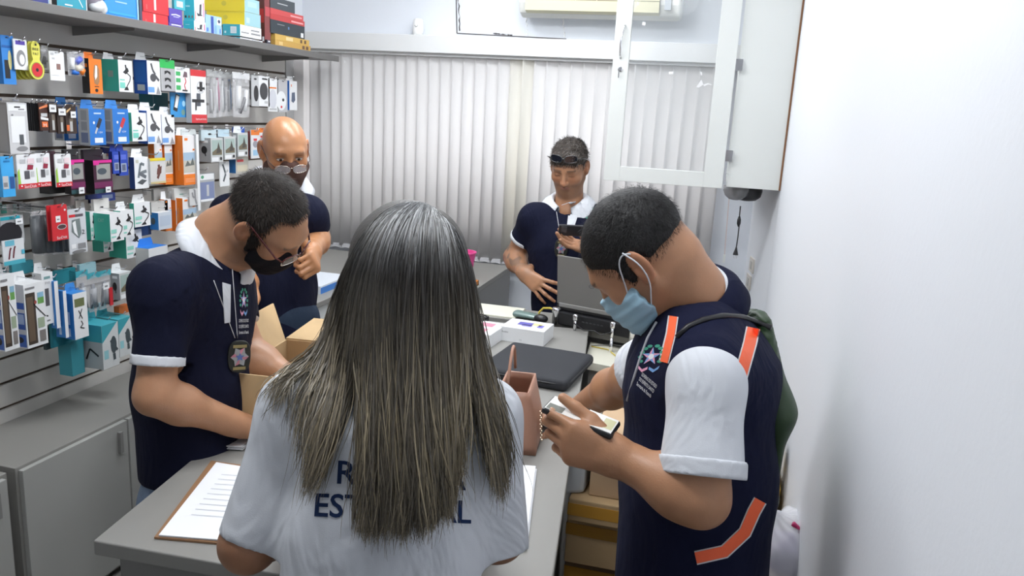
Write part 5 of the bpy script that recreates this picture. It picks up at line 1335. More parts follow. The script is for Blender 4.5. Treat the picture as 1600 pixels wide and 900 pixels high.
    for nm, c, w_ in (('front_stripe', [(1052, 494), (1048, 522), (1037, 566)], 6), ('back_stripe', [(1177, 512), (1172, 536), (1157, 590)], 9), ('hem_stripe', [(1087, 872), (1132, 862), (1164, 832), (1178, 800), (1188, 782)], 9)):
        b0 = img_decal(t, nm, band(c, w_+2.2), SIL, off=.0015); img_decal(b0, 'orange_strip', band(c, w_), ORG, off=.0035)
        b0['label'] = 'orange stripe with silver border'
    mb = MB(); crest(mb, bv, at(1016, 562, 1.05), unit(CR*.62), unit(CU+CR*.25), unit(ray(1016, 562)), .022, txt=False); obj('embroidered_crest', mb, t, fix=False)
    mb = MB(); dd = unit(ray(1010, 600))
    for i, L_ in enumerate(('GOVERNO DO ESTADO', 'DO ESPÍRITO SANTO', 'Secretaria da Fazenda')):
        v, f, wd = text_mesh(L_); decal(mb, bv, [(x*.032/wd-.016, y*.006) for x, y in v], f, at(1014-i*5, 596+i*9, 1.05), unit(CR*.62-CU*.55), unit(CU+CR*.35), dd, cmat((.8, .82, .85)), cut=.03)
    obj('embroidered_lettering', mb, t, fix=False)
    # pale zip edge
    mb = MB(); pts = []
    for px, py in ((1026, 503), (1012, 528), (1001, 558), (992, 586), (980, 626), (968, 677), (962, 740)):
        d = Vector(unit(ray(px, py))); h_ = bv.ray_cast(Vector(CP)+d*.6, d, 1.4)[0]
        if h_ is not None: pts.append(np.array(h_)-np.array(d)*.002)
    if len(pts) > 2: mb.tube(pts, .0028, mat('zip_grey', (.45, .46, .5), .5), 6); obj('zip', mb, t, smooth=True)
    # drawstring backpack
    bk = -bf
    c0 = at(1200, 560, D+.06)
    bg = thing('drawstring_backpack', at(1205, 650, D+.05), 'dark green drawstring backpack on the back of the vest man', 'backpack')
    s = SDF(); top = at(1178, 500, D+.04); mid = at(1182, 628, D+.05); bot = at(1184, 762, D+.07)
    s.ecap(mid, top, rt, .125, .045, .07, .018, k=.03); s.ecap(bot, mid, rt, .085, .016, .125, .042, k=.04)
    s.ell(at(1172, 775, D+.05), (.05, .05, .03), k=.03)
    def gath(P):
        q = P-top; a = np.arctan2(q@rt, -(q[:, 2])+.02); return (.003*np.sin(a*38)*np.clip(1-np.linalg.norm(q, axis=1)/.16, 0, 1)+.005*snoise(P*V3(1, 1, .6), 22, 61)).astype(np.float32)
    s.post = gath; go = sdf_obj('green_bag', s, mat('dark_green_nylon', (.022, .05, .018), .5, bump=.15, bscale=300), bg, h=.004, rel=2)
    gb = bvh_of(go)
    mb = MB(); pts = []
    for px, py in ((1058, 527), (1075, 510), (1100, 499), (1130, 493), (1160, 495), (1182, 503), (1205, 512)):
        d = Vector(unit(ray(px, py))); hs_ = [b_.ray_cast(Vector(CP)+d*.6, d, 1.4)[0] for b_ in (bv, gb)]; hs_ = [np.array(q) for q in hs_ if q is not None]
        if hs_: q = min(hs_, key=lambda z: np.linalg.norm(z-CP)); pts.append(q-np.array(d)*.004)
    mb.tube(pts, .0048, m_black, 8); obj('cord', mb, bg, smooth=True)
    g = V3(pe[0], pe[1], 0)
    trousers(t, pe+rt*.08+V3(0, 0, -.10), pe-rt*.08+V3(0, 0, -.10), g+rt*.09+V3(-.02, 0, .5), g-rt*.09+V3(-.02, 0, .5), g+rt*.10, g-rt*.10, m=m_fabric('dark_trousers', (.015, .017, .022)), r=.088)
    shoes(t, g+rt*.10, g-rt*.10, bf)
    # phone
    Pp = lambda px, py, d_: at(px, py, d_)
    a = Pp(863, 622, D-.07); b = Pp(955, 658, D-.10); c = Pp(852, 646, D-.13)
    U_ = unit(b-a); W2 = (c-a); W2 = unit(W2-U_*(W2@U_)); N_ = np.cross(U_, W2)
    if N_[2] < 0: N_ = -N_
    Lh, Wh = .060, .031; pc_ = a+U_*Lh+W2*Wh*.9
    ph = thing('smartphone', pc_, 'smartphone in black case with bright screen in the hand of the vest man', 'phone')
    obj('case', MB().obox(pc_, U_, W2, N_, (Lh, Wh, .0055), mat('phone_case_black', (.012, .012, .013), .35)), ph, bevel=.005)
    sc_ = obj('screen', MB().obox(pc_+N_*.0052, U_, W2, N_, (Lh-.004, Wh-.004, .0008), mat('phone_screen_photo', (.62, .60, .56), .12, emit=(.8, .82, .85, .35))), ph)
    mb = MB(); e = N_*.0065
    def sq(x0, x1, y0, y1, m_): mb.quad(pc_+e+U_*Lh*x0+W2*Wh*y0, pc_+e+U_*Lh*x1+W2*Wh*y0, pc_+e+U_*Lh*x1+W2*Wh*y1, pc_+e+U_*Lh*x0+W2*Wh*y1, m_)
    sq(-.9, -.45, .15, .85, mat('screen_grey_picture', (.12, .12, .10), .15, emit=(.3, .32, .3, .3))); sq(-.3, .1, -.85, -.6, mat('screen_dark_row', (.03, .03, .03), .15)); sq(.6, .9, -.6, .6, mat('screen_cream', (.5, .48, .3), .15, emit=(.6, .58, .4, .3)))
    obj('picture', mb, sc_, fix=False)
vest_man()

# ---------------------------------------------------------------- 5. woman from behind
def woman():
    D = 1.13
    bf = unit(CF*V3(1, 1, 0)); rt = unit(np.cross(bf, V3(0, 0, 1)))
    pe = at(598, 960, D-.03); t = thing('person', (pe[0], pe[1], 0), 'woman with very long grey and blonde hair in a white shirt, seen from behind', 'person')
    hc = at(640, 440, D+.02); H = .89; RH = frame(bf+V3(0, 0, -.28), V3(0, 0, 1))
    nb = at(622, 560, D+.015); ch = at(612, 700, D+.0); wa = at(600, 840, D-.02)
    shL = at(464, 640, D+.0); shR = at(756, 650, D+.0); elL = at(388, 850, D-.02); elR = at(778, 835, D+.02); wrL = onZ(470, 800, 1.01); wrR = onZ(742, 800, 1.01)
    s = SDF(); head_sdf(s, hc, RH, H, jaw=.92); s.cap(hc+V3(0, 0, -.05), nb, .048, .055, k=.03)
    torso(s, pe, wa, ch, nb, rt, (.14, .11, .12, .08), (.10, .08, .08, .045)); arm_sdf(s, shL, elL, wrL, (.042, .036, .023)); arm_sdf(s, shR, elR, wrR, (.042, .036, .023))
    hand_sdf(s, wrL, V3(.25, .9, -.2), V3(0, 0, -1), 1, [(.2, .3, .2)]*4, sc_=.88); hand_sdf(s, wrR, V3(-.35, .9, -.2), V3(0, 0, -1), -1, [(.3, .4, .3)]*4, sc_=.88)
    base = (.34, .16, .085)
    sdf_obj('body', s, skin_mat('brown', .5), t, h=.0035, color=head_color(hc, RH, H, base, brow=(.05, .04, .03)))
    s = SDF(); torso(s, pe, wa, ch, nb, rt, (.158, .140, .142, .105), (.118, .105, .100, .060))
    for sh, el, q in ((shL, elL, .97), (shR, elR, 1.12)):
        s.cap(nb-V3(0, 0, .055), sh, .044, .046, k=.05); e = sh+(el-sh)*q; s.cap(sh, e+(el-sh)*.1, .050, .044, k=.04); s.lcut(e, el-sh, .085)
    s.cap(nb+bf*.02, nb+bf*.02+V3(0, 0, .1), .055, .055, k=.01, op='s'); s.cut(pe, V3(0, 0, -1))
    def fw(P): 
        q = P-ch; return (.004*snoise(P*V3(1, 1, .5), 16, 71)+.003*snoise(P*V3(1, 1, .4), 34, 72)).astype(np.float32)
    s.post = fw
    so = sdf_obj('white_shirt', s, m_fabric('white_knit', (.60, .62, .66), .15, wr=.7), t, h=.0035, rel=2); bv = bvh_of(so)
    m_let = m_fabric('navy_print', (.012, .028, .085), .1)
    for L_, (x0, x1, yb_, yr) in (('RECEITA', (525, 733, 755, 766)), ('ESTADUAL', (489, 742, 806, 818))):
        v, f, wd = text_mesh(L_, True); O = at(x0, yb_, D-.12); E_ = at(x1, yr, D-.12); ax = unit(E_-O); sx = np.linalg.norm(E_-O)/wd; hh = 37*(D-.12)/FOC/1.0
        mb = MB(); decal(mb, bv, [(x*sx, y*hh) for x, y in v], f, O, ax, unit(np.cross(np.cross(ax, CU), ax)), unit(ray((x0+x1)/2, yb_)), m_let, off=.0012, cut=.010); obj('printed_lettering', mb, t, fix=False)
    g = V3(pe[0], pe[1], 0)
    trousers(t, pe+rt*.08+V3(0, 0, -.08), pe-rt*.08+V3(0, 0, -.08), g+rt*.09+V3(0, 0, .5), g-rt*.09+V3(0, 0, .5), g+rt*.10, g-rt*.10, m=m_fabric('dark_trousers', (.015, .017, .022)), r=.084)
    shoes(t, g+rt*.10, g-rt*.10, bf)
    # hair: strands follow guide curves lying on scalp, nape, shoulders and back
    Pq = lambda x, y, z: hc+RH@(V3(x, y, z)*H)
    # dense underlayer: scalp cap and the fall of hair behind the strands
    hs = SDF(); hs.ell(Pq(0, -.010, .040), (.086*H, .104*H, .088*H), RH); hs.ell(Pq(0, .105, -.02), (.072*H, .072*H, .085*H), RH, k=.01, op='s')
    hs.cap(Pq(0, -.03, .02), nb+V3(0, 0, .02)-bf*.03, .078, .070, k=.04)
    for a_, b_, r1, r2 in (((600, 480), (575, 600), .045, .03), ((690, 480), (705, 590), .040, .03), ((640, 500), (645, 700), .05, .03)):
        hs.cap(at(*a_, D-.02), at(*b_, D-.03), r1, r2, k=.04)
    hs.post = lambda P: (.003*snoise(P*V3(1, 1, .2), 60, 81)).astype(np.float32)
    hu = sdf_obj('hair_underlayer', hs, mat('hair_under', (.030, .026, .022), .55, bump=.8, bscale=200), t, h=.004)
    ub = bvh_of(hu)
    # guide rows: pixel positions and depth offset from D (negative: nearer the camera)
    G = [ # left falling over the left shoulder
        ([(655, 318), (590, 340), (548, 400), (522, 470), (508, 530), (478, 560), (440, 580), (418, 606), (412, 640)], [.0, .02, .05, .06, .05, .04, .03, .02, .0], .55),
        ([(656, 318), (592, 336), (552, 395), (528, 470), (514, 540), (490, 575), (462, 600), (450, 640), (447, 690)], [.0, -.0, .02, .03, .02, .0, -.03, -.05, -.055], .5),
        ([(658, 318), (598, 334), (560, 390), (536, 470), (524, 545), (512, 590), (498, 640), (488, 710), (476, 782)], [.0, -.03, -.01, .0, -.01, -.04, -.09, -.11, -.115], .6),
        ([(660, 318), (606, 332), (572, 390), (552, 470), (545, 550), (540, 610), (524, 670), (500, 730), (482, 790)], [.0, -.05, -.05, -.04, -.05, -.08, -.11, -.12, -.125], .8),
        ([(662, 318), (614, 332), (584, 390), (570, 470), (566, 560), (568, 640), (566, 710), (562, 780), (560, 838)], [.0, -.065, -.08, -.07, -.08, -.12, -.13, -.13, -.13], 1.6),
        ([(664, 318), (626, 332), (600, 390), (592, 480), (592, 570), (596, 650), (597, 730), (594, 800), (590, 850)], [.0, -.075, -.10, -.09, -.10, -.13, -.14, -.14, -.14], 2.0),
        ([(666, 318), (642, 334), (622, 390), (616, 480), (618, 570), (622, 660), (624, 740), (624, 800), (622, 852)], [.0, -.08, -.11, -.10, -.11, -.135, -.145, -.145, -.145], 2.0),
        ([(668, 318), (656, 336), (646, 390), (642, 480), (644, 570), (648, 660), (652, 740), (654, 800), (652, 842)], [.0, -.08, -.115, -.105, -.11, -.135, -.145, -.145, -.145], 2.0),
        ([(670, 319), (672, 338), (672, 390), (670, 480), (672, 570), (676, 660), (680, 740), (684, 790), (684, 832)], [.0, -.08, -.11, -.10, -.11, -.13, -.14, -.14, -.14], 2.0),
        ([(672, 320), (688, 342), (698, 395), (700, 480), (700, 570), (702, 650), (704, 720), (706, 770), (704, 815)], [.0, -.07, -.10, -.09, -.10, -.12, -.13, -.13, -.13], 1.6),
        ([(674, 321), (700, 348), (716, 400), (724, 480), (726, 560), (726, 620), (722, 670), (712, 720), (706, 760)], [.0, -.05, -.075, -.07, -.08, -.10, -.115, -.12, -.12], 1.0),
        ([(676, 322), (708, 354), (728, 410), (738, 490), (742, 560), (750, 620), (762, 680), (772, 740), (776, 792)], [.0, -.03, -.04, -.04, -.06, -.08, -.085, -.085, -.085], 1.0),
        ([(677, 324), (712, 362), (734, 420), (744, 500), (752, 560), (768, 620), (784, 680), (790, 740), (786, 790)], [.0, -.01, -.01, -.01, -.03, -.055, -.065, -.065, -.065], .5),
        ([(678, 326), (714, 372), (737, 430), (747, 510), (758, 570), (780, 620), (792, 660), (793, 700), (790, 730)], [.0, .03, .03, .02, .0, -.03, -.045, -.05, -.05], .25),
    ]
    roots = [(622, 322), (628, 320), (634, 319), (640, 318), (646, 318), (652, 318), (659, 319), (666, 321), (673, 325), (680, 331), (686, 338), (691, 346), (695, 355), (698, 366)]
    G = [([roots[i]]+p_[1:], z_, w_) for i, (p_, z_, w_) in enumerate(G)]
    NS = 26
    GP = []
    for pts, dz, wgt in G:
        P_ = np.array([at(x, y, D+.01+z) for (x, y), z in zip(pts, dz)])
        tt = np.linspace(0, 1, len(P_)); t2 = np.linspace(0, 1, NS)
        # smooth resample
        cr = np.stack([np.interp(t2, tt, P_[:, i]) for i in range(3)], 1)
        for _ in range(3): cr[1:-1] = .25*cr[:-2]+.5*cr[1:-1]+.25*cr[2:]
        GP.append(cr)
    GP = np.array(GP); wg = np.array([g_[2] for g_ in G]); rs = np.random.RandomState(11)
    n = 13000
    pw = np.array([.25, .3, .8, .45, 1.9, 2, 2, 2, 1.9, .8, .45, .7, .3]); seg = rs.choice(len(G)-1, n, p=pw/pw.sum()); u = rs.rand(n)
    # strands gather in locks: pull u towards lock centres further down
    lock = rs.rand(len(G)-1, 7); li = rs.randint(0, 7, n); uc = lock[seg, li]
    tk = np.linspace(0, 1, NS)[None, :]
    gap = np.isin(seg, (3, 10)); uc = np.where(gap, np.round(u), uc)
    pull = np.clip((tk-.35)*1.6, 0, .85)*np.ones((n, 1)); pull[gap] = np.clip((tk-.28)*2.6, 0, 1)
    uu = u[:, None]*(1-pull)+uc[:, None]*pull
    C = GP[seg]*(1-uu[:, :, None])+GP[seg+1]*uu[:, :, None]
    # depth layer, local wave and fly-away
    dep = rs.rand(n)**1.5; outv = -(CF*V3(1, 1, .3))
    amp = .005+.022*np.clip(tk*1.4-.1, 0, 1)
    C = C+outv*((dep[:, None]-.5)*amp*2)[:, :, None]
    ph = rs.rand(n, 3)*6.28; fr_ = 2+3*rs.rand(n, 3)
    wob = np.sin(tk[:, :, None]*fr_[:, None, :]*3+ph[:, None, :])*(.002+.008*tk[:, :, None]*rs.rand(n)[:, None, None])
    lw = np.sin(tk*7+ (seg*7+li)[:, None]*1.7)*.006*np.clip(tk-.3, 0, 1)
    C = C+wob+CR*lw[:, :, None]
    fly = rs.rand(n) < .05
    C[fly] += (np.clip(tk-.05, 0, 1)[:, :, None]**1.2*(rs.normal(size=(fly.sum(), 1, 3))*.018))
    # start line spread along the parting
    part = (rs.rand(n)-.5)[:, None]*np.clip(1-tk*7, 0, 1)
    C = C+(unit(RH[:, 1])*.0)[None, None, :]
    # shorten some
    cutk = np.clip(1-.25*rs.rand(n)**2-.10*rs.rand(13*7)[(seg*7+li) % 91], .6, 1)
    idx = tk*cutk[:, None]*(NS-1); i0 = np.floor(idx).astype(int).clip(0, NS-2); fr2 = (idx-i0)[:, :, None]
    C = np.take_along_axis(C, i0[:, :, None].repeat(3, 2), 1)*(1-fr2)+np.take_along_axis(C, (i0+1)[:, :, None].repeat(3, 2), 1)*fr2
    # let the strands lie on what carries them: scalp, nape and shirt
    flat = C.reshape(-1, 3); dr = flat-CP; dist = np.linalg.norm(dr, axis=1); dr = dr/dist[:, None]
    lay = np.repeat(.002+.020*rs.rand(n)**1.3, NS)*np.tile(np.clip(.25+tk[0]*2, 0, 1), n)
    cp_ = Vector(CP)
    for i in range(len(flat)):
        d_ = Vector(dr[i]); lim = 9.
        for b_ in (ub, bv):
            h_ = b_.ray_cast(cp_+d_*.5, d_, 1.2)
            if h_[0] is not None: lim = min(lim, h_[3]+.5-lay[i])
        if dist[i] > lim: dist[i] = lim
    C = (CP+dr*dist[:, None]).reshape(C.shape)
    dd_ = np.linalg.norm(C-CP, axis=2); sm = dd_.copy()
    for _ in range(4): sm[:, 1:-1] = np.minimum(sm[:, 1:-1], .25*sm[:, :-2]+.5*sm[:, 1:-1]+.25*sm[:, 2:])
    C = CP+(C-CP)*(sm/dd_)[:, :, None]
    # ribbons
    T = np.gradient(C, axis=1); T /= np.linalg.norm(T, axis=2)[:, :, None]+1e-9
    nrm = outv/np.linalg.norm(outv)+rs.normal(size=(n, 1, 3))*.35
    W = np.cross(T, nrm); W /= np.linalg.norm(W, axis=2)[:, :, None]+1e-9
    wd = .00065*(.6+.8*rs.rand(n))[:, None]*np.clip(1.15-tk**6, .15, 1)
    A = C-W*wd[:, :, None]; B_ = C+W*wd[:, :, None]
    vs = np.stack([A, B_], 2).reshape(-1, 3)
    base_i = (np.arange(n)[:, None]*NS+np.arange(NS-1)[None])*2
    F_ = np.stack([base_i, base_i+1, base_i+3, base_i+2], -1).reshape(-1, 4)
    # colour: silver roots, dark lengths, blonde ends
    th = cutk[:, None]*tk
    rootg = np.array([.50, .51, .52]); darkc = np.array([.022, .019, .017]); ash = np.array([.11, .10, .085]); bl = np.array([.27, .22, .14])
    silver = rs.rand(n) < .6; blond = rs.rand(n) < np.where(rs.rand(91) < .45, .8, .1)[(seg*7+li) % 91]
    kroot = np.clip(1-th/.30, 0, 1)**.8*(np.where(silver, 1, .2))[:, None]
    kend = np.clip((th-.30)/.35, 0, 1)*(np.where(blond, 1, .30)*(.6+.4*rs.rand(n)))[:, None]
    side = np.abs((seg+.5)/(len(G)-1)-.5)*2
    b0 = darkc[None]+(ash-darkc)[None]*(np.clip(side*1.1-.1, 0, 1)*.7+.3*rs.rand(n))[:, None]
    col = b0[:, None, :]*np.ones((1, NS, 1)); col = col*(1-kend[:, :, None])+bl*kend[:, :, None]; col = col*(1-kroot[:, :, None])+rootg*kroot[:, :, None]
    col = col*(.65+.7*rs.rand(n))[:, None, None]
    colv = np.ones((n, NS, 2, 4), np.float32); colv[..., :3] = col[:, :, None, :]
    me = bpy.data.meshes.new('hair'); tb = np.array(wloc(t))
    me.vertices.add(len(vs)); me.vertices.foreach_set('co', (vs-tb).astype(np.float32).ravel())
    me.loops.add(len(F_)*4); me.loops.foreach_set('vertex_index', F_.astype(np.int32).ravel()); me.polygons.add(len(F_)); me.polygons.foreach_set('loop_start', np.arange(len(F_), dtype=np.int32)*4)
    me.polygons.foreach_set('use_smooth', np.ones(len(F_), bool)); me.materials.append(mat('long_hair', (.1, .1, .1), .45, attr=True, spec=.45)); me.update(calc_edges=True)
    ca = me.color_attributes.new('Col', 'FLOAT_COLOR', 'POINT'); ca.data.foreach_set('color', colv.ravel())
    o = bpy.data.objects.new('hair', me); link(o, 'hair', t)
woman()
# ================================================================== GOODS ON THE WALL AND THE SHELF
W_, BK, GY, LG = (.80, .81, .82), (.02, .02, .022), (.25, .25, .26), (.52, .53, .54)
BL, NB, TE, GR, OR, RD, PU, MG = (.02, .16, .60), (.02, .04, .28), (.02, .30, .38), (.06, .50, .37), (.80, .20, .02), (.62, .03, .04), (.10, .06, .40), (.70, .03, .30)
CY, YE, SK, LB = (.03, .48, .62), (.78, .62, .03), (.05, .38, .78), (.30, .50, .68)
def draw(mb, o, ax, ay, w_, h_, items, nrm):
    """flat print on a face: origin lower left, unit axes, size, list of shapes in 0..1 coordinates"""
    lay = .0005
    for it in items:
        k = it[0]; c = cmat(it[-1], .35) if not isinstance(it[-1], bpy.types.Material) else it[-1]; lay += .00012
        P = lambda u, v: o+ax*(u*w_)+ay*(v*h_)+nrm*lay
        if k == 'r': _, u0, v0, u1, v1, _c = it; mb.quad(P(u0, v0), P(u1, v0), P(u1, v1), P(u0, v1), c)
        elif k == 'e':
            _, u, v, a, b, _c = it; mb.add([P(u+a*math.cos(q), v+b*math.sin(q)) for q in np.linspace(0, 2*math.pi, 19)[:-1]], [tuple(range(18))], c)
        elif k == 'p': mb.add([P(*q) for q in it[1]], [tuple(range(len(it[1])))], c)
        elif k == 'l':
            pts, t_ = it[1], it[2]
            for (u0, v0), (u1, v1) in zip(pts[:-1], pts[1:]):
                d = V3((u1-u0)*w_, (v1-v0)*h_, 0); L = np.linalg.norm(d)+1e-9; nx, ny = -d[1]/L*t_*w_, d[0]/L*t_*w_
                mb.quad(P(u0, v0)+ax*nx+ay*ny, P(u0, v0)-ax*nx-ay*ny, P(u1, v1)-ax*nx-ay*ny, P(u1, v1)+ax*nx+ay*ny, c)
        elif k == 't': _, tx, u, v, hh, ww, _c = it; text(mb, tx, P(u, v), ax, ay, hh*h_, c, width=ww*w_)
def neck(u=.5, c=BK): return [('l', [(u-.05, .86), (u, .74), (u-.02, .6)], .05, c), ('p', [(u-.25, .62), (u+.1, .78), (u+.18, .66), (u-.05, .56)], c), ('l', [(u, .62), (u+.28, .5), (u+.22, .36), (u+.02, .2), (u-.05, .1)], .028, c), ('p', [(u-.22, .06), (u+.12, .06), (u+.05, .16), (u-.1, .16)], c)]
def clip(c=(.08, .08, .09)): return [('l', [(.3, .92), (.42, .72), (.6, .6)], .06, c), ('e', .42, .5, .22, .12, c), ('l', [(.5, .6), (.85, .42)], .07, c), ('r', .02, .06, .48, .22, (.16, .36, .75)), ('p', [(.6, .02), (.75, .26), (.95, .02)], (.3, .3, .32))]
def bike(sky=(.35, .45, .42)): return [('r', .08, .28, .92, .92, sky), ('p', [(.1, .3), (.9, .3), (.9, .5), (.55, .6), (.1, .42)], (.16, .13, .08)), ('p', [(.42, .36), (.62, .84), (.82, .4)], (.07, .06, .05)), ('r', .05, .04, .6, .2, W_), ('e', .8, .14, .10, .07, BK)]
def mount(c=(.07, .08, .09)): return [('e', .5, .62, .22, .2, c), ('l', [(.2, .8), (.8, .8)], .06, c), ('l', [(.5, .5), (.5, .2)], .09, c), ('e', .5, .16, .22, .08, c)]
def lines(u0, u1, v0, v1, n, c=(.4, .42, .45)): return [('r', u0, v0+(v1-v0)*i/n, u1-(.1*(i % 3)), v0+(v1-v0)*(i+.45)/n, c) for i in range(n)]
PRODUCTS = []
m_film = clear_mat('pack_film', (.9, .9, .92), .22, .12)
def hook(Y, z, X, lab=''):
    t = thing('display_hook', (XL, Y, z), ' '.join(('wire hook of the '+lab).split()[:16]), 'hook', 'wire hooks in the slatted wall')
    mb = MB(); mb.tube([V3(XL+.003, Y, z), V3(X+.006, Y, z), V3(X+.016, Y, z+.012)], .0022, m_chrome, 6); obj('wire', mb, t, smooth=True)
    obj('backplate', MB().box((XL, Y-.012, z-.02), (XL+.004, Y+.012, z+.01), m_chrome), t)
def card(lab, name, x0, x1, yt, yb, X, col, items, th=.004, cat='pack', film=False, rep=0, group=None, tab=True, round_=0, hk=True, skew=0):
    A = onX(x0, yt, X); Y1 = onX(x1, yt, X)[1]; B = onX(x0, yb, X); Y0 = A[1]; zt, zb = A[2], B[2]; w_, h_ = Y1-Y0, zt-zb
    o = V3(X, Y0, zb); ay = unit(V3(0, skew, 1)); ax = V3(0, 1, 0); t0 = None
    for k in range(rep+1):
        d = V3(-.018*k, .002*(k % 2), -.001*k)
        t = thing(name, (X+d[0], (Y0+Y1)/2, zb), lab if k == 0 else 'one more behind the front '+lab.split(' with')[0].split(', ')[0], cat, group)
        if rep: t['group'] = group or lab
        out = [(0, 0), (1, 0), (1, 1), (0, 1)]
        if tab: out = [(0, 0), (1, 0), (1, .97), (.97, 1), (.03, 1), (0, .97)]
        if round_ == 2: out = [(.5+.5*math.cos(q), .25+.25*math.sin(q)) for q in np.linspace(-math.pi*1.28, math.pi*.28, 20)]+[(.72, .52), (.78, .62), (.78, .9), (.66, 1), (.34, 1), (.22, .9), (.22, .62), (.28, .52)]
        mb = MB(); mb.prism([o+d+ax*(u*w_)+ay*(v*h_) for u, v in out], (-th, 0, 0), m_film if film else cmat(col)); obj('film_bag' if film else 'card', mb, t)
        if k == 0:
            slot = [('r', .38, .945, .62, .965, BK)] if tab and not round_ else []
            if items or slot:
                mb = MB(); draw(mb, o+d, ax, ay, w_, h_, list(items)+slot, V3(1, 0, 0)); obj('print', mb, t, fix=False)
        t0 = t0 or t
    if hk: hook((Y0+Y1)/2, zt-.004 if tab else zt, X+.004, lab)
    return t0, o, w_, h_
def pouch(lab, name, x0, x1, yt, yb, X, inner, header=None, cat='pack', group=None, th=.016, hk=True):
    """clear bag with header and contents: list of (pts, radius, colour)"""
    A = onX(x0, yt, X); Y1 = onX(x1, yt, X)[1]; B = onX(x0, yb, X); Y0 = A[1]; zt, zb = A[2], B[2]; w_, h_ = Y1-Y0, zt-zb; o = V3(X, Y0, zb)
    t = thing(name, (X, (Y0+Y1)/2, zb), lab, cat, group)
    mb = MB(); n = 6; vs = []
    for s_ in (0, 1):
        for i in range(n+1):
            for j in range(n+1):
                u, v = i/n, j/n; b = th*.5*math.sin(math.pi*u)**.6*math.sin(math.pi*min(1, v*1.05))**.6 if 0 < u < 1 and 0 < v < .95 else 0
                vs.append(o+V3((b if s_ else -b), u*w_, v*h_))
    N = (n+1)**2
    fs = [(s_*N+i*(n+1)+j, s_*N+(i+1)*(n+1)+j, s_*N+(i+1)*(n+1)+j+1, s_*N+i*(n+1)+j+1) for s_ in (0, 1) for i in range(n) for j in range(n)]
    obj('film_bag', MB().add(vs, fs, m_film), t, smooth=True, fix=False)
    for pts, r_, c in inner:
        mb = MB(); mb.tube([o+V3(0, u*w_, v*h_) for u, v in pts], r_, cmat(c, .4), 8); obj('contents', mb, t, smooth=True)
    if header: obj('header_card', MB().box(o+V3(-.002, -.001, h_*.86), o+V3(.002, w_+.001, h_), cmat(header)), t)
    if hk: hook((Y0+Y1)/2, zt-.006, X+.003, lab)
    return t
def carton(lab, name, xs, x0, x1, yt, yb, X, cs, cf, sitems=(), fitems=(), ct=None, cat='box', tab=None, group=None, hk=True, sit=None, kind='box'):
    """box hanging with front towards the room: xs..x0 is the end facing the camera, x0..x1 the front"""
    A = onX(x0, yt, X); Y1 = onX(x1, yt, X)[1]; B = onX(x0, yb, X); Y0, zt, zb = A[1], A[2], B[2]
    Xb = onY(xs, (yt+yb)/2, Y0)[0]
    Xb = max(Xb, XL+.004); w_, h_ = Y1-Y0, zt-zb
    if sit is not None: zb = sit; h_ = zt-zb
    t = thing(name, ((X+Xb)/2, (Y0+Y1)/2, zb), lab, cat, group)
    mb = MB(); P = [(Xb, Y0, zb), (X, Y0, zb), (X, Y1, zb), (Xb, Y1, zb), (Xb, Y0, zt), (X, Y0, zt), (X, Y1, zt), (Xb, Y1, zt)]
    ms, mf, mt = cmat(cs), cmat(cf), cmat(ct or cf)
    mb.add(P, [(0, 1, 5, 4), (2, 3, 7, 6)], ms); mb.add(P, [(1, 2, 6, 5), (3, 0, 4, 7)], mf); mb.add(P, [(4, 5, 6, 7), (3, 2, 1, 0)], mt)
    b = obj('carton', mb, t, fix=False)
    if sitems or fitems:
        if fitems: mb = MB(); draw(mb, V3(X, Y0, zb), V3(0, 1, 0), V3(0, 0, 1), w_, h_, fitems, V3(1, 0, 0)); obj('front_print', mb, t, fix=False)
        if sitems: mb = MB(); draw(mb, V3(Xb, Y0, zb), V3(1, 0, 0), V3(0, 0, 1), X-Xb, h_, sitems, V3(0, -1, 0)); obj('side_print', mb, t, fix=False)
    if tab:
        a = V3(Xb+(X-Xb)*.15, Y0, zt); hh = .022 if tab is True else tab
        obj('hanging_tab', MB().prism([V3(Xb+.002, Y0+w_*.1, zt), V3(Xb+.002, Y1-w_*.1, zt), V3(Xb+.002, Y1-w_*.2, zt+hh), V3(Xb+.002, Y0+w_*.2, zt+hh)], (.0012, 0, 0), cmat(ct or cf)), t)
    if hk: hook((Y0+Y1)/2, zt+.014, X-.01, lab)
    return t
def tag_(lab, x0, x1, yt, yb, X):
    A, B, C_ = onX(x0, yt, X), onX(x1, yt, X), onX(x0, yb, X); t = thing('price_tag', A, lab, 'price tag', 'small white price tags')
    mb = MB(); o = V3(X, A[1], C_[2]); w_, h_ = B[1]-A[1], A[2]-C_[2]; mb.prism([o, o+V3(0, w_, 0), o+V3(0, w_, h_), o+V3(0, 0, h_)], (.0008, 0, 0), cmat(W_)); obj('label', mb, t)
    mb = MB(); draw(mb, o+V3(.0008, 0, 0), V3(0, 1, 0), V3(0, 0, 1), w_, h_, [('r', .2, .35, .75, .6, GY)], V3(1, 0, 0)); obj('print', mb, t, fix=False)
X1, X2, X3 = -2.13, -2.16, -2.20
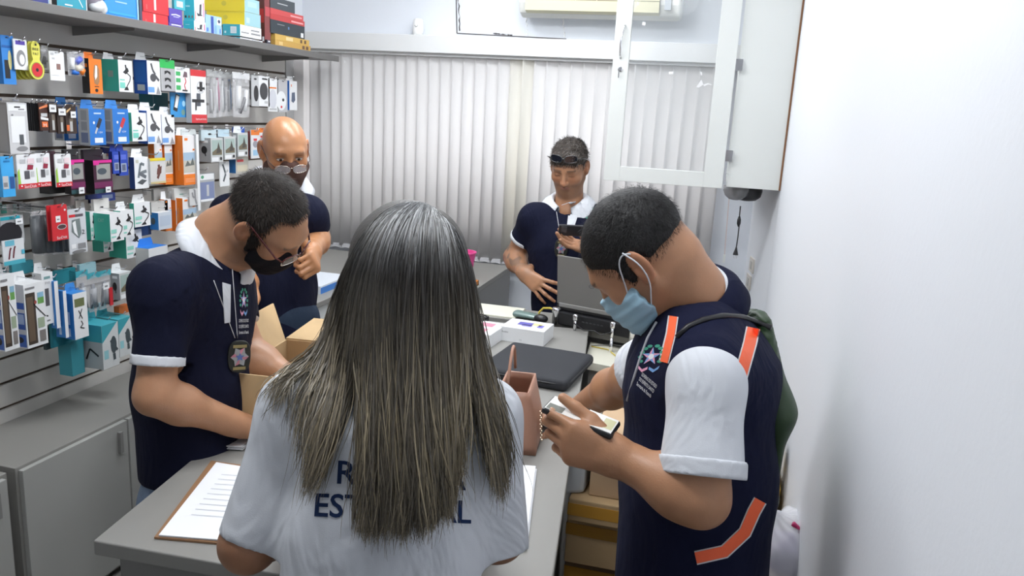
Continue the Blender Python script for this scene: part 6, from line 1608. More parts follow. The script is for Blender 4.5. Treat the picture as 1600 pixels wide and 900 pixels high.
# ---------------- top hanging row
R1 = ', top row'
card('blue rounded pack at the left end of the top hanging row', 'blister_pack', 0, 20, 54, 131, X1, (.03, .22, .62), [('r', .15, .12, .55, .5, BK), ('e', .6, .5, .14, .2, (.6, .55, .25)), ('r', .05, .75, .95, .8, (.02, .12, .4))], th=.02, cat='pack')
card('white and purple cable card beside the blue pack'+R1, 'cable_card', 20, 41, 60, 108, X1+.01, W_, [('r', .15, .82, .85, .95, PU), ('e', .5, .38, .33, .27, GY), ('e', .55, .34, .2, .17, W_)], cat='pack')
card('yellow round-bottomed hang card with red circle'+R1, 'hang_card', 43, 66, 63, 123, X1+.02, (.70, .66, .10), [('e', .5, .25, .40, .205, (.25, .30, .06)), ('e', .5, .25, .36, .185, RD), ('e', .5, .25, .10, .05, BK), ('t', 'BEE', .28, .76, .07, .42, BK), ('t', 'FAT', .3, .64, .07, .38, BK), ('e', .5, .91, .07, .025, BK)], round_=2, rep=4, group='yellow round-bottomed hang cards', cat='pack')
pouch('clear pouch with dark contents right of the yellow cards'+R1, 'clear_pack', 63, 74, 70, 112, X2, [([(.3, .3), (.5, .55), (.7, .4)], .006, BK), ([(.5, .15), (.6, .7)], .004, GY)])
card('white card with a tiny brown square'+R1, 'white_card', 76, 99, 79, 125, X1+.01, W_, [('r', .45, .38, .72, .58, (.28, .16, .14)), ('r', .08, .86, .3, .95, LG), ('r', .15, .72, .35, .78, LG), ('l', [(.05, .18), (.6, .18)], .01, LG)], cat='pack')
pouch('clear bag with blue, white and orange contents'+R1, 'clear_pack', 104, 131, 80, 117, X1, [([(.2, .25), (.25, .75)], .010, W_), ([(.45, .55), (.75, .75)], .011, (.1, .14, .55)), ([(.4, .3), (.75, .35)], .012, (.7, .65, .55)), ([(.7, .1), (.85, .3)], .011, OR), ([(.2, .15), (.55, .12)], .008, BL)])
carton('black and orange box with silver cable picture'+R1, 'cable_box', 128, 138, 158, 91, 146, X1, BK, OR, [('r', .2, .75, .8, .85, OR)], [('p', [(.35, .3), (.3, .55), (.4, .82), (.65, .85), (.8, .7), (.75, .35), (.6, .25)], (.35, .18, .08)), ('p', [(.5, .82), (.62, .8), (.6, .5), (.45, .4), (.4, .5)], W_), ('e', .5, .1, .12, .05, BK), ('r', .35, .2, .7, .22, BK)], tab=True)
def green(lab, xs, x0, x1, yt, yb, X, **k): return carton(lab, 'phone_mount_box', xs, x0, x1, yt, yb, X, GR, W_, [('r', .4, .45, .7, .65, (.30, .42, .36)), ('r', .15, .5, .3, .6, (.10, .5, .38))], neck(.55)+[('r', .05, .12, .42, .3, (.2, .6, .5)), ('r', .05, .36, .4, .4, (.2, .6, .5))], ct=W_, **k)
green('green and white box with gooseneck holder picture'+R1, 158, 184, 206, 93, 143, X1, tab=True)
def bluew(lab, xs, x0, x1, yt, yb, X, **k): return carton(lab, 'phone_mount_box', xs, x0, x1, yt, yb, X, (.02, .09, .42), W_, [('r', .25, .1, .8, .28, LG), ('r', .1, .34, .9, .94, (.03, .14, .50))], clip(), ct=W_, tab=.03, **k)
bluew('blue and white box with black clip picture'+R1, 209, 229, 250, 94, 147, X1)
card('grey card with green head and three black clips'+R1, 'clip_card', 249, 272, 92, 143, X1, (.42, .42, .43), [('r', 0, .74, 1, 1, (.03, .48, .10))]+[q for v in (.6, .38, .16) for q in (('p', [(.3, v-.06), (.5, v+.01), (.72, v-.07), (.7, v+.03), (.5, v+.07), (.3, v+.05)], BK),)]+[('r', 0, 0, 1, .03, BK)], cat='pack')
card('white card with green squares and red gooseneck'+R1, 'phone_holder_card', 273, 296, 104, 144, X1, W_, [('r', .05, .66, .35, .82, (.05, .4, .12)), ('r', .05, .4, .35, .56, (.05, .4, .12)), ('r', .05, .1, .35, .28, (.05, .4, .12)), ('l', [(.65, .6), (.72, .45), (.6, .3), (.68, .12)], .025, RD), ('p', [(.5, .62), (.62, .85), (.8, .82), (.82, .62)], (.16, .1, .12)), ('r', .45, .06, .8, .12, BK), ('r', .1, .88, .5, .95, LG)], cat='pack')
card('blue card with slanting white remote below the green squares card', 'remote_card', 266, 291, 143, 183, X2, (.04, .28, .62), [('l', [(.25, .25), (.45, .9)], .13, BK), ('l', [(.3, .38), (.45, .85)], .09, W_), ('e', .75, .2, .12, .12, (.2, .35, .3)), ('e', .8, .55, .1, .12, (.4, .7, .9))], tab=False, hk=False, cat='pack')
card('dark teal board hanging behind the boxes under the top row', 'teal_pack', 218, 262, 143, 172, X3-.06, (.01, .13, .16), [('r', .45, 0, .46, 1, (.3, .4, .45))], tab=False, hk=False, cat='pack')
carton('tall white box with red ends and bicycle holder picture'+R1, 'bicycle_mount_box', 290, 297, 321, 108, 192, X1, LG, W_, [], [('r', 0, .88, 1, 1, RD), ('r', 0, 0, 1, .16, RD), ('e', .65, .68, .26, .12, LG), ('e', .65, .68, .23, .10, W_), ('r', .55, .6, .75, .78, BK), ('l', [(.4, .66), (.9, .66)], .05, BK), ('r', .35, .32, .6, .56, (.08, .09, .11)), ('l', [(.05, .42), (.85, .42)], .06, BK), ('l', [(.3, .4), (.28, .24)], .04, BK), ('t', 'Suporte para bicicleta', .25, .06, .035, .7, W_)])
for i, (x0, c1, c2, dsc) in enumerate(((322, (.25, .25, .24), GY, 'grey leads'), (331, (.30, .03, .12), LG, 'a magenta plug'), (340, (.10, .11, .13), LG, 'black leads'), (350, (.10, .18, .32), GY, 'a blue plug'), (362, (.55, .56, .58), W_, 'white leads'))):
    pouch('narrow clear bag with %s, left of the mouse cards%s' % (dsc, R1), 'cable_pouch', x0, x0+15, 108+i*1.5, 184-i*1, X2-.006*i, [([(.3, .1), (.35, .5), (.5, .8)], .005, c2), ([(.6, .15), (.65, .5), (.5, .84)], .005, c1), ([(.45, .1), (.4, .6)], .006, LG)], header=(.45, .46, .46), group='clear cable bags of the top row')
pouch('wide clear bag with white header and white adapter'+R1, 'cable_pouch', 363, 389, 112, 183, X1, [([(.3, .2), (.35, .7)], .012, W_), ([(.7, .15), (.8, .62)], .010, W_), ([(.4, .1), (.75, .45)], .008, (.15, .15, .16))], header=(.68, .69, .70))
pouch('dark pouch edge-on left of the mouse cards'+R1, 'clear_pack', 389, 396, 116, 165, X2, [([(.5, .2), (.5, .8)], .008, BK)])
card('white card with a black mouse, left one of two'+R1, 'mouse_card', 393, 404, 117, 166, X1, LG, [('e', .6, .42, .34, .26, BK), ('e', .5, .88, .2, .03, BK)], cat='pack', tab=False)
card('white card with a black mouse, right one of two'+R1, 'mouse_card', 404, 421, 118, 166, X1, W_, [('e', .45, .5, .38, .28, (.05, .05, .055)), ('r', .3, .88, .8, .93, BK), ('r', .5, .1, .9, .18, LG)], cat='pack', tab=False)
card('white card with round white earphone case'+R1, 'earphone_card', 419, 433, 122, 174, X1, W_, [('e', .5, .38, .40, .3, (.62, .63, .68)), ('r', .1, .7, .9, .74, OR), ('r', .1, .04, .9, .1, LG)], cat='pack')
card('black card between the earphone and disc cards'+R1, 'black_card', 428, 436, 122, 150, X2-.02, BK, [('r', .2, .8, .8, .9, LG)], hk=False, cat='pack')
card('white card with a half-disc shaped lens'+R1, 'lens_card', 435, 449, 124, 175, X1-.01, (.5, .5, .52), [('e', .3, .35, .55, .3, W_), ('e', .5, .38, .12, .05, BK), ('e', .3, .16, .1, .04, RD)], cat='pack')
carton('blue and white box at the right end of the top row by the post', 'power_adapter_box', 446, 452, 464, 126, 172, X2, BL, W_, [], [('p', [(.25, .3), (.3, .6), (.7, .62), (.75, .35), (.5, .25)], (.1, .13, .2)), ('r', .2, .8, .3, .88, OR)], tab=True)
# ---------------- second row
R2 = ', second row'
carton('silver blister box with white panel at the left end of the second row', 'charger_box', -4, 10, 41, 160, 241, X1+.02, (.30, .28, .26), (.60, .60, .61), [('r', .1, .05, .9, .95, (.36, .34, .33))], [('r', .05, .84, .95, .97, W_), ('r', .12, .22, .85, .74, W_), ('r', .35, .90, .65, .93, BK), ('r', .55, .86, .85, .885, GY), ('r', .5, .18, .72, .38, (.10, .11, .12)), ('e', .62, .1, .28, .05, GY), ('e', .22, .76, .06, .02, GY)], cat='box')
for i in range(6):
    card('thin black card, seen between the silver box and the red-printed cards'+'', 'black_card', 40+i*3.4, 47+i*3.4, 160+i*.3, 204+i*.3, X2+.004*i, BK, [('r', .72, .05, .80, .95, (.14, .14, .15))], hk=i % 2 == 0, group='thin black cards of the second row', tab=False, cat='pack')
card('black and red card with silver letter, left of the tagged cards', 'pen_drive_card', 60, 75, 160, 204, X1, (.05, .015, .01), [('p', [(0, .82), (.9, .95), (.9, .85), (0, .76)], (.8, .25, .1)), ('r', .15, .5, .8, .62, LG), ('p', [(.1, .4), (.9, .36), (.9, .44), (.1, .5)], W_), ('r', .2, .12, .8, .32, (.75, .15, .03)), ('t', 'H', .35, .14, .13, .3, W_)], cat='pack')
for i, (x0, x1, y0, y1) in enumerate(((74, 89, 161, 207), (88, 102, 166, 209), (101, 118, 163, 209))):
    card('dark card with silver memory stick, %s of the three tagged ones' % ('left', 'middle', 'right')[i]+R2, 'pen_drive_card', x0, x1, y0, y1, X1+.004*i, (.035, .02, .015), [('r', .35, .08, .6, .42, (.45, .45, .44)), ('r', .32, .42, .65, .62, (.16, .13, .1))]+([('p', [(.1, .7), (.5, .85), (.5, .9), (.1, .78)], (.7, .45, .2)), ('r', .05, .1, .3, .3, (.7, .15, .04))] if i == 2 else []), cat='pack')
    a, b, c, d = ((76.5, 87, 163, 175), (91, 102, 169.5, 180), (110, 118, 174, 184))[i]
    tag_('small white price tag on the %s tagged memory stick card' % ('left', 'middle', 'right')[i], a, b, c, d, X1+.006+.004*i)
def bluebox(lab, xs, x0, x1, yt, yb, X, c2, **k): return carton(lab, 'car_charger_box', xs, x0, x1, yt, yb, X, (.50, .52, .55), (.02, .17, .55), [('r', .25, .68, .8, .95, (.35, .37, .4)), ('r', .25, .4, .8, .64, (.3, .32, .36)), ('r', .2, .06, .85, .34, (.16, .2, .34))], [('l', [(.35, .32), (.5, .5)], .05, LG), ('l', [(.5, .48), (.72, .74)], .10, c2), ('r', .28, .06, .8, .2, (.75, .8, .88)), ('e', .28, .62, .06, .04, W_), ('t', '12V', .55, .33, .05, .25, W_), ('r', .3, .86, .75, .9, (.5, .65, .85))], ct=(.05, .25, .65), tab=.03, **k)
bluebox('blue car charger box behind the dark cards, low in the second row', 84, 97, 120, 166, 220, X3-.04, BK, hk=False)
bluebox('blue box with black car charger picture, left of its twin'+R2, 123, 138, 163, 170, 227, X1, (.03, .03, .04))
bluebox('blue box with red car charger picture, right of its twin'+R2, 161, 175, 200, 170, 225, X1, (.55, .04, .05))
green('green and white gooseneck box beside the blue charger boxes'+R2, 196, 205, 228, 176, 221, X1, tab=.03)
bluew('blue and white clip box, left of two'+R2, 215, 229, 251, 173, 225, X1)
bluew('blue and white clip box, right of two'+R2, 246, 252, 272, 179, 226, X2)
def orange(lab, xs, x0, x1, yt, yb, X, **k): return carton(lab, 'selfie_stick_box', xs, x0, x1, yt, yb, X, OR, (.78, .76, .76), [('r', .1, .1, .12, .9, (.9, .4, .2)), ('r', .4, .3, .55, .7, (.75, .3, .1))], [('r', 0, 0, 1, .22, OR), ('r', 0, .25, 1, .5, (.55, .52, .45)), ('r', 0, .5, 1, .66, (.35, .48, .62)), ('p', [(.1, .38), (.3, .5), (.5, .42), (.7, .56), (.8, .4)], (.12, .13, .12)), ('r', .12, .9, .35, .95, OR), ('r', .7, .7, .9, .73, OR)]+[('r', .1, .06+.03*i, .8, .07+.03*i, (.9, .45, .25)) for i in range(3)], ct=W_, tab=.03, **k)
for i, (xs, x0, x1) in enumerate(((232, 240, 252), (246, 256, 268), (262, 274, 286))):
    orange('orange tall box in the second row, %s of three behind the photo-printed one' % ('left', 'middle', 'right')[i], xs, x0, x1, 213+i*.5, 288+i, X2-.01, hk=False)
orange('orange and white tall box with landscape photo'+R2, 273, 285, 306, 212, 290, X1)
def grey(lab, xs, x0, x1, yt, yb, X, **k): return carton(lab, 'action_camera_box', xs, x0, x1, yt, yb, X, (.36, .38, .39), (.55, .56, .56), [('e', .5, .5, .22, .16, BK), ('r', .3, .8, .8, .9, W_), ('l', [(.55, .4), (.6, .25)], .04, BK)], bike(), ct=(.75, .77, .78), tab=.03, **k)
grey('grey box with cyclist photo, left of three'+R2, 309, 329, 348, 216, 254, X1)
grey('grey box with cyclist photo, middle of three'+R2, 340, 350, 368, 214, 250, X1)
grey('grey box with cyclist photo, right of three'+R2, 362, 371, 387, 208, 245, X1)
carton('beige and blue box under the right cyclist box', 'accessory_box', 358, 368, 388, 246, 271, X2, (.02, .14, .38), (.50, .48, .42), [], [('r', .1, .7, .6, .85, RD), ('r', .1, .1, .9, .5, (.6, .55, .42))], hk=False)
card('white card with black stick, under the middle cyclist box', 'stylus_card', 343, 358, 253, 292, X2, W_, [('l', [(.3, .9), (.6, .5), (.35, .2)], .08, (.1, .12, .13)), ('p', [(.5, .5), (.9, .6), (.8, .7)], LG)], hk=False, cat='pack')
carton('grey box with blue picture under the left cyclist box', 'selfie_stick_box', 306, 311, 335, 272, 317, X2, (.25, .26, .27), (.40, .41, .42), [], [('r', .05, .78, .95, .98, W_), ('e', .2, .88, .1, .06, (.1, .35, .2)), ('r', .05, .1, .95, .7, (.20, .24, .40)), ('r', .45, .2, .6, .6, LG), ('r', .05, .02, .9, .1, W_)])
carton('long silver edge of a box between the orange and grey boxes', 'slim_box', 303, 306, 310, 210, 330, X1+.01, LG, W_, hk=False)
card('dark red pack left of the bald man\'s head', 'red_pack', 388, 398, 205, 248, X2, (.22, .03, .03), [('r', .1, .1, .9, .3, (.05, .1, .25))], cat='pack')
for i, (x0, x1, y0, y1) in enumerate(((392, 405, 203, 248), (401, 419, 200, 240))):
    card('orange and white card, %s of two beside the bald man\'s head' % ('left', 'right')[i], 'adapter_card', x0, x1, y0, y1, X1-.02*i, (.70, .71, .72), [('r', 0, .82, 1, 1, OR), ('e', .5, .5, .3, .12, (.3, .3, .33)), ('r', .2, .1, .8, .3, LB), ('r', .3, .62, .7, .7, RD)], cat='pack')
# ---------------- third row
R3 = ', third row'
card('sky blue pack at the left end of the third row', 'blister_pack', 0, 20, 245, 309, X1+.03, SK, [('r', .05, .2, .5, .52, LG), ('r', .1, .25, .4, .36, GY), ('r', .6, .2, .95, .5, (.03, .1, .3)), ('r', .2, .86, .7, .9, (.02, .2, .5))], th=.015, cat='pack')
def sd(lab, x0, x1, yt, yb, X): return card(lab, 'memory_stick_card', x0, x1, yt, yb, X, W_, [('r', 0, 0, 1, .14, RD), ('t', 'SanDisk', .3, .02, .085, .66, W_), ('p', [(0, .14), (.14, .14), (.1, .6), (0, .5)], (.35, .6, .08)), ('r', .35, .28, .62, .52, (.10, .10, .11)), ('r', .68, .34, .86, .5, LG), ('p', [(.5, .55), (.8, .55), (.85, .68), (.55, .7)], (.3, .03, .06)), ('r', .15, .74, .45, .86, LG), ('r', .55, .72, .9, .88, (.8, .65, .68)), ('r', .12, .06, .2, .1, W_)], cat='pack')
sd('white and red memory stick card, leftmost of three'+R3, 25, 55, 242, 296, X1+.02); sd('white and red memory stick card, middle of three'+R3, 53, 77, 240, 293, X1+.01); sd('white and red memory stick card, rightmost of three'+R3, 85, 110, 241, 293, X1+.015)
carton('black box between the memory stick cards'+R3, 'hard_disk_box', 60, 74, 100, 244, 304, X3, BK, (.015, .015, .016), hk=False)
def mgb(lab, xs, x0, x1, yt, yb, X): return carton(lab, 'media_player_box', xs, x0, x1, yt, yb, X, (.012, .010, .012), (.05, .01, .03), [], [('r', .0, .92, 1, 1, MG), ('r', .15, .42, .9, .88, (.32, .32, .30)), ('e', .45, .66, .25, .10, (.07, .09, .11)), ('r', 0, .16, 1, .34, (.16, .02, .09)), ('r', 0, 0, .8, .12, (.03, .08, .09)), ('r', 0, .86, .3, 1, MG)])
mgb('black and magenta box with grey window, left of two'+R3, 100, 108, 131, 250, 304, X1-.01); mgb('black and magenta box with grey window, right of two'+R3, 131, 145, 174, 251, 303, X1)
tag_('small white price tag under the left magenta box', 123, 131.5, 293, 303, X1); tag_('small white price tag under the right magenta box', 165, 173, 292, 301, X1+.01)
for i, (x0, x1, y0, y1) in enumerate(((175, 187, 237, 272), (185, 199, 236, 275))):
    carton('deep blue box with small windows, %s of two' % ('left', 'right')[i]+R3, 'memory_card_box', x0-5, x0, x1, y0, y1, X1-.01, (.01, .03, .2), (.02, .06, .40), [], [('r', .2, .15, .8, .5, (.35, .4, .5)), ('r', .3, .2, .7, .45, (.1, .12, .2)), ('r', .2, .65, .8, .85, (.1, .15, .6))], tab=True, hk=i == 0)
carton('white box with grey phone clamp picture'+R3, 'phone_clamp_box', 202, 209, 231, 246, 296, X1, (.02, .05, .2), W_, [], [('l', [(.25, .35), (.45, .8), (.7, .75)], .07, (.16, .19, .21)), ('l', [(.45, .5), (.85, .55)], .08, (.18, .20, .22)), ('l', [(.3, .5), (.8, .35)], .09, (.12, .13, .15)), ('p', [(.15, .2), (.5, .3), (.85, .25), (.5, .12)], (.08, .09, .10)), ('r', .1, .82, .3, .92, (.6, .6, .5))], tab=.03)
carton('white box with yellow top and brown holder picture'+R3, 'phone_mount_box', 229, 234, 258, 248, 288, X1+.01, LG, (.60, .59, .58), [], [('l', [(.55, .75), (.6, .45), (.45, .2)], .07, (.12, .04, .03)), ('p', [(.45, .6), (.75, .7), (.7, .4), (.4, .35)], (.14, .05, .04)), ('r', 0, 0, 1, .08, (.6, .5, .25)), ('r', 0, .9, 1, 1, YE)], ct=(.75, .5, .05))
for i, (xs, x0, x1) in enumerate(((250, 257, 267), (262, 274, 286))):
    orange('orange tall box in the third row, %s of two behind the white-fronted one' % ('left', 'right')[i], xs, x0, x1, 312, 362, X2, hk=False)
orange('orange and white tall box with photo'+R3, 273, 285, 306, 310, 362, X1)
card('white card with grey hook shape above the third row orange box', 'hook_card', 296, 309, 296, 322, X1+.01, (.6, .6, .6), [('l', [(.6, .95), (.65, .4), (.8, .05)], .10, GY), ('l', [(.3, .8), (.4, .5), (.6, .5)], .08, GY)], hk=False, cat='pack')
# ---------------- fourth row
R4 = ', fourth row'
card('black cushion pack with grey card at the left end of the fourth row', 'mouse_pad_pack', 0, 36, 340, 385, X1+.02, (.35, .36, .37), [('e', .35, .38, .55, .42, (.02, .02, .025)), ('r', 0, .88, .85, 1, TE)], th=.02, cat='pack')
tag_('small white price tag on the black cushion pack', 24, 35, 342, 351, X1+.025)
card('white card with two maroon pens and teal mark under the cushion pack', 'stylus_card', 3, 37, 377, 413, X1+.04, (.66, .68, .70), [('l', [(.25, .15), (.33, .55), (.38, .65)], .035, (.15, .03, .04)), ('l', [(.45, .18), (.53, .6), (.58, .7)], .035, (.15, .03, .04)), ('r', .12, .74, .55, .98, (.15, .45, .58)), ('r', 0, -.1, 1, .08, (.08, .42, .52)), ('r', .85, .3, 1, .5, (.1, .45, .6))], hk=False, tab=False, cat='pack')
for i in range(4):
    pouch('dark grey padded pouch, %s, beside the red card' % ('first from left', 'second from left', 'third from left', 'fourth from left')[i]+R4, 'padded_pouch', 47+i*15, 66+i*15, 331-i*1.5, 402-i*1, X2-.01*i, [([(.5, .06), (.5, .9)], .020-.001*i, (.10, .11, .12)), ([(.3, .1), (.3, .85)], .014, (.13, .14, .15)), ([(.72, .1), (.72, .85)], .014, (.12, .13, .14))], cat='pack', group='dark grey padded pouches')
card('red memory card pack with white tag'+R4, 'memory_card_pack', 79, 104, 322, 378, X1+.03, RD, [('t', 'SanDisk', .25, .04, .08, .65, W_), ('r', .25, .52, .55, .7, W_), ('r', .32, .58, .48, .62, GY), ('e', .6, .38, .3, .08, LG), ('e', .6, .38, .26, .06, (.08, .05, .05)), ('e', .85, .85, .06, .03, W_)], cat='pack', rep=1, group='red memory card packs')
card('silver white cable card with a black figure two', 'cable_card', 105, 133, 328, 399, X1+.02, (.60, .62, .65), [('r', .05, .82, .4, .88, RD), ('r', .4, .82, .85, .88, (.12, .1, .12)), ('p', [(.15, .5), (.2, .76), (.65, .78), (.7, .45), (.55, .33), (.4, .4)], (.18, .22, .22)), ('p', [(.22, .7), (.4, .74), (.45, .5), (.5, .38), (.3, .48)], W_), ('t', '2', .72, .42, .10, .16, BK), ('r', .1, .12, .35, .22, W_), ('r', .45, .1, .9, .22, GY), ('e', .5, .04, .4, .04, (.2, .2, .2))], cat='pack')
CATL = [('t', 'CAT', .4, .70, .12, .3, (.35, .62, .52))]
def gcat(lab, xs, x0, x1, yt, yb, X, **k): return carton(lab, 'phone_mount_box', xs, x0, x1, yt, yb, X, GR, W_, CATL, neck(.62)+[('r', .04, .3, .45, .44, (.3, .65, .55)), ('r', .04, .14, .4, .2, (.3, .65, .55))], ct=(.76, .77, .77), tab=.03, **k)
gcat('green box with gooseneck picture, behind the figure two card', 126, 140, 148, 331, 376, X2, hk=False)
gcat('green box with gooseneck picture, lowest behind the row', 144, 160, 175, 352, 395, X3, hk=False)
gcat('green box with gooseneck picture, low behind, right one', 170, 196, 221, 362, 405, X3+.03, hk=False)
gcat('green and white gooseneck box, right one of three'+R4, 203, 209, 234, 318, 356, X1-.01)
gcat('green and white gooseneck box, middle of three'+R4, 178, 188, 208, 330, 372, X1+.01)
gcat('green and white gooseneck box, left one of three'+R4, 142, 171, 192, 335, 379, X1+.04)
carton('blue and white box tilted right of the gooseneck boxes'+R4, 'phone_mount_box', 234, 247, 268, 333, 360, X1, (.04, .22, .55), (.55, .60, .66), [('e', .4, .5, .25, .2, (.1, .12, .13))], [('r', .1, .2, .9, .8, (.45, .52, .62))], ct=W_, tab=True)
card('dark navy pack between the gooseneck boxes and the bent man', 'navy_pack', 205, 236, 355, 372, X3+.02, (.015, .05, .16), [], hk=False, tab=False, cat='pack')
carton('blue topped white box just above the bent man\'s shoulder', 'cable_box', 212, 232, 262, 389, 430, X1+.02, (.6, .6, .6), (.66, .67, .68), ct=(.03, .22, .70), tab=.03, hk=False)
# ---------------- fifth row
R5 = ', fifth row'
def stick(lab, xs, x0, x1, yt, yb, X): return carton(lab, 'selfie_stick_box', xs, x0, x1, yt, yb, X, (.62, .63, .66), W_, [('r', .15, .62, .95, .72, (.05, .12, .42)), ('r', .15, .3, .95, .56, (.05, .12, .42)), ('r', .2, .38, .9, .54, (.4, .5, .7)), ('r', .15, .02, .95, .22, (.06, .14, .45)), ('e', .55, .13, .25, .05, BK)], [('r', .05, .05, .5, .86, (.06, .045, .035)), ('r', .1, .1, .4, .8, (.14, .10, .07)), ('r', .62, .66, .92, .84, (.15, .35, .1)), ('r', .62, .76, .92, .84, (.25, .45, .6)), ('l', [(.4, .68), (.95, .44)], .02, BK), ('e', .5, .70, .06, .03, (.35, .08, .06)), ('r', .55, .28, .88, .44, (.35, .42, .3)), ('r', .6, .06, .9, .24, (.22, .2, .19)), ('r', .05, .92, .5, .95, GY)], ct=W_, tab=.03, cat='box')
stick('white stick box with dark window, left one of two'+R5, -12, -2, 22, 432, 553, X1+.04)
carton('white box with tall black cable window and lettering'+R5, 'cable_box', 53, 64, 82, 428, 510, X1-.01, (.7, .7, .71), W_, [], [('t', 'F10', .3, .78, .05, .4, GY), ('r', .2, .88, .75, .93, (.2, .35, .35)), ('r', .2, .36, .55, .70, (.10, .10, .11)), ('l', [(.0, .2), (.35, .16)], .05, BK), ('r', .2, .06, .5, .09, GY)], ct=W_, tab=.03)
stick('white stick box with dark window, right one of two'+R5, 14, 36, 69, 446, 548, X1+.05)
for i, (xs, x0, x1, yt, yb) in enumerate(((78, 84, 90, 440, 515), (86, 98, 103, 455, 530), (100, 113, 135, 460, 533))):
    carton('slim blue box with white lettering bars, %s of three' % ('left', 'middle', 'right')[i]+R5, 'tripod_box', xs, x0, x1, yt, yb, X1+.01*i, (.03, .20, .55), W_, [('r', .35, .06, .6, .24, (.5, .65, .85)), ('r', .35, .32, .6, .6, (.5, .65, .85))], [('r', .1, .7, .8, .88, (.16, .18, .08)), ('l', [(.35, .62), (.6, .42)], .03, BK), ('l', [(.6, .64), (.35, .44)], .03, BK), ('l', [(.5, .38), (.6, .3), (.4, .24), (.7, .2)], .03, BK)] if i == 2 else [], ct=(.05, .26, .65), tab=.03)
for i, (x0, x1, y0, y1) in enumerate(((118, 136, 425, 492), (136, 152, 428, 490), (152, 172, 425, 486))):
    pouch('teal topped grey pouch with black legs, %s of three' % ('left', 'middle', 'right')[i]+R5, 'tripod_pouch', x0, x1, y0, y1, X1-.02, [([(.2, .1), (.45, .7)], .005, (.06, .07, .09)), ([(.8, .1), (.5, .7)], .005, (.07, .09, .14)), ([(.5, .15), (.5, .6)], .012, (.35, .36, .38))], header=(.05, .35, .42), group='teal topped pouches', cat='pack')
grey('grey camera box beside the bent man\'s shoulder'+R5, 172, 186, 205, 428, 470, X1+.01)
tag_('small white price tag by the grey camera box', 161, 170, 443, 453, X1+.01)
card('red strip pack left of the grey camera box', 'red_pack', 171, 176, 450, 478, X1-.01, RD, [], hk=False, tab=False, cat='pack')
carton('small orange box under the grey camera box', 'orange_box', 178, 186, 203, 480, 492, X2, (.5, .12, .02), (.55, .14, .03), hk=False)
def teal(lab, xs, x0, x1, yt, yb, X): return carton(lab, 'phone_mount_box', xs, x0, x1, yt, yb, X, (.40, .43, .44), (.66, .68, .68), [('r', 0, .62, 1, 1, (.05, .36, .43)), ('l', [(.2, .2), (.4, .45), (.8, .3)], .04, BK)], [('p', [(0, .6), (.95, 1), (0, 1)], (.05, .36, .43)), ('r', .08, .22, .35, .42, (.3, .6, .65))]+[('e', .68, .5, .18, .2, (.07, .09, .1)), ('l', [(.5, .62), (.9, .35)], .06, (.07, .09, .1)), ('l', [(.68, .3), (.7, .15)], .08, (.07, .09, .1))], ct=(.06, .42, .50), tab=.05)
teal('teal topped white box with mount picture, right one under the pouches', 150, 184, 205, 500, 560, X1+.01); teal('teal topped white box with mount picture, left one under the pouches', 128, 158, 184, 510, 580, X1+.04)
carton('teal box low behind, above the low cabinet', 'phone_mount_box', 92, 110, 130, 535, 590, X2, (.04, .28, .34), (.05, .30, .36), hk=False)
# packs further back on the same hooks and between the front ones
for lab, nm, x0, x1, y0, y1, X, c, it in (
    ('navy pack topping the fourth row behind the gooseneck boxes', 'navy_pack', 137, 180, 305, 318, X3, (.02, .04, .22), [('r', .5, .3, .9, .8, (.2, .25, .4))]),
    ('beige card behind the fourth row, left part', 'beige_card', 118, 140, 314, 332, X3, (.50, .46, .42), []),
    ('white tabbed card behind the fourth row, middle part', 'white_card', 146, 170, 312, 336, X2, (.68, .67, .64), [('r', .4, .4, .6, .5, BK)]),
    ('grey brown card at the start of the fourth row', 'brown_card', 88, 116, 309, 324, X3, (.22, .18, .17), []),
    ('black pack above the left magenta box', 'black_pack', 100, 122, 234, 250, X2, BK, []),
    ('black pack above the right magenta box', 'black_pack', 130, 160, 234, 250, X2-.01, (.03, .02, .03), []),
    ('dark pack hanging between two memory stick cards', 'black_pack', 70, 86, 237, 275, X2, (.04, .01, .02), []),
    ('navy pack under the blue charger boxes', 'navy_pack', 160, 182, 222, 240, X3, (.01, .03, .20), []),
    ('brown yellow pack above the third row orange boxes', 'brown_pack', 240, 262, 231, 248, X3, (.35, .20, .04), []),
    ('pale blue header card behind the left cyclist box', 'blue_header_card', 314, 340, 203, 220, X2, (.50, .60, .64), [('e', .5, .6, .1, .1, BK)]),
    ('pale blue header card behind the middle cyclist box', 'blue_header_card', 338, 358, 202, 218, X2, (.45, .58, .66), []),
    ('deep blue header card behind the right cyclist box', 'blue_header_card', 366, 382, 199, 214, X2, (.03, .10, .45), []),
    ('pale header card above the photo-printed orange box', 'white_card', 284, 306, 202, 214, X2, (.62, .66, .66), []),
    ('grey card above the third row orange box, left', 'grey_card', 240, 262, 296, 314, X3, (.45, .44, .42), []),
    ('white card above the third row orange box, right', 'white_card', 272, 298, 295, 313, X2, (.62, .62, .6), [('r', .3, .4, .7, .5, (.2, .35, .3))]),
    ('grey card behind the blue tilted box', 'grey_card', 236, 262, 316, 336, X2, (.50, .49, .47), []),
    ('teal header card behind the slim blue boxes', 'teal_card', 86, 118, 424, 446, X3, (.03, .28, .34), []),
    ('teal header card behind the white stick boxes', 'teal_card', 18, 52, 412, 432, X3, (.05, .32, .40), []),
    ('pale film header above the teal pouches', 'film_card', 124, 150, 414, 430, X2, (.30, .50, .55), []),
    ('dark pack low behind the slim blue boxes', 'black_pack', 70, 100, 512, 548, X3, (.03, .05, .06), []),
    ('teal pack low left of the teal topped boxes', 'teal_card', 80, 112, 500, 545, X3+.02, (.02, .22, .28), [])):
    card(lab, nm, x0, x1, y0, y1, X, c, it, hk=False, th=.012, cat='pack')
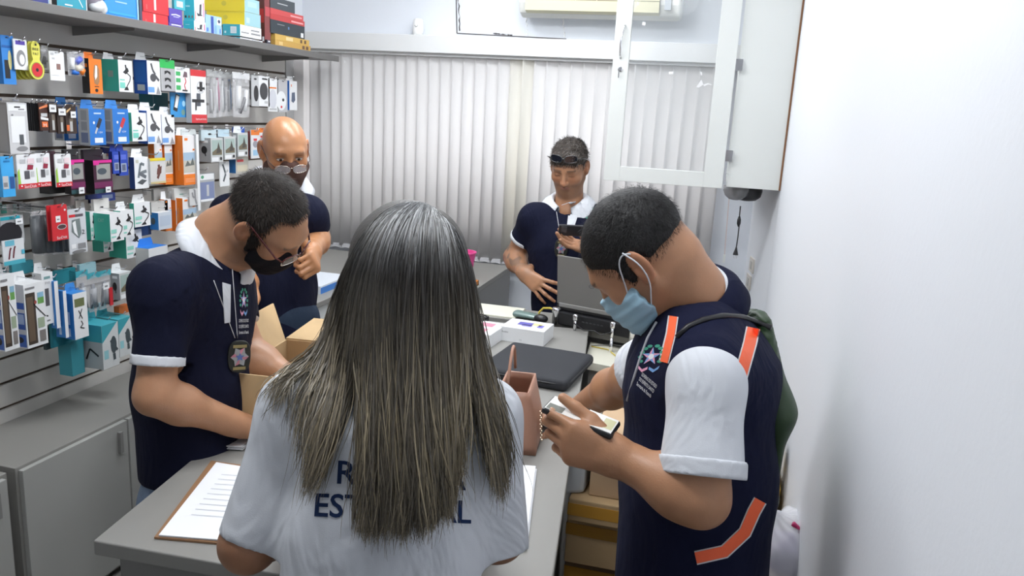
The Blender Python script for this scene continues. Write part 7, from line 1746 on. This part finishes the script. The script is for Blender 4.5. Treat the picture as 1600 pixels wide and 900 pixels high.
# ---------------- top shelf and its goods
sh = thing('wall_shelf', ((XL-2.03)/2, 2.0, 1.985), 'long grey shelf along the top of the slatted wall, loaded with boxes', 'shelf')
SZ = 2.012
obj('board', MB().box((XL+.001, -.6, 1.988), (-2.035, 3.98, SZ), mat('shelf_grey', (.20, .19, .185), .5)), sh)
obj('front_lip', MB().box((-2.037, -.6, 1.984), (-2.027, 3.98, SZ+.001), mat('shelf_edge', (.15, .145, .14), .5)), sh, bevel=.002)
for Y in (.8, 1.7, 2.5, 3.15, 3.75):
    obj('bracket', MB().prism([(XL+.002, Y, 1.988), (-2.08, Y, 1.988), (-2.08, Y, 1.980), (XL+.002, Y, 1.955)], (0, .006, 0), m_greyd), sh)
S = SZ+.0005
def shelf_box(lab, name, xs, x0, x1, yt, yb, cs, cf, si=(), fi=(), ct=None, X=-2.045, z0=None, cat='box', group=None):
    return carton(lab, name, xs, x0, x1, yt, yb, X, cs, cf, si, fi, ct=ct, sit=z0 if z0 is not None else S, hk=False, cat=cat, group=group)
def zt_of(x0, yt, X=-2.045): return onX(x0, yt, X)[2]
shelf_box('dark navy box at the left end of the top shelf', 'router_box', -40, -20, 48, -40, 8, (.03, .02, .06), (.035, .02, .07))
shelf_box('navy box with pink patch beside the dark navy one on the top shelf', 'router_box', 44, 49, 74, -30, 15, NB, (.03, .04, .20), [], [('r', 0, .3, .4, .9, (.35, .10, .22)), ('r', .95, 0, 1, 1, LB)])
shelf_box('teal box in clear film on the top shelf', 'speaker_box', 80, 86, 133, -40, 25, BK, (.02, .28, .38), [], [('l', [(.4, 1), (.85, .1)], .012, W_), ('r', .25, .08, .5, .12, W_), ('r', .96, 0, 1, 1, LG)])
pouch('grey plastic bag between teal and blue boxes on the top shelf', 'plastic_bag', 134, 158, -12, 30, -2.06, [([(.5, .1), (.4, .8)], .03, (.22, .2, .24)), ([(.3, .2), (.6, .6)], .02, (.3, .28, .33))], hk=False, cat='bag')
s_ = SDF(); q = onX(155, 29, -2.04); q[2] = S+.016; s_.ell(q, (.018, .035, .018)); s_.ell(q+V3(-.01, .012, .012), (.015, .02, .018)); s_.post = lambda P: (.004*snoise(P, 120, 91)).astype(np.float32)
sdf_obj('crumpled_film', s_, mat('crumpled_film', (.62, .63, .64), .3), None, h=.003, label='crumpled white film on the shelf edge before the blue box', cat='film')
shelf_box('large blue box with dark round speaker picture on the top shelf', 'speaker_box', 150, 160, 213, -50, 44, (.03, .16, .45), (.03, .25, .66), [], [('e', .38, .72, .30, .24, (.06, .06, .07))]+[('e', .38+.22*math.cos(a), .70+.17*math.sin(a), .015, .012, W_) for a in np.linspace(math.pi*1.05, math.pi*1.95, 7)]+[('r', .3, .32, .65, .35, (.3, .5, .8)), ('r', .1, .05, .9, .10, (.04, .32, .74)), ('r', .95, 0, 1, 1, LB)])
shelf_box('black slim box between the blue and red boxes on the top shelf', 'slim_box', 213, 216, 220, -30, 47, BK, (.06, .06, .1))
zr = zt_of(222, 17)
RI = [('r', .42, .12, .50, .9, (.85, .75, .75)), ('r', .0, .97, 1, 1, (.4, .02, .03)), ('r', .10, .1, .16, .3, (.7, .1, .1))]
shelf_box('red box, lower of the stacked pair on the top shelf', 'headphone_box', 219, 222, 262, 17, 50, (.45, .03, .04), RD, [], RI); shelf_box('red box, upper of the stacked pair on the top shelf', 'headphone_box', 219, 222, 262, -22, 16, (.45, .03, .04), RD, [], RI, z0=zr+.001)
zp = zt_of(264, 35)
PI_ = [('t', 'Vivo', .2, .4, .3, .6, (.5, .5, .8)), ('l', [(.2, .3), (.8, .34)], .02, (.6, .6, .85))]
PI_ = [('l', [(.15, .55), (.5, .62), (.85, .55)], .03, (.6, .6, .85)), ('r', .3, .42, .75, .48, (.45, .45, .8))]
shelf_box('violet box, lower of two small ones on the top shelf', 'earphone_box', 262, 264, 286, 35, 58, PU, (.09, .06, .36), [], PI_); shelf_box('violet box, upper of two small ones on the top shelf', 'earphone_box', 262, 264, 284, 12, 34, PU, (.09, .06, .36), [], PI_, z0=zp+.001)
zc = zt_of(303, 32)
CI = [('p', [(.2, .35), (.45, .3), (.5, .7), (.7, .75), (.65, .3), (.8, .25), (.3, .2)], (.06, .06, .07)), ('r', .85, .2, .92, .8, MG), ('r', .05, .05, .1, .4, RD)]
CS = [('r', .1, .1, .25, .2, BK), ('e', .5, .15, .08, .06, (.2, .15, .1)), ('e', .8, .15, .08, .06, (.2, .2, .2)), ('r', .2, .55, .6, .62, (.3, .7, .8))]
shelf_box('cyan and white box, lower of two on the top shelf', 'camera_box', 287, 303, 321, 32, 64, CY, W_, CS, CI); shelf_box('cyan and white box, upper of two on the top shelf', 'camera_box', 287, 303, 319, -6, 31, CY, W_, CS, CI, z0=zc+.001)
shelf_box('cyan box top left above the violet boxes on the shelf', 'camera_box', 268, 271, 288, -25, 11, (.04, .30, .38), (.05, .38, .46), [], [('r', .2, .1, .8, .35, LG)], z0=zt_of(264, 12)+.001)
shelf_box('upright light blue box with navy stripes on the top shelf', 'toothbrush_box', 319, 321, 346, 22, 70, LB, (.33, .52, .70), [], [('r', .32, .02, .48, .95, (.03, .07, .35)), ('r', .7, .55, .95, .9, W_), ('e', .82, .74, .08, .1, (.03, .04, .1)), ('r', .05, .1, .15, .3, (.1, .2, .6)), ('r', .85, .1, .92, .35, (.1, .2, .6)), ('r', .55, .05, .66, .5, (.2, .4, .7))])
zt1 = zt_of(374, 56)
TS = [('r', .1, .2, .2, .4, (.6, .8, .85)), ('r', .45, .2, .8, .8, (.7, .75, .78)), ('r', .50, .28, .75, .7, (.6, .68, .72))]
TF = [('r', .05, .3, .4, .4, GY), ('r', .5, .28, .95, .42, GY), ('r', .5, .6, .9, .72, GY), ('r', .0, .5, .4, .53, LG)]
shelf_box('teal and white flat box, lower of two on the top shelf', 'light_box', 348, 375, 410, 58, 83, (.05, .38, .48), W_, TS, TF); shelf_box('teal and white flat box, upper of two on the top shelf', 'light_box', 348, 375, 408, 38, 57, (.05, .38, .48), W_, TS, TF, z0=zt1+.001)
zy = zt_of(375, 38)+.001; YI = [('e', .5, .55, .06, .18, (.6, .5, .05)), ('r', .02, .9, .98, .94, (.6, .5, .05))]
shelf_box('yellow box, lower of two on the top shelf', 'lamp_box', 323, 382, 407, 18, 40, YE, (.33, .55, .60), YI, [('r', .1, .2, .3, .6, (.5, .65, .68))], z0=zy, ct=YE)
shelf_box('yellow box, upper of two on the top shelf', 'lamp_box', 318, 382, 405, -4, 17, YE, (.33, .55, .60), YI, [('r', .2, .4, .8, .8, (.42, .62, .66))], z0=zt_of(382, 18)+.001, ct=YE)
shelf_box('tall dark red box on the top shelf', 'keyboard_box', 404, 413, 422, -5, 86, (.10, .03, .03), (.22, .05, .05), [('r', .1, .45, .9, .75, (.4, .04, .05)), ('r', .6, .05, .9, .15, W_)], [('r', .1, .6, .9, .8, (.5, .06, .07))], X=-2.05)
shelf_box('slim black box with white sticker on the top shelf', 'slim_box', 413, 417, 423, 62, 86, BK, (.05, .05, .08), [], [('r', .3, .5, .8, .8, W_)], X=-2.04)
# flat boxes stacked at the end of the shelf
zz = S
for i, (lab, c, h_, x1, nm) in enumerate((('yellow flat box, lowest of the stack at the shelf end', (.55, .33, .08), .026, 484, 'toy_box'), ('yellow flat box, second from below in the stack at the shelf end', (.60, .38, .09), .026, 482, 'toy_box'), ('black flat box with sticker in the stack at the shelf end', (.03, .04, .05), .06, 476, 'laptop_battery_box'), ('red flat box, lower of two in the stack at the shelf end', (.50, .05, .05), .024, 476, 'game_box'), ('red flat box, upper of two in the stack at the shelf end', (.55, .07, .07), .024, 474, 'game_box'), ('dark grey flat box on top of the stack at the shelf end', (.06, .07, .08), .05, 461, 'hard_disk_box'))):
    Y0 = onX(429 if i < 2 else 422, 80, -2.05)[1]; Y1 = onX(x1, 80, -2.05)[1]
    Y1 = min(Y1, 4.05)
    t = thing(nm, (-2.13, (Y0+Y1)/2, zz), lab, 'box', 'flat boxes stacked at the shelf end')
    obj('carton', MB().box((-2.24, Y0, zz), (-2.05+.004*(i < 2), Y1, zz+h_), cmat(c)), t)
    mb = MB(); it = {0: [('r', .1, .2, .2, .8, (.7, .5, .2)), ('r', .75, .2, .82, .8, (.12, .06, .03)), ('r', .86, .2, .93, .8, (.12, .06, .03))], 1: [('r', .3, .2, .5, .8, (.75, .6, .3)), ('r', .72, .2, .78, .8, (.12, .06, .03)), ('r', .84, .2, .9, .8, (.12, .06, .03))], 2: [('r', .88, .1, .96, .45, W_), ('r', .2, .7, .4, .76, GY), ('r', .5, .5, .54, .7, (.1, .2, .4))], 3: [('r', .6, .3, .95, .6, (.75, .35, .35))], 4: [('r', .6, .3, .95, .6, (.75, .35, .35))], 5: [('r', .3, .5, .7, .58, LG)]}[i]
    draw(mb, V3(-2.05+.004*(i < 2), Y0, zz), V3(0, 1, 0), V3(0, 0, 1), Y1-Y0, h_, it, V3(1, 0, 0)); obj('print', mb, t, fix=False)
    zz += h_+.0005
Yc = onX(441, 10, -2.10)[1]
t = thing('wrapped_bottle', (-2.13, Yc, zz), 'black bottle wrapped in shiny film on top of the shelf end stack', 'bottle')
obj('bottle', MB().lathe((-2.13, Yc, zz), [(.035, 0), (.037, .01), (.037, .10), (.025, .13), (.012, .15), (.012, .19)], mat('black_gloss', (.02, .02, .022), .15), 20), t, smooth=True)
t = thing('dark_case', (-2.13, Yc-.12, zz), 'dark upright case left of the wrapped bottle on the shelf end stack', 'case'); obj('carton', MB().box((-2.20, Yc-.15, zz), (-2.06, Yc-.08, zz+.17), cmat((.04, .04, .05))), t, bevel=.004)
# boxes on the side counter behind the bald man
t = thing('blue_white_box', (-1.72, 3.2, .95), 'flat blue and white box on the counter behind the bald man', 'box')
a = onZ(477, 452, .985); 
obj('carton', MB().box((-1.80, 3.02, .9505), (-1.62, 3.30, .985), cmat((.70, .74, .80))), t); mb = MB(); draw(mb, V3(-1.62, 3.02, .9505), V3(0, 1, 0), V3(0, 0, 1), .28, .0345, [('r', 0, 0, 1, .8, (.04, .20, .60))], V3(1, 0, 0)); obj('print', mb, t, fix=False)
t = thing('mount_box', (-1.66, 2.93, .95), 'small white box with black figure before the flat blue box', 'box'); obj('carton', MB().box((-1.74, 2.89, .9505), (-1.64, 2.97, 1.03), cmat(W_)), t)
mb = MB(); draw(mb, V3(-1.64, 2.89, .9505), V3(0, 1, 0), V3(0, 0, 1), .08, .08, [('e', .5, .62, .12, .15, BK), ('r', 0, .15, 1, .3, SK), ('r', .1, .02, .9, .1, LG)], V3(1, 0, 0)); draw(mb, V3(-1.74, 2.89, .9505), V3(1, 0, 0), V3(0, 0, 1), .1, .08, [('e', .5, .62, .12, .15, BK), ('r', 0, .15, 1, .3, SK)], V3(0, -1, 0)); obj('print', mb, t, fix=False)
